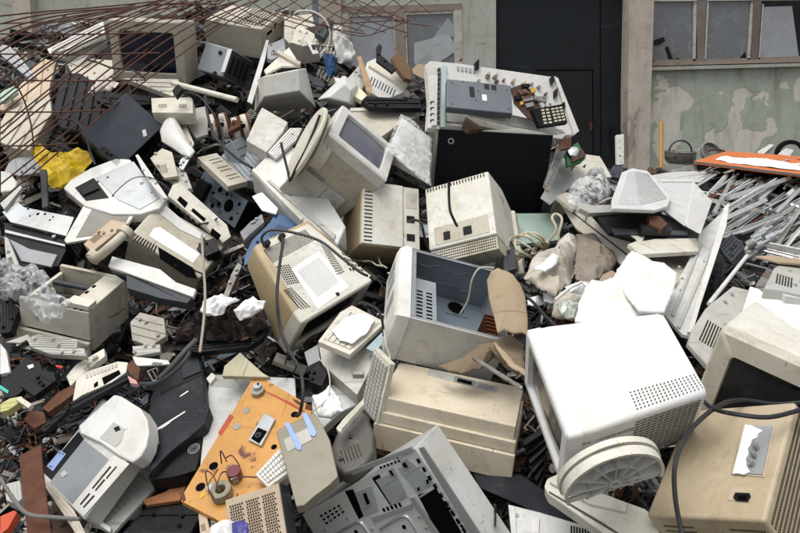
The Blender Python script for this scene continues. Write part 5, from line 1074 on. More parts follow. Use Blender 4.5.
for pts in (((223, 500, .04), (218, 488, .06), (210, 482, .05), (209, 490, .02)), ((230, 470, .04), (226, 465, .07), (224, 470, .03)), ((228, 464, .03), (236, 466, .05), (242, 472, .03)), ((236, 486, .03), (246, 483, .03), (264, 482, .02)), ((220, 498, .05), (226, 486, .06), (229, 478, .03)), ((240, 500, .03), (238, 508, .04), (230, 506, .04)), ((217, 505, .03), (213, 498, .06), (222, 480, .05))):
    tubemesh(bm, [s.p.l(x, y) + V((0, 0, z)) for x, y, z in pts], .0022, 6)
obj('wires', bm, mat('dark_red_wire', '50282a', .5), s.o)
slab('tan_post', [(198, 513), (206, 511), (211, 533), (200, 534)], GOLD, 'tan square post at the bottom edge left of the perforated power unit', 'post', D=1.62, t=.05, bevel=.004)
crumple('printed_wrapper', [(210, 528), (226, 520), (234, 522), (232, 540), (210, 540)], LABEL, 'white printed wrapper at the bottom edge', 'wrapper', D=1.46, h=.02, amp=.01)
crumple('purple_wrapper', [(232, 523), (242, 520), (248, 524), (250, 540), (234, 540)], PURPLE, 'purple wrapper end beside the perforated power unit', 'wrapper', D=1.44, h=.006, amp=.006)
# bottom centre
slab('black_flat_panel', [(470, 468), (520, 474), (555, 497), (572, 520), (567, 528), (520, 505), (480, 488)], mat('navy_black_panel', '141720', .5, .2, spec=.15), 'flat navy-black panel under the stepped cream case', 'panel', D=1.7, t=.02, bevel=.002)
s = Slab('white_front_panel', [(508, 504), (540, 512), (600, 530), (604, 545), (512, 545)], WPAINT, 'white front panel with a round lock and handle slot at the bottom edge', 'computer case', D=1.6, t=.04, bevel=.003)
s.patch('handle_slot', [(530, 518), (540, 519), (539, 534), (531, 534)], WHITE, .006, bevel=.002)
s.disc('lock', [(517, 515.5, 2)], GREY, .003)
kids(s, [([(570, 525), (604, 533), (604, 545), (570, 538)], 12, 1, .5, .95)], HOLE)
s = Slab('lower_base', [(544, 486), (547, 478), (558, 473), (590, 488), (628, 502), (645, 508), (660, 520), (660, 545), (620, 545), (580, 516), (548, 494)], IVORY, 'cream keyboard-like base under the swivel foot at the bottom right', 'device base', D=1.48, t=.05, bevel=.006)
s.patch('step', [(549, 484), (558, 477), (628, 505), (626, 514), (590, 506)], IVORY, .012, bevel=.004)
s.patch('seam', [(549, 491), (600, 521), (630, 540), (629, 541.5), (598, 523), (549, 493)], INK, .001)
slab('pale_corner_piece', [(668, 431), (692, 421), (697, 427), (686, 436), (664, 444)], LGREY, 'pale triangular plastic corner beside the white monitor grille', 'plastic corner', D=1.6, t=.02)
# gap fins
for i in range(7):
    slab('black_fin', [(522 + i * 3, 440 + i * 9), (548 - i, 424 + i * 9), (550 - i, 429 + i * 9), (524 + i * 3, 446 + i * 9)], BLACK, 'black plastic fin in the dark gap between cream case and white monitor', 'plastic fin', 'black fins in the dark gap', D=1.78, t=.02)

# --- right side panels
s = Slab('grey_door_panel', [(722, 212), (728, 207), (727, 218), (700, 304), (690, 336), (682, 334), (662, 312), (664, 306), (692, 254), (700, 232)], WPAINT, 'tall ribbed grey metal panel standing before the pile of metal strips', 'metal panel', an=[(725, 210, 2.7), (662, 310, 1.95), (690, 334, 1.85), (700, 250, 2.45)], t=.015, bevel=.002)
s.patch('rib', [[(716, 236), (718, 236), (680, 330), (677, 328)], [(700, 245), (702, 245), (674, 318), (671, 316)]], LGREY, .008, bevel=.002)
s.patch('flange', [(724, 209), (729, 205), (726, 228), (700, 308), (692, 336), (687, 335)], WHITE, .014, bevel=.001)
s.disc('fastener', [(679, 268, 1.5), (682, 279, 1.2), (681, 291, 1.4), (704, 262, 1)], LGREY, .008)
slab('dark_grille_part', [(694, 318), (712, 258), (722, 262), (716, 290), (706, 312)], BLACK, 'black plastic grille part right of the tall ribbed panel', 'plastic part', D=2.35, t=.03)
slab('navy_plate', [(718, 246), (732, 233), (745, 246), (732, 262), (724, 254)], mat('navy_plate', '272b36', .4, .3), 'small navy plate with dark holes before the strips', 'metal plate', D=2.5, t=.015)
bm = BM(); a_, c_ = P(709, 304, 1.95), P(747, 256, 2.35); cyl(bm, (0, 0, 0), c_ - a_, .009, (c_ - a_).length, 10); o = obj('white_rod', bm, WHITE); o.location = (a_ + c_) / 2; tag(o, 'white square rod leaning between two grey panels', 'rod')
slab('grey_bent_panel', [(733, 286), (749, 290), (746, 310), (728, 360), (708, 366), (688, 343), (692, 330), (706, 308)], LGREY, 'bent grey panel between the white monitor and the ivory monitor', 'metal panel', an=[(733, 286, 2.05), (749, 290, 2.02), (710, 366, 1.72), (690, 343, 1.76)], t=.02, bevel=.004)
slab('mesh_insert', [(756, 284), (770, 264), (780, 266), (764, 290)], STEELR, 'fine grid piece behind the white case at right', 'grid', D=2.1, t=.01)
slab('wood_scrap', [(755, 256), (774, 255), (800, 259), (806, 264), (780, 262)], CARDL, 'thin pale wood strip under the metal strips at the right border', 'wood strip', D=2.25, t=.01)
slab('grey_side_case', [(764, 288), (774, 268), (794, 256), (808, 262), (808, 296), (780, 290)], LGREY, 'grey case flank at the right border under the strips', 'computer case', D=2.05, t=.1, bevel=.004)
slab('grey_case_flank', [(774, 268), (800, 262), (812, 300), (786, 296), (778, 290)], WPAINT, 'pale case side right of the fine grid', 'computer case', D=2.0, t=.08)
slab('snow_topped_case', [(750, 286), (812, 304), (812, 336), (740, 318)], PAPER, 'bright snow-topped case behind the ivory monitor at the right border', 'computer case', D=1.86, t=.08, bevel=.004)

# --- orange board and things near the wall
s = Slab('orange_board', [(694, 161), (727, 151), (820, 158), (830, 178), (800, 174)], ORANGE2, 'long orange board with a strip of snow on the metal strip pile', 'board', an=[(694, 161, 5.0), (727, 151, 5.9), (800, 158, 5.9), (800, 174, 4.6)], t=.03)
s.patch('under_edge', [(694, 161.5), (800, 174.2), (830, 178), (830, 180), (800, 176.2), (694, 163)], DGREY, .001)
cr = crumple('snow_strip', [(715, 159), (722, 157), (745, 160), (770, 162), (800, 164), (802, 171), (780, 169), (750, 165), (730, 163)], SNOW, 'long pinkish-white snow strip on the orange board', 'snow', an=[(694, 161, 4.97), (727, 151, 5.87), (800, 158, 5.87), (800, 174, 4.57)], h=.03, amp=.02, fr=5)
for cx, cy, rx, D, lab in ((680, 157, 15, 6.6, 'dented grey metal pot with a wire handle near the wall'), (709, 151, 13, 6.9, 'round rusty-rimmed sieve tilted beside the dented pot')):
    r = rx / FP * D * SC; bm = BM(); rings = []
    pr = [(0, 0), (.8, 0), (.95, .25), (1, .75), (1.04, .78)] if D < 6.7 else [(0, 0), (.6, .02), (.95, .15), (1, .45), (1.03, .47)]
    for rr_, z in pr[1:]: rings.append([V((math.cos(a * math.pi / 14) * rr_ * r, math.sin(a * math.pi / 14) * rr_ * r, z * r)) for a in range(28)])
    loft(bm, rings, cap1=False); o = obj('metal_pot' if D < 6.7 else 'sieve', bm, STEELR, solid=.006); o.location = P(cx, cy + 6, D); 
    if D > 6.7: o.rotation_euler = (math.radians(60), .2, .3)
    tag(o, lab, 'pot' if D < 6.7 else 'sieve')
    bm = BM(); tubemesh(bm, [V((math.cos(a) * r * .75, 0, r * .75 + math.sin(a) * r * (.75 if D < 6.7 else .5))) for a in [math.pi * k / 10 for k in range(11)]], .012, 6); obj('handle', bm, DGREY if D < 6.7 else RUST, o)
bm = BM(); a_, c_ = P(661, 168, 8.5), P(661, 122, 8.7); cyl(bm, (0, 0, 0), c_ - a_, .03, (c_ - a_).length, 10); o = obj('wooden_stick', bm, mat('yellow_wood', 'b98a3c', .6, .3)); o.location = (a_ + c_) / 2; tag(o, 'yellowish wooden stick leaning upright against the peeling wall', 'stick')
bm = BM(); a_ = P(790, 154, 6.6); ringp(bm, (0, 0, 0), (.2, 1, .1), .13, .18, .05, 30); o = obj('black_wheel_ring', bm, BLACK); o.location = a_; tag(o, 'black ring standing behind the orange board at the right', 'ring')
slab('white_stub', [(757, 152), (770, 144), (774, 145), (762, 155)], WHITE, 'short white profile stub lying behind the orange board', 'metal stub', D=6.6, t=.06)
slab('white_stub', [(778, 154), (786, 148), (794, 150), (790, 156)], WHITE, 'white bent fitting inside the black ring', 'fitting', D=6.4, t=.06)
slab('white_sheet', [(645, 176), (672, 172), (716, 170), (700, 182), (656, 184)], WPAINT, 'white flat sheet between mesh box and pots', 'sheet', D=4.6, t=.02)

for q, D, m, t, lab, cat in (
    ([(186, 232), (196, 226), (206, 240), (214, 238), (220, 250), (206, 256), (192, 246)], 2.52, BLACK, .06, 'black broken housing right of the broken beige printer', 'housing'),
    ([(223, 296), (231, 274), (238, 262), (242, 266), (232, 288), (228, 298)], 2.3, STEELR, .02, 'dull steel arm standing behind the snow mounds', 'steel lever'),
    ([(240, 232), (250, 222), (262, 214), (264, 222), (250, 234), (244, 240)], 2.42, GREY, .03, 'grey ribbed plastic corner beside the blue sheet', 'plastic corner'),
    ([(252, 196), (262, 192), (278, 208), (276, 214), (262, 210)], 2.5, SNOW, .01, 'white paper scrap beside the black computer tower', 'paper'),
    ([(206, 378), (212, 372), (216, 376), (210, 384)], 1.94, WHITE, .02, 'small white plastic peg at the white sheet corner', 'peg'),
    ([(224, 366), (240, 352), (262, 372), (270, 377), (222, 376)], 2.02, mat('yellowish_clear_sheet', 'b0ab92', .4, .5), .02, 'yellowish plastic wedge behind the white painted sheet', 'wedge'),
    ([(304, 352), (318, 344), (320, 360), (308, 366)], 2.04, GREY, .05, 'grey round-edged dial housing left of the metal case', 'dial'),
    ([(308, 372), (318, 362), (328, 372), (322, 386), (310, 382)], 1.98, BLACK, .06, 'black box under the grey metal case', 'box'),
    ([(130, 322), (140, 312), (164, 318), (166, 336), (150, 346), (132, 340)], 2.12, mat('dusty_grey_lid', '9c988e', .5, .6), .03, 'dusty grey plastic cover right of the open laser printer', 'plastic cover'),
    ([(132, 346), (160, 344), (160, 352), (134, 356)], 2.06, LGREY, .02, 'thin pale plate under the dusty grey cover', 'plate'),
    ([(132, 356), (168, 360), (170, 364), (136, 366)], 2.02, WHITE, .01, 'narrow white strip among cables right of the ridged bar', 'strip'),
    ([(0, 300), (8, 296), (18, 310), (10, 332), (0, 334)], 2.2, BLACK, .04, 'black box side at the left border under the plastic film', 'box'),
    ([(96, 150), (104, 146), (122, 160), (118, 168)], 2.78, BLACK, .05, 'black tube end between slate case and scanner', 'tube'),
    ([(150, 158), (162, 148), (172, 152), (178, 176), (164, 178)], 2.7, BEIGE, .02, 'beige upright plate between scanner and open hood', 'plate'),
    ([(166, 176), (176, 166), (186, 172), (192, 188), (180, 190)], 2.66, LGREY, .03, 'pale broken hinge block below the open hood', 'hinge block'),
    ([(228, 132), (232, 120), (246, 116), (248, 122)], 2.9, RUST, .03, 'rusty wire-wound coil behind the ceramic rings', 'coil'),
    ([(96, 100), (108, 92), (150, 96), (150, 104), (110, 108)], 3.05, BLACK, .04, 'black slatted housing under the dark-screened monitor', 'housing'),
    ([(14, 70), (30, 60), (44, 66), (40, 78), (22, 84)], 3.5, DGREY, .06, 'dark grey broken machine part behind the mesh at far left', 'machine part'),
    ([(0, 44), (10, 46), (36, 76), (30, 80), (0, 54)], 3.5, STEEL, .03, 'pale slotted steel rail behind the mesh at the left border', 'steel rail'),
    ([(502, 242), (514, 240), (516, 268), (504, 272)], 2.3, DGREY, .03, 'dark metal edge right of the cream comb-vented monitor', 'metal edge'),
    ([(436, 236), (486, 246), (496, 262), (440, 250)], 2.38, WPAINT, .03, 'white grooved bracket lying under the comb-vented monitor', 'bracket'),
    ([(330, 212), (340, 220), (350, 236), (344, 246), (332, 232)], 2.6, LGREY, .02, 'pale shell edge left of the beige monitor on end', 'plastic shell')):
    slab(cat.replace(' ', '_'), q, m, lab, cat, D=D, t=t, bevel=.003)

rr = random.Random(31)
SKIP = ('orange', 'white_sheet', 'frosted', 'cardboard', 'rust', 'snow', 'paper', 'foam', 'wood', 'tar', 'teal', 'brush', 'black_flat', 'brown_batten', 'torn', 'black_fin', 'leaning', 'film', 'white_wrapped', 'copier', 'white_case', 'wedge', 'round', 'mesh', 'orange_board', 'purple', 'chip', 'red', 'pink')
for s_ in SLABS:
    if not s_.o.children and not any(k in s_.o.name for k in SKIP): auto_detail(s_, rr)
# ================================================================== building
DW = 9.6        # distance of the wall
def wl(px, py, o=0.0): return P(px, py, DW - o / SC)
def walltile(name, out, m, t, front, label, cat, parent=None, group=None):
    """a piece of the facade: outline in directions, front face `front` m proud of the wall plane, t thick"""
    d = DW - front / SC; ys = sum(p[1] for p in out) / len(out)
    # upright plane facing the yard (constant Y)
    Y0 = P(400, 90, d).y
    pts = []
    for x, y in out:
        r = ray(x, y); pts.append(EYE + r * (Y0 / r.y))
    c = sum(pts, Vector()) / len(pts); bm = BM()
    a = [bm.verts.new(p - c) for p in pts]; b_ = [bm.verts.new(p - c + Vector((0, t, 0))) for p in pts]; n = len(pts)
    bm.faces.new(a); bm.faces.new(b_[::-1])
    for i in range(n): bm.faces.new((a[i], b_[i], b_[(i + 1) % n], a[(i + 1) % n]))
    o = obj(name, bm, m)
    if parent: o.parent = parent; o.location = c - parent.location
    else: o.location = c; tag(o, label, cat, group)
    return o
def plaster(name, base, peel, thr, stain='3a3630', st=.3, blobs=()):
    m = mat(name, base, .85, .4, '6a675c', bump=.4, scale=.6)
    nt = m.node_tree; N = nt.nodes; L = nt.links; b = N['Principled BSDF']
    src = b.inputs['Base Color'].links[0].from_socket
    g = N.new('ShaderNodeTexCoord'); n = N.new('ShaderNodeTexNoise'); n.inputs['Scale'].default_value = 1.15; n.inputs['Detail'].default_value = 9; n.inputs['Roughness'].default_value = .62; n.inputs['Distortion'].default_value = .4
    L.new(g.outputs['Object'], n.inputs['Vector'])
    src_n = n.outputs[0]
    for bx_, bz_, rx_, rz_ in blobs:
        sb = N.new('ShaderNodeVectorMath'); sb.operation = 'SUBTRACT'; sb.inputs[1].default_value = (bx_, 0, bz_); L.new(g.outputs['Object'], sb.inputs[0])
        dv = N.new('ShaderNodeVectorMath'); dv.operation = 'DIVIDE'; dv.inputs[1].default_value = (rx_, 99, rz_); L.new(sb.outputs[0], dv.inputs[0])
        ln = N.new('ShaderNodeVectorMath'); ln.operation = 'LENGTH'; L.new(dv.outputs[0], ln.inputs[0])
        mr = N.new('ShaderNodeMapRange'); mr.inputs['From Min'].default_value = 1.6; mr.inputs['From Max'].default_value = .3; mr.inputs['To Min'].default_value = 0; mr.inputs['To Max'].default_value = .2; L.new(ln.outputs['Value'], mr.inputs['Value'])
        ad = N.new('ShaderNodeMath'); ad.operation = 'ADD'; L.new(src_n, ad.inputs[0]); L.new(mr.outputs[0], ad.inputs[1]); src_n = ad.outputs[0]
    r = N.new('ShaderNodeMapRange'); r.inputs['From Min'].default_value = thr; r.inputs['From Max'].default_value = thr + .008; L.new(src_n, r.inputs['Value'])
    n2 = N.new('ShaderNodeTexNoise'); n2.inputs['Scale'].default_value = 7; n2.inputs['Detail'].default_value = 8; L.new(g.outputs['Object'], n2.inputs['Vector'])
    pc = N.new('ShaderNodeMix'); pc.data_type = 'RGBA'; pc.inputs[6].default_value = hx(peel); pc.inputs[7].default_value = tuple(v * .7 for v in hx(peel))[:3] + (1,); L.new(n2.outputs[0], pc.inputs[0])
    x = N.new('ShaderNodeMix'); x.data_type = 'RGBA'; L.new(r.outputs[0], x.inputs[0]); L.new(src, x.inputs[6]); L.new(pc.outputs[2], x.inputs[7])
    # water stains running down from the sill
    mp = N.new('ShaderNodeMapping'); mp.inputs['Scale'].default_value = (2.2, 2.2, .5); L.new(g.outputs['Object'], mp.inputs[0])
    n3 = N.new('ShaderNodeTexNoise'); n3.inputs['Scale'].default_value = 2; n3.inputs['Detail'].default_value = 8; n3.inputs['Roughness'].default_value = .7; L.new(mp.outputs[0], n3.inputs['Vector'])
    r3 = N.new('ShaderNodeMapRange'); r3.inputs['From Min'].default_value = .5; r3.inputs['From Max'].default_value = .8; r3.inputs['To Max'].default_value = st * 2; L.new(n3.outputs[0], r3.inputs['Value'])
    y = N.new('ShaderNodeMix'); y.data_type = 'RGBA'; L.new(r3.outputs[0], y.inputs[0]); L.new(x.outputs[2], y.inputs[6]); y.inputs[7].default_value = hx(stain)
    L.new(y.outputs[2], b.inputs['Base Color'])
    bp = N.new('ShaderNodeBump'); bp.inputs['Strength'].default_value = .6; bp.inputs['Distance'].default_value = .02; bp.invert = True
    L.new(r.outputs[0], bp.inputs['Height']); L.new(bp.outputs[0], b.inputs['Normal'])
    return m
_cx = sum(p[0] for p in ((640, 69.5), (1040, 60), (1040, 260), (640, 260))) / 4; _m = DW * SC / FP
PL1 = plaster('green_grey_plaster_peeling', 'a9b0a5', 'd6d1c5', .60, blobs=[((x - 840) * _m, (162.5 - y) * _m, rx * _m, ry * _m) for x, y, rx, ry in
    ((664, 95, 14, 22), (684, 98, 12, 9), (662, 130, 16, 26), (742, 92, 14, 8), (732, 108, 8, 18), (742, 135, 16, 14), (770, 125, 7, 10), (797, 85, 6, 10), (716, 91, 4, 3), (780, 84, 5, 4), (725, 150, 25, 8), (870, 100, 20, 30))])
PL2 = plaster('green_grey_plaster', 'b0b4ab', 'bcb6aa', .66)
PIL = plaster('greyish_render', 'bdb4a8', 'a59a8e', .6, '55504a', .35)
FRM = mat('weathered_white_window_wood', 'bdbab4', .8, .7, '5c4c40', bump=.5, rust=.1)
FRB = mat('weathered_brown_window_wood', '8e8278', .8, .7, '4c3a30', bump=.5)
DOORM = mat('blackened_blue_steel', '171c21', .5, .6, '2c3236', metal=.1, bump=.2, scale=.4, spec=.3)
GLASS = mat('dusty_window_glass', '6c7075', .12, .7, '9a9ca0', bump=0, scale=.5, spec=.8)
GLASS2 = mat('clouded_window_glass', '9a9ea6', .3, .5, '6a6c70', bump=0, scale=.4)
bw = empty('factory_building', Matrix.Translation((0, P(400, 90, DW).y, 0)), 'old factory facade with peeling green plaster, dirty windows and a blackened steel door', 'building')
def W(name, out, m, t, front, par=None, **k):
    o = walltile(name, out, m, t, front, None, None, parent=bw)
    if par:      # re-hang under a part
        o.parent = par; o.location = o.location - par.location
    return o
W('wall', [(-240, -60), (340, -60), (340, 260), (-240, 260)], PL2, .3, 0)
W('wall', [(340, -60), (462, -60), (462, 3.5), (340, 7)], PL2, .3, 0)
W('wall', [(340, 90), (462, 90), (462, 260), (340, 260)], PL2, .3, 0)
W('wall', [(462.1, -60), (496, -60), (496, 260), (462.1, 260)], PL2, .3, 0.003)
W('wall', [(496.1, -60), (626, -60), (626, -14), (496.1, -14)], PL2, .3, 0)
W('wall', [(640, 69.5), (1040, 60), (1040, 260), (640, 260)], PL1, .3, 0)
W('wall', [(640, -60), (1040, -60), (1040, -12), (640, -6)], PL2, .3, 0)
W('pilaster', [(631, -60), (656, -60), (651, 100), (648, 260), (628, 260), (628, 100)], PIL, .45, .3)
W('pilaster', [(6, -60), (26, -60), (34, 70), (34, 260), (19, 260), (17, 50)], mat('pinkish_grey_render', 'c0b6aa', .85, .5, bump=.4), .35, .2)
W('pilaster', [(322, -60), (341, -60), (341, 260), (322, 260)], mat('pinkish_grey_render2', 'b0a69a', .85, .4, bump=.4), .35, .1)
# dark room behind the windows and door
W('dark_interior', [(300, -60), (1040, -60), (1040, 230), (300, 230)], mat('dark_room', '16181a', .9, .3), .05, -1.6)
dr = W('door', [(496, -20), (627, -20), (627, 250), (496, 250)], DOORM, .06, -.12)
W('wicket', [(538, 71), (592, 70.5), (593, 240), (538, 240)], mat('blackened_wicket', '1d1d1e', .6, .7, '382e28', metal=.1, scale=.5, spec=.3), .02, -.105, dr)
W('wicket_gap', [(536, 69.7), (594, 69.4), (594, 70.3), (536, 70.8)], HOLE, .01, -.098, dr); W('wicket_gap', [(592.4, 70), (593, 70), (593.9, 240), (593.3, 240)], HOLE, .01, -.1, dr)
W('door_handle', [(610.5, 123), (613, 123), (613.5, 148), (611, 148)], BLACK, .03, -.06, dr)
W('door_seam', [(600, -20), (600.5, -20), (601.7, 240), (601.2, 240)], HOLE, .01, -.1, dr)
W('hinge', [(589.5, 123), (592.5, 122), (592.5, 129), (589.5, 131)], RUST, .03, -.08, dr)
W('hinge', [(624, 120), (627, 118), (628, 126), (624, 128)], RUST, .03, -.06, dr)
# left window
wf = W('window', [(341, 7.2), (462, 3.6), (462, 10), (341, 13.5)], FRB, .1, .02)
for q, m in (([(341, 13.7), (348, 13.4), (349, 90), (342, 90)], FRM), ([(394.5, 12), (404, 11.7), (407, 90), (397, 90)], FRB), ([(454, 10.2), (462, 10), (462.3, 90), (456.5, 90)], FRM)): W('frame_bar', q, m, .1, .02, wf)
for q in ([(348.2, 13.4), (394, 12.2), (394.5, 15.5), (348.4, 16.8)], [(348.2, 17), (350, 17), (351, 90), (349.2, 90)], [(393, 15.7), (395.5, 15.6), (398.5, 90), (396, 90)], [(404.2, 11.6), (454, 10.3), (454.2, 13.4), (404.4, 15)], [(404.4, 15.2), (406, 15.2), (409, 90), (407.2, 90)], [(453, 13.6), (454.7, 13.5), (457, 90), (455.2, 90)]): W('sash', q, FRM, .06, .0, wf)
W('pane', [(350, 16.8), (393, 15.6), (396, 90), (351, 90)], GLASS2, .01, -.03, wf)
W('pane', [(406, 15), (453, 13.4), (455.5, 90), (409, 90)], GLASS, .01, -.03, wf)
sh = mat('pale_broken_glass', '9da4a8', .25, .3, bump=0)
W('glass_shard', [(430, 42), (448, 18), (455, 26), (455.5, 36)], sh, .006, -.02, wf)
W('glass_shard', [(414, 43), (448, 34), (455, 44), (455, 52), (440, 62), (416, 68), (414, 62)], mat('pale_broken_glass2', 'adb3b6', .25, .3, bump=0), .006, -.012, wf)
W('glass_shard', [(415, 63), (430, 53), (436, 70), (420, 80)], sh, .006, -.005, wf)
# right window: frame bars, three panes, sill
wf = W('window', [(652, 62.3), (1000, 53), (1000, 57), (652, 66)], FRB, .1, .03)
W('sill', [(650, 67), (1000, 58), (1000, 61), (650, 70.5)], mat('grey_sill', 'a5a8a2', .7, .5), .3, .12, wf)
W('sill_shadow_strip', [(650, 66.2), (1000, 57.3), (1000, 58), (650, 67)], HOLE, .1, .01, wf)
for q, m in (([(654, -12), (1000, -18), (1000, -2), (654, 1.5)], FRM), ([(697, -12), (707, -12), (704, 65), (697.5, 65)], mat('grey_brown_window_wood', '77706c', .8, .6, bump=.5)), ([(754.5, -12), (762.5, -12), (757.5, 63), (751, 63)], mat('brown_window_wood2', '6e625c', .8, .6, bump=.5)), ([(804, -12), (812, -12), (810, 62), (803, 62)], FRM)): W('frame_bar', q, m, .1, .025, wf)
for q in ([(693.5, 1.5), (697, 1.5), (695.5, 62), (693, 62)], [(707, 1.5), (709, 1.5), (706, 62), (704.5, 62)], [(751, 1.5), (754, 1.5), (750, 60), (747.5, 60)], [(762.5, 4), (764, 4), (760, 60), (758.5, 60)], [(654, 60), (697, 59), (697, 62), (654, 63)], [(705, 59.5), (751, 58), (751, 61), (705, 62.3)], [(758, 57.5), (803, 56), (803, 59.5), (758, 61)]): W('sash', q, FRM if q[0][1] < 10 else FRB, .06, .005, wf)
W('pane', [(653, 1), (694, 1), (693, 61), (652, 61.5)], GLASS, .01, -.03, wf)
W('pane', [(708, 1), (752, 1), (748, 59.5), (705, 60.5)], GLASS, .01, -.03, wf)
W('pane', [(764, 7), (792, 6), (799, 58), (759, 59)], GLASS2, .01, -.02, wf)
W('interior_junk', [(654, 40), (664, 37), (665, 41), (660, 45), (654, 46)], BLACK, .02, -.02, wf)
W('interior_junk', [(665, 48), (668, 46), (673, 59), (669, 60)], BLACK, .02, -.02, wf)
W('interior_junk', [(671, 60), (678, 58), (682, 61), (672, 62)], BLACK, .02, -.02, wf)
W('broken_edge', [(739, 59.5), (745, 52), (747, 59.5)], BLACK, .02, -.02, wf)
# ledge low-left behind the mesh
W('window', [(40, 26), (100, 22), (108, 60), (44, 66)], mat('dim_louvre_window', '55524c', .8, .4), .03, .02)
bm = BM(); bx(bm, -.05, .05, -.05, .05, -2, 2); o = obj('drainpipe', bm, mat('blue_grey_pipe', '6a7482', .5)); o.location = P(315.5, 20, DW - .5); tag(o, 'blue-grey drainpipe left of the first window', 'drainpipe')

# ================================================================== ground and heap
bm = BM(); bmesh.ops.create_grid(bm, x_segments=2, y_segments=2, size=150); o = obj('ground', bm, mat('yard_ground', '5a564f', .95, .6, '2c2a26', bump=.6)); tag(o, None, None, None, 'structure')
bm = BM(); rows = []
def crest(x): 
    pts = [(-150, 30), (0, 40), (110, 22), (200, 12), (300, 14), (330, 40), (360, 74), (420, 78), (440, 96), (555, 130), (580, 170), (620, 172), (700, 172), (950, 172)]
    for (a, ya), (b_, yb) in zip(pts, pts[1:]):
        if x <= b_: return ya + (yb - ya) * (x - a) / (b_ - a)
    return 172
XS = [-150 + i * 6 for i in range(int(1100 / 6) + 1)]
for x in XS:
    col = []; yc = crest(x)
    for k in range(101):
        y = 640 + (yc - 640) * k / 100
        D = D0(x, y) * 1.0 + .28
        p = P(x, y, D)
        nn = noise.fractal(p * 6, 1, 2, 5) * .05 + noise.noise(p * 22) * .02
        p += Vector((nn * .6, 0, nn))
        col.append(bm.verts.new(p))
    p = P(x, yc, D0(x, yc) + .28); 
    for f_, dz in ((.5, .25), (1.1, .7), (2.0, 1.1)):
        q = p + Vector((0, f_, 0)); q.z = max(-.1, p.z * (1 - dz)); col.append(bm.verts.new(q))
    rows.append(col)
for A, B in zip(rows, rows[1:]):
    for i in range(len(A) - 1): bm.faces.new((A[i], B[i], B[i + 1], A[i + 1]))
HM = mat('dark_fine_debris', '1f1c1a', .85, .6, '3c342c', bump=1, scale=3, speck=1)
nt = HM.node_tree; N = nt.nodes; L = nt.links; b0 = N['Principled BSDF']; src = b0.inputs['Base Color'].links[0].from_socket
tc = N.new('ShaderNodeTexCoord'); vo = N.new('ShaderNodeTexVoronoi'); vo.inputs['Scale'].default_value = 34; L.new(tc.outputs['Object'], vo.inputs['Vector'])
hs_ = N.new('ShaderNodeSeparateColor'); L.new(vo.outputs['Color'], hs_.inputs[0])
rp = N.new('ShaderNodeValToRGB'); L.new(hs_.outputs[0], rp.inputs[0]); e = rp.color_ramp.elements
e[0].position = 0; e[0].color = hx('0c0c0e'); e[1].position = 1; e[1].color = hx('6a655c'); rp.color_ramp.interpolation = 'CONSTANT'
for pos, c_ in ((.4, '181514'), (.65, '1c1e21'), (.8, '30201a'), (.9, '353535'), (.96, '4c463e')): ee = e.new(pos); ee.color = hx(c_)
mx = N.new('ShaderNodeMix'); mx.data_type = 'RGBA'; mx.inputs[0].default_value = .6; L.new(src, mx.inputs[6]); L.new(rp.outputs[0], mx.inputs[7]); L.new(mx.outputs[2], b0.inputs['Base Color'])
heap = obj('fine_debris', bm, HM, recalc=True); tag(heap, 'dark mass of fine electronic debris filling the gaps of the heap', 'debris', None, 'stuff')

# ================================================================== rusty mesh
def rebar(name, lines, r, label, cat='wire mesh'):
    root = None
    c = P(100, 60, 2.8); o = empty(name, Matrix.Translation(c), label, cat)
    for ln in lines:
        bm = BM(); tubemesh(bm, [P(*p) - c for p in ln], r, 6); obj('rod', bm, WIRE, o)
    return o
L_ = []
paths = [((-8, 207), (35, 172), (76, 137), (112, 107), (160, 70), (205, 37), (250, 8)), ((-8, 191), (40, 153), (98, 107), (150, 64), (200, 30), (245, 4)), ((-8, 175), (38, 139), (80, 107), (130, 66), (180, 32), (235, 2)),
    ((-8, 161), (28, 133), (64, 107), (115, 65), (165, 33), (225, 0)), ((-8, 147), (44, 105), (100, 62), (150, 32), (215, -2)), ((-8, 135), (32, 103), (90, 58), (140, 30), (205, -4)), ((-8, 122), (14, 104), (75, 58), (130, 28), (195, -4)),
    ((-8, 111), (60, 58), (115, 28), (185, -5)), ((-8, 99), (50, 55), (100, 28), (175, -4)), ((-8, 86), (40, 52), (90, 26), (165, -2)), ((-8, 71), (36, 42), (85, 22), (150, 4)), ((-8, 57), (30, 35), (75, 20), (140, 6)), ((-8, 45), (28, 27), (70, 17), (130, 8)),
    ((-8, 34), (30, 22), (70, 14), (140, 6), (200, 2)), ((-8, 26), (40, 15), (90, 10), (160, 5), (220, 4)), ((-8, 17), (40, 12), (90, 8), (150, 2), (200, -6)), ((140, 12), (170, 8), (210, 2), (250, -6)), ((120, 30), (160, 20), (205, 10), (262, -6)), ((150, 46), (190, 28), (236, 8), (270, -4))]
for a_, b_ in ((0, 1), (2, 3), (4, 5), (7, 8), (9, 10), (11, 12)):
    pa, pb = paths[a_], paths[b_]; m_ = min(len(pa), len(pb)); off_ = 2.5 * math.sin(a_)
    paths.append(tuple(((pa[i][0] + pb[i][0]) / 2, (pa[i][1] + pb[i][1]) / 2 + off_ * (i % 2)) for i in range(m_)))
paths += [((-8, 60), (18, 88), (30, 120), (34, 150))]
for k, pl_ in enumerate(paths):
    L_.append([(x, y, 2.45 + .9 * min(1, max(0, x) / 240) + .012 * k) for x, y in pl_])
for y, y2, x2, D in ((24, 16, 130, 2.95), (34, 33, 150, 2.85), (54, 53, 160, 2.8), (80, 80, 145, 2.7), (112, 110, 112, 2.65), (146, 143, 78, 2.6)):
    L_.append([(-8, y, D), (x2 / 2, (y + y2) / 2 + 1, D + .02), (x2, y2, D + .12)])
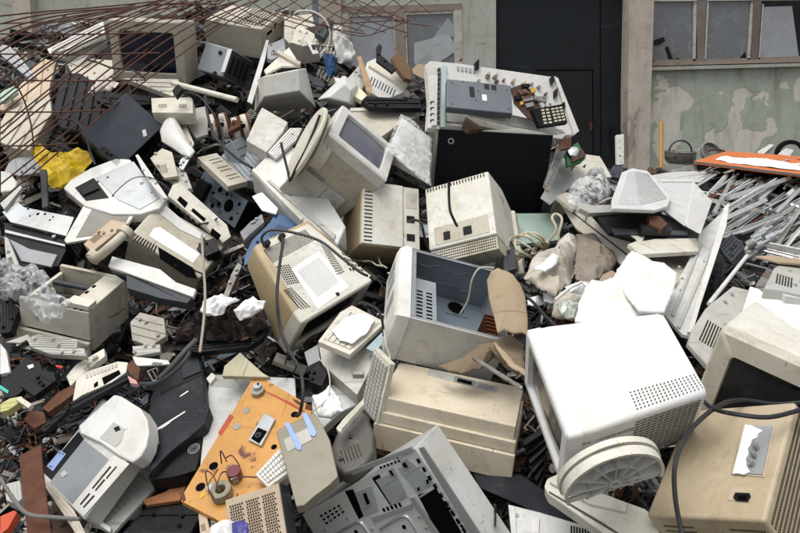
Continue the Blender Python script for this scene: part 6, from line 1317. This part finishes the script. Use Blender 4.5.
rebar('reinforcement_mesh', L_, .0043, 'rusty reinforcing mesh fanning over the upper left of the heap')
L_ = []
for k in range(13): x = 150 + k * 21; L_.append([(x, -10, 3.55), (x + 34 + k, 12 + k * .6, 3.4), (x + 78 + k * 1.5, 26 + k * .9 - (8 if k > 8 else 0), 3.3)] if k < 10 else [(x, -10, 3.5), (x + 22, 8, 3.4), (x + 34, 19, 3.35)])
for k in range(13): x = 200 + k * 19; L_.append([(x, -10, 3.5), (x - 30, 6 + k * .4, 3.4), (x - 66 + k, 18 + k * 1.3, 3.3)])
L_.append([(322, 24, 3.3), (345, 33, 3.28), (365, 36, 3.28), (385, 30, 3.3), (408, 21, 3.35)]); L_.append([(262, 10, 3.35), (300, 20, 3.3), (340, 30, 3.3), (366, 34, 3.3)])
L_.append([(300, -8, 3.5), (350, 8, 3.4), (408, 22, 3.35)]); L_.append([(340, -8, 3.5), (375, 8, 3.4), (410, 21, 3.35)]); L_.append([(330, 24, 3.3), (370, 22, 3.3), (404, 20, 3.35)])
rebar('diamond_mesh', L_, .0034, 'rusty diamond-pattern mesh hanging across the top before the left window')

# ================================================================== pile of metal strips (right)
rr = random.Random(11); n = 0
def strip(x0, y0, x1, y1, wpx, D, D2, m, lab, group=None, cat='metal strip'):
    a, c = P(x0, y0, D), P(x1, y1, D2); ln = (c - a).length; w = wpx / FP * D * SC
    bm = BM(); k = rr.random()
    if k < .45: bx(bm, -ln / 2, ln / 2, -w / 2, w / 2, -w * .3, w * .3)
    elif k < .75:   # channel
        bx(bm, -ln / 2, ln / 2, -w / 2, w / 2, -w * .06, w * .06); bx(bm, -ln / 2, ln / 2, -w / 2, -w * .4, w * .07, w * .5); bx(bm, -ln / 2, ln / 2, w * .4, w / 2, w * .07, w * .5)
    else: cyl(bm, (0, 0, 0), (1, 0, 0), w * .35, ln, 10)
    o = obj('metal_strip', bm, m, bevel=0)
    X = (c - a).normalized(); Zt = (EYE - (a + c) / 2).normalized(); Y = Zt.cross(X).normalized(); Z = X.cross(Y)
    M = Matrix((X, Y, Z)).transposed().to_4x4() @ Matrix.Rotation(rr.uniform(-.6, .6), 4, 'X'); M.translation = (a + c) / 2; o.matrix_world = M
    return tag(o, lab, cat, group)
for i, a in enumerate((((723, 236), (782, 215), 4.5, 'longest bright white strip lying across the middle of the strip pile'), ((771, 243), (794, 218), 4, 'short bright white strip slanting up at the right border'), ((786, 246), (806, 222), 4, 'grey-white strip at the right border beside the short bright one'), ((728, 198), (790, 178), 5, 'pale blue-grey strip right under the orange board'), ((722, 212), (776, 180), 5, 'pale drilled strip below the orange board'), ((718, 222), (766, 200), 4.5, 'smooth white strip above the longest bright one'), ((765, 244), (812, 254), 5, 'shiny folded aluminium strip at the right border'), ((762, 250), (812, 262), 4, 'lower shiny aluminium strip at the right border'))):
    D = D0(*a[0]) * .93; D2 = D0(*a[1]) * .93; strip(*a[0], *a[1], a[2], D, D2, ALU if i % 2 else WHITE, a[3])
GR = 'metal strips heaped before the wall'
for i in range(190):
    y = rr.uniform(164, 268); x = rr.uniform(max(628, 660 + (y - 180) * .9), 830)
    if y > 235 and x < 745: continue
    ang = math.radians(rr.choice([-26, -30, -34, -38, -30, -44, -24, 14, -60]) + rr.uniform(-5, 5) - (700 - x) * .06); ln = rr.uniform(24, 75)
    D = D0(x, y) + rr.uniform(-.12, .15); sl = math.sin(ang) * ln
    x1, y1 = x + math.cos(ang) * ln, y + sl
    if y1 < 160: y1 = 160 + rr.uniform(0, 4)
    D2 = D0(x1, y1) + rr.uniform(-.1, .12)
    m = rr.choice([ALU, ALU, ALU, STEEL, WPAINT, WHITE, STEELR, GREY, RUST, LGREY, DGREY])
    strip(x, y, x1, y1, rr.uniform(1.6, 5) * (3.2 / D) ** .4, D, D2, m, 'metal profile strip heaped in the pile below the orange board', GR)
for i, (x, y) in enumerate(((757, 238), (764, 232), (771, 238), (760, 246), (752, 244))):
    bm = BM(); cyl(bm, (0, 0, 0), (.7, -.3, .6), .03, .05, 16); cyl(bm, (.02, -.01, .02), (.7, -.3, .6), .012, .06, 10); o = obj('chrome_fitting', bm, STEEL, bevel=.003); o.location = P(x, y, D0(x, y) * .9)
    tag(o, 'chrome cylinder fitting clustered below the long bright strip', 'fitting', 'chrome fittings')

# ================================================================== cables
cable('power_cable', [(700, 397, 1.52), (712, 408, 1.45), (735, 414, 1.38), (770, 417, 1.36), (806, 408, 1.38)], .0062, CABLE, 'thick black cable crossing above the yellowed tan monitor to the right border')
cable('power_cable', [(806, 402, 1.5), (775, 404, 1.5), (742, 400, 1.5), (722, 404, 1.46), (700, 420, 1.42), (684, 440, 1.36), (675, 465, 1.32), (675, 495, 1.3), (680, 525, 1.28), (686, 545, 1.26)], .0062, CABLE, 'thick black cable hanging down over the yellowed tan monitor')
cable('power_cable', [(283, 238, 2.13), (282, 250, 2.1), (279, 270, 2.06), (277, 300, 2.0), (281, 330, 1.96), (290, 352, 1.9), (300, 370, 1.85), (303, 392, 1.8), (300, 412, 1.79), (296, 416, 1.78)], .0065, CABLE, 'black cable falling from the label monitor down to the orange panel')
cable('power_cable', [(264, 246, 2.14), (262, 237, 2.1), (272, 230, 2.1), (295, 233, 2.08), (320, 241, 2.05), (342, 258, 2.02), (360, 272, 2.0), (368, 276, 2.0)], .0055, CABLE, 'black cable running across the top of the label monitor')
cable('power_cable', [(361, 302, 2.0), (368, 304, 1.98), (378, 310, 1.96), (382, 320, 1.95), (384, 336, 1.95)], .005, CABLE, 'short black cable between label monitor and open tower')
cable('power_cable', [(408, 222, 2.36), (414, 220, 2.32), (421, 223, 2.3), (424, 235, 2.3), (428, 250, 2.32)], .006, CABLE, 'black cable plugged into the beige monitor standing on end')
cable('power_cable', [(449, 182, 2.25), (449, 196, 2.25), (450, 210, 2.24), (454, 220, 2.24), (457, 226, 2.26)], .006, CABLE, 'black cable hanging over the back of the cream comb-vented monitor')
cable('power_cable', [(281, 143, 2.42), (285, 160, 2.4), (289, 176, 2.38), (290, 182, 2.38)], .006, CABLE, 'black cable hanging over the large pale monitor housing')
cable('power_cable', [(320, 115, 2.35), (308, 145, 2.34), (296, 168, 2.33), (291, 180, 2.34)], .0062, CABLE, 'black cable pressed along the round swivel stand')
cable('power_cable', [(205, 96, 2.85), (208, 116, 2.8), (216, 138, 2.75), (234, 156, 2.65), (252, 168, 2.55)], .007, CABLE, 'black cable sweeping past the ceramic rings')
cable('power_cable', [(187, 92, 2.9), (200, 97, 2.85), (212, 112, 2.8), (222, 130, 2.78), (224, 148, 2.72)], .005, CABLE, 'thin black cable looping before the mottled grey board')
cable('power_cable', [(526, 296, 1.95), (535, 304, 1.92), (545, 316, 1.86), (556, 326, 1.8)], .006, CABLE, 'black cable between cardboard flap and torn foam')
cable('power_cable', [(86, 60, 3.2), (96, 62, 3.15), (112, 68, 3.1), (132, 70, 3.08), (146, 80, 3.05)], .006, CABLE, 'black cable across the mesh left of the dark-screened monitor')
cable('power_cable', [(58, 118, 2.8), (76, 122, 2.75), (86, 136, 2.72), (90, 152, 2.7), (95, 164, 2.68)], .006, CABLE, 'black cable curling from the black monitor to the scanner')
cable('grey_hose', [(202, 235, 2.3), (203, 260, 2.2), (205, 290, 2.05), (204, 318, 1.98), (200, 352, 1.9)], .0055, mat('taupe_cord', '9a9082', .6), 'taupe cord hanging from the broken beige printer')
cable('grey_hose', [(160, 378, 1.9), (172, 366, 1.9), (186, 350, 1.92), (196, 340, 1.96)], .01, mat('dark_grey_hose', '4c4c4a', .6), 'dark grey hose above the charcoal case')
cable('grey_hose', [(140, 384, 1.92), (158, 382, 1.9), (180, 366, 1.9), (190, 352, 1.92)], .008, DGREY, 'curved dark hose left of the charcoal case')
cable('white_cord', [(318, 358, 1.9), (327, 368, 1.88), (330, 385, 1.84), (326, 400, 1.8), (312, 412, 1.76)], .0025, CORD, 'thin white cord hanging by the grey metal case')
cable('white_cord', [(384, 330, 1.9), (386, 345, 1.86), (390, 358, 1.84), (388, 375, 1.8), (382, 398, 1.76)], .003, CORD, 'pale cord between open tower and stepped cream case')
cable('white_cord', [(460, 314, 2.0), (468, 300, 1.98), (472, 280, 1.95), (480, 268, 1.95), (494, 268, 1.96)], .0035, CORD, 'pale cord hanging into the open tower')
for i, (cx, cy, r) in enumerate(((530, 244, 15), (526, 250, 12), (536, 240, 11), (522, 246, 14), (540, 248, 8), (520, 256, 9))):
    cable('cord_coil', [(cx + r * math.cos(a), cy + r * .75 * math.sin(a + i), 2.36 + .02 * math.sin(a * 2 + i)) for a in [k * .5 for k in range(14)]], .006, mat('khaki_cord', 'b8b29a', .5), 'loop of the tangled khaki cord coil beside the cream comb-vented monitor', 'cord', 'tangled khaki cord loops')
cable('white_cord', [(545, 245, 2.36), (556, 230, 2.34), (552, 218, 2.36), (556, 214, 2.38), (562, 220, 2.36), (556, 240, 2.34)], .006, mat('khaki_cord', 'b8b29a', .5), 'khaki cord end rising from the tangled coil')
cable('white_cord', [(596, 205, 2.5), (612, 198, 2.5), (626, 202, 2.5), (633, 207, 2.5), (620, 208, 2.5), (606, 206, 2.5)], .005, CORD, 'ivory cord looped on the rear ledge of the flatbed printer')
cable('white_cord', [(555, 300, 1.88), (570, 288, 1.9), (582, 282, 1.92)], .006, WHITE, 'white plastic rod lying across the pale packing sheet')

# ================================================================== camera, light, world
cam = bpy.data.cameras.new('camera'); co = bpy.data.objects.new('camera', cam); COL.objects.link(co)
cam.sensor_width = 36; cam.lens = 31.5; cam.shift_y = -(266.5 - CY) / 800; cam.clip_end = 500; cam.clip_start = .05
co.matrix_world = RC.to_4x4(); co.location = EYE; S.camera = co
SUN_EL, SUN_AZ = 74, 225      # azimuth the light comes from, degrees from +Y clockwise
w = bpy.data.worlds.new('World'); S.world = w; w.use_nodes = True
N = w.node_tree.nodes; L = w.node_tree.links
sky = N.new('ShaderNodeTexSky'); sky.sky_type = 'NISHITA'; sky.sun_disc = False; sky.sun_elevation = math.radians(SUN_EL); sky.sun_rotation = math.radians(SUN_AZ); sky.dust_density = 4; sky.air_density = 1.0
hsv = N.new('ShaderNodeHueSaturation'); hsv.inputs['Saturation'].default_value = .3
L.new(sky.outputs[0], hsv.inputs['Color']); L.new(hsv.outputs[0], N['Background'].inputs[0]); N['Background'].inputs[1].default_value = .12
sl = bpy.data.lights.new('sun', 'SUN'); sl.energy = 1.35; sl.angle = math.radians(50); sl.color = (1, .985, .96)
so = bpy.data.objects.new('sun', sl); COL.objects.link(so)
az = math.radians(SUN_AZ); el = math.radians(SUN_EL)
so.rotation_euler = Vector((math.sin(az) * math.cos(el), math.cos(az) * math.cos(el), math.sin(el))).to_track_quat('Z', 'Y').to_euler(); so.location = (0, 0, 8)
S.view_settings.view_transform = 'Standard'; S.view_settings.look = 'None'; S.view_settings.exposure = .58; S.view_settings.gamma = 1
S.view_settings.use_curve_mapping = False
S.cycles.max_bounces = 6; S.cycles.use_denoising = True
# ================================================================== small loose debris in the gaps
bpy.context.view_layer.update()
def collect(skip):
    vs, fs = [], []
    for o in COL.objects:
        if o.type != 'MESH' or o.name.split('.')[0] in skip: continue
        M = o.matrix_world; n0 = len(vs); me = o.data
        vs += [M @ v.co for v in me.vertices]; fs += [tuple(i + n0 for i in p.vertices) for p in me.polygons]
    return BVHTree.FromPolygons(vs, fs)
BV = collect({'fine_debris', 'ground', 'rod'})
HV = BVHTree.FromPolygons([v.co.copy() for v in heap.data.vertices], [tuple(p.vertices) for p in heap.data.polygons])
rr = random.Random(23)
def m_shard(r):
    bm = BM(); n = r.randint(4, 6); pts = []
    for i in range(n):
        a = 2 * math.pi * i / n + r.uniform(-.3, .3); q = r.uniform(.5, 1); pts.append((math.cos(a) * q, math.sin(a) * q * r.uniform(.35, 1)))
    prism(bm, pts, .06, -.06); 
    if r.random() < .5: bx(bm, -.4, .4, -.05, .05, .06, .3)
    return bm
def m_box(r):
    bm = BM(); a, b_, c = r.uniform(.6, 1), r.uniform(.3, .7), r.uniform(.12, .4); bx(bm, -a, a, -b_, b_, -c, c)
    if r.random() < .6: bx(bm, -a * .7, -a * .1, -b_ * .6, b_ * .6, c, c * 1.25); bx(bm, a * .2, a * .8, -b_ * .5, b_ * .1, c, c * 1.4)
    return bm
def m_rail(r):
    bm = BM(); h_ = r.uniform(.08, .16); bx(bm, -1.4, 1.4, -h_, h_, -.03, .03); bx(bm, -1.4, 1.4, h_ - .03, h_, .03, .2)
    for k in range(5): bx(bm, -1.2 + k * .55, -1.05 + k * .55, -h_, h_ - .04, .03, .14)
    return bm
def m_board(r):
    bm = BM(); bx(bm, -1, 1, -.6, .6, -.03, .03)
    for k in range(9): x, y, s_, h_ = r.uniform(-.8, .7), r.uniform(-.5, .35), r.uniform(.08, .25), r.uniform(.05, .25); bx(bm, x, x + s_, y, y + s_ * .6, .031, h_, )
    return bm
def m_wire(r):
    bm = BM(); p = V((-1, 0, 0)); pts = []
    for k in range(6): pts.append(p.copy()); p = p + V((.42, r.uniform(-.5, .5), r.uniform(-.3, .3)))
    tubemesh(bm, pts, .045, 5); return bm
def m_frame(r):
    bm = BM(); w_ = r.uniform(.6, 1); h_ = r.uniform(.4, .7); t = .12
    bx(bm, -w_, w_, -h_, -h_ + t, -.08, .08); bx(bm, -w_, w_, h_ - t, h_, -.08, .08); bx(bm, -w_, -w_ + t, -h_ + t, h_ - t, -.08, .08); bx(bm, w_ - t, w_, -h_ + t, h_ - t, -.08, .08); bx(bm, -w_ + t, w_ - t, -.04, .04, -.06, .05)
    return bm
def m_ribbed(r):
    bm = BM(); bx(bm, -1, 1, -.5, .5, -.05, .05)
    for k in range(7): bx(bm, -.9 + k * .28, -.82 + k * .28, -.48, .48, .05, .22)
    bx(bm, -1, 1, .5, .56, -.05, .3); return bm
def m_tangle(r):
    bm = BM()
    for w_ in range(3):
        p = V((r.uniform(-.8, .8), r.uniform(-.5, .5), 0)); d = V((1, 0, 0)); pts = []
        for k in range(9):
            pts.append(p.copy()); d = (d + V((r.uniform(-1, 1), r.uniform(-1, 1), r.uniform(-.5, .5)))).normalized(); p = p + d * .35
        tubemesh(bm, pts, .028, 5)
    return bm
def m_gear(r):
    bm = BM(); ringp(bm, (0, 0, 0), (0, 0, 1), .18, .42, .2, 16)
    for k in range(10): a = k * math.pi / 5; cyl(bm, (math.cos(a) * .45, math.sin(a) * .45, 0), (0, 0, 1), .06, .2, 6)
    cyl(bm, (0, 0, .1), (0, 0, 1), .1, .5, 10); return bm
def m_chassis(r):
    bm = BM(); bx(bm, -1, 1, -.6, .6, -.02, .02); bx(bm, -1, 1, .58, .6, .02, .3); bx(bm, -1, -.98, -.6, .58, .02, .22)
    for k in range(7): cyl(bm, (r.uniform(-.8, .8), r.uniform(-.5, .45), .025), (0, 0, 1), r.uniform(.03, .12), .02, 10)
    tubemesh(bm, [V((-.7, -.4, .1)), V((-.1, .1, .2)), V((.4, -.3, .12)), V((.9, .2, .1))], .03, 5); return bm
kinds = [('cable_tangle', m_tangle, [CABLE, CABLE, COPPER, CORD, DGREY, CABLE], 'small tangle of thin cables in a gap of the heap', 'cable tangle', 'cable tangles', 5),
         ('gear_wheel', m_gear, [BLACK, CREAM, DGREY, STEELR], 'small toothed plastic wheel in a gap of the heap', 'gear wheel', 'small gear wheels', 1),
         ('chassis_scrap', m_chassis, [STEELR, STEEL, STEELD, STEELR], 'bent metal chassis scrap with bosses in a gap of the heap', 'chassis scrap', 'bent chassis scraps', 4),
         ('plastic_shard', m_shard, [BLACK, BLACK, DGREY, WPAINT, RUST, CREAM], 'broken plastic shard wedged in a gap of the heap', 'plastic shard', 'plastic shards', 2),
         ('plastic_block', m_box, [BLACK, DGREY, BLACK, CREAM, PCBB, GREY], 'small broken box part wedged in a gap of the heap', 'plastic part', 'small box parts', 1),
         ('slotted_rail', m_rail, [STEELR, GREY, BLACK, DGREY, RUST], 'short slotted rail wedged in a gap of the heap', 'rail', 'short slotted rails', 3),
         ('circuit_board_scrap', m_board, [PCBB, PCBB, PCBB, DGREY], 'scrap of populated circuit board wedged in a gap of the heap', 'circuit board', 'circuit board scraps', 4),
         ('wire_scrap', m_wire, [CABLE, CABLE, COPPER, CORD, DGREY], 'short bent wire sticking out of a gap of the heap', 'wire', 'loose wires', 4),
         ('broken_grid', m_frame, [BLACK, DGREY, BLACK, BEIGE], 'broken rectangular frame wedged in a gap of the heap', 'frame', 'broken frames', 2),
         ('ribbed_part', m_ribbed, [BLACK, DGREY, BLACK, BEIGE, GREY], 'ribbed plastic part wedged in a gap of the heap', 'ribbed part', 'ribbed parts', 2)]
meshes = {}
for nm, fn, ms, lab, cat, grp, wt in kinds:
    for mi, mm in enumerate(ms):
        for k in range(2):
            o = obj(nm, fn(rr), mm); meshes.setdefault(nm, []).append(o.data); bpy.data.objects.remove(o)
pool = [k for k in kinds for _ in range(k[6])]
cnt = {}; placed = 0
for it in range(24000):
    if placed >= 2700: break
    px, py = rr.uniform(-20, 840), rr.uniform(10, 540)
    dr_ = ray(px, py); h = HV.ray_cast(EYE, dr_)
    if h[0] is None: continue
    bh = BV.ray_cast(EYE, dr_)
    if bh[0] is not None and bh[3] < h[3]: continue
    k = pool[rr.randrange(len(pool))]
    if cnt.get(k[0], 0) >= 280: continue
    D = h[3]; size = rr.choice([.014, .018, .024, .03, .036, .045, .065]) * (D / 2.6) ** .6
    if px > 640 and 160 < py < 300: size *= .6
    ok = True; rp_ = size / D * FP * .8
    for ddx, ddy in ((rp_, 0), (-rp_, 0), (0, rp_), (0, -rp_)):
        q = BV.ray_cast(EYE, ray(px + ddx, py + ddy))
        if q[0] is not None and q[3] < D - .3: continue
        if q[0] is not None and q[3] < D + .02 and size > .05: ok = False
    if not ok: continue
    nm, fn, ms, lab, cat, grp, wt = k
    o = bpy.data.objects.new(nm, rr.choice(meshes[nm])); COL.objects.link(o)
    o.location = EYE + dr_ * (D - size * rr.uniform(-.1, 1.1))
    o.rotation_euler = (rr.uniform(-.9, 1.4), rr.uniform(-.7, .7), rr.uniform(0, 6.28)); o.scale = (size,) * 3
    lift_ = 'in the upper left of the heap' if py < 200 and px < 430 else 'near the wall behind the copier' if py < 200 else 'at the left side of the heap' if px < 160 else 'in the middle of the heap' if px < 520 else 'on the right side of the heap'
    tag(o, lab.replace('of the heap', lift_), cat, grp + ' ' + lift_); cnt[nm] = cnt.get(nm, 0) + 1; placed += 1
nc = 0
for it in range(600):
    if nc >= 70: break
    px, py = rr.uniform(0, 780), rr.uniform(60, 530); h = HV.ray_cast(EYE, ray(px, py)); q = BV.ray_cast(EYE, ray(px, py))
    if h[0] is None or (q[0] is not None and q[3] < h[3]) or (px > 560 and py < 200): continue
    a = rr.uniform(0, 6.28); ln = rr.uniform(5, 11); pts = []; x, y = px, py
    for k in range(6):
        pts.append((x, y, max(.5, D0(x, y) + rr.uniform(.02, .16)))); a += rr.uniform(-.7, .7); x += math.cos(a) * ln; y += math.sin(a) * ln * .8
    w_ = rr.choice(['black', 'black', 'grey', 'pale', 'rusty', 'black'])
    cable('loose_cable', pts, rr.uniform(.0022, .005), dict(black=CABLE, grey=DGREY, pale=CORD, rusty=COPPER)[w_], w_ + ' loose cable trailing through the gaps of the heap', 'cable', w_ + ' loose cables in the gaps'); nc += 1
print('debris', placed, cnt, nc)

# plain kind names for things that ended in a part word
RN = dict(panel='sheet', drawer='box', base='unit', frame='rack', lid='cover', cap='tip', bezel='unit', slat='batten', cord='cable', body='shell', front='box', top='shell')
for o in list(COL.objects):
    if o.parent is None and o.type in ('MESH', 'EMPTY'):
        st = o.name.split('.')[0]; h_, _, l_ = st.rpartition('_')
        if l_ in RN and h_: o.name = h_ + '_' + RN[l_]
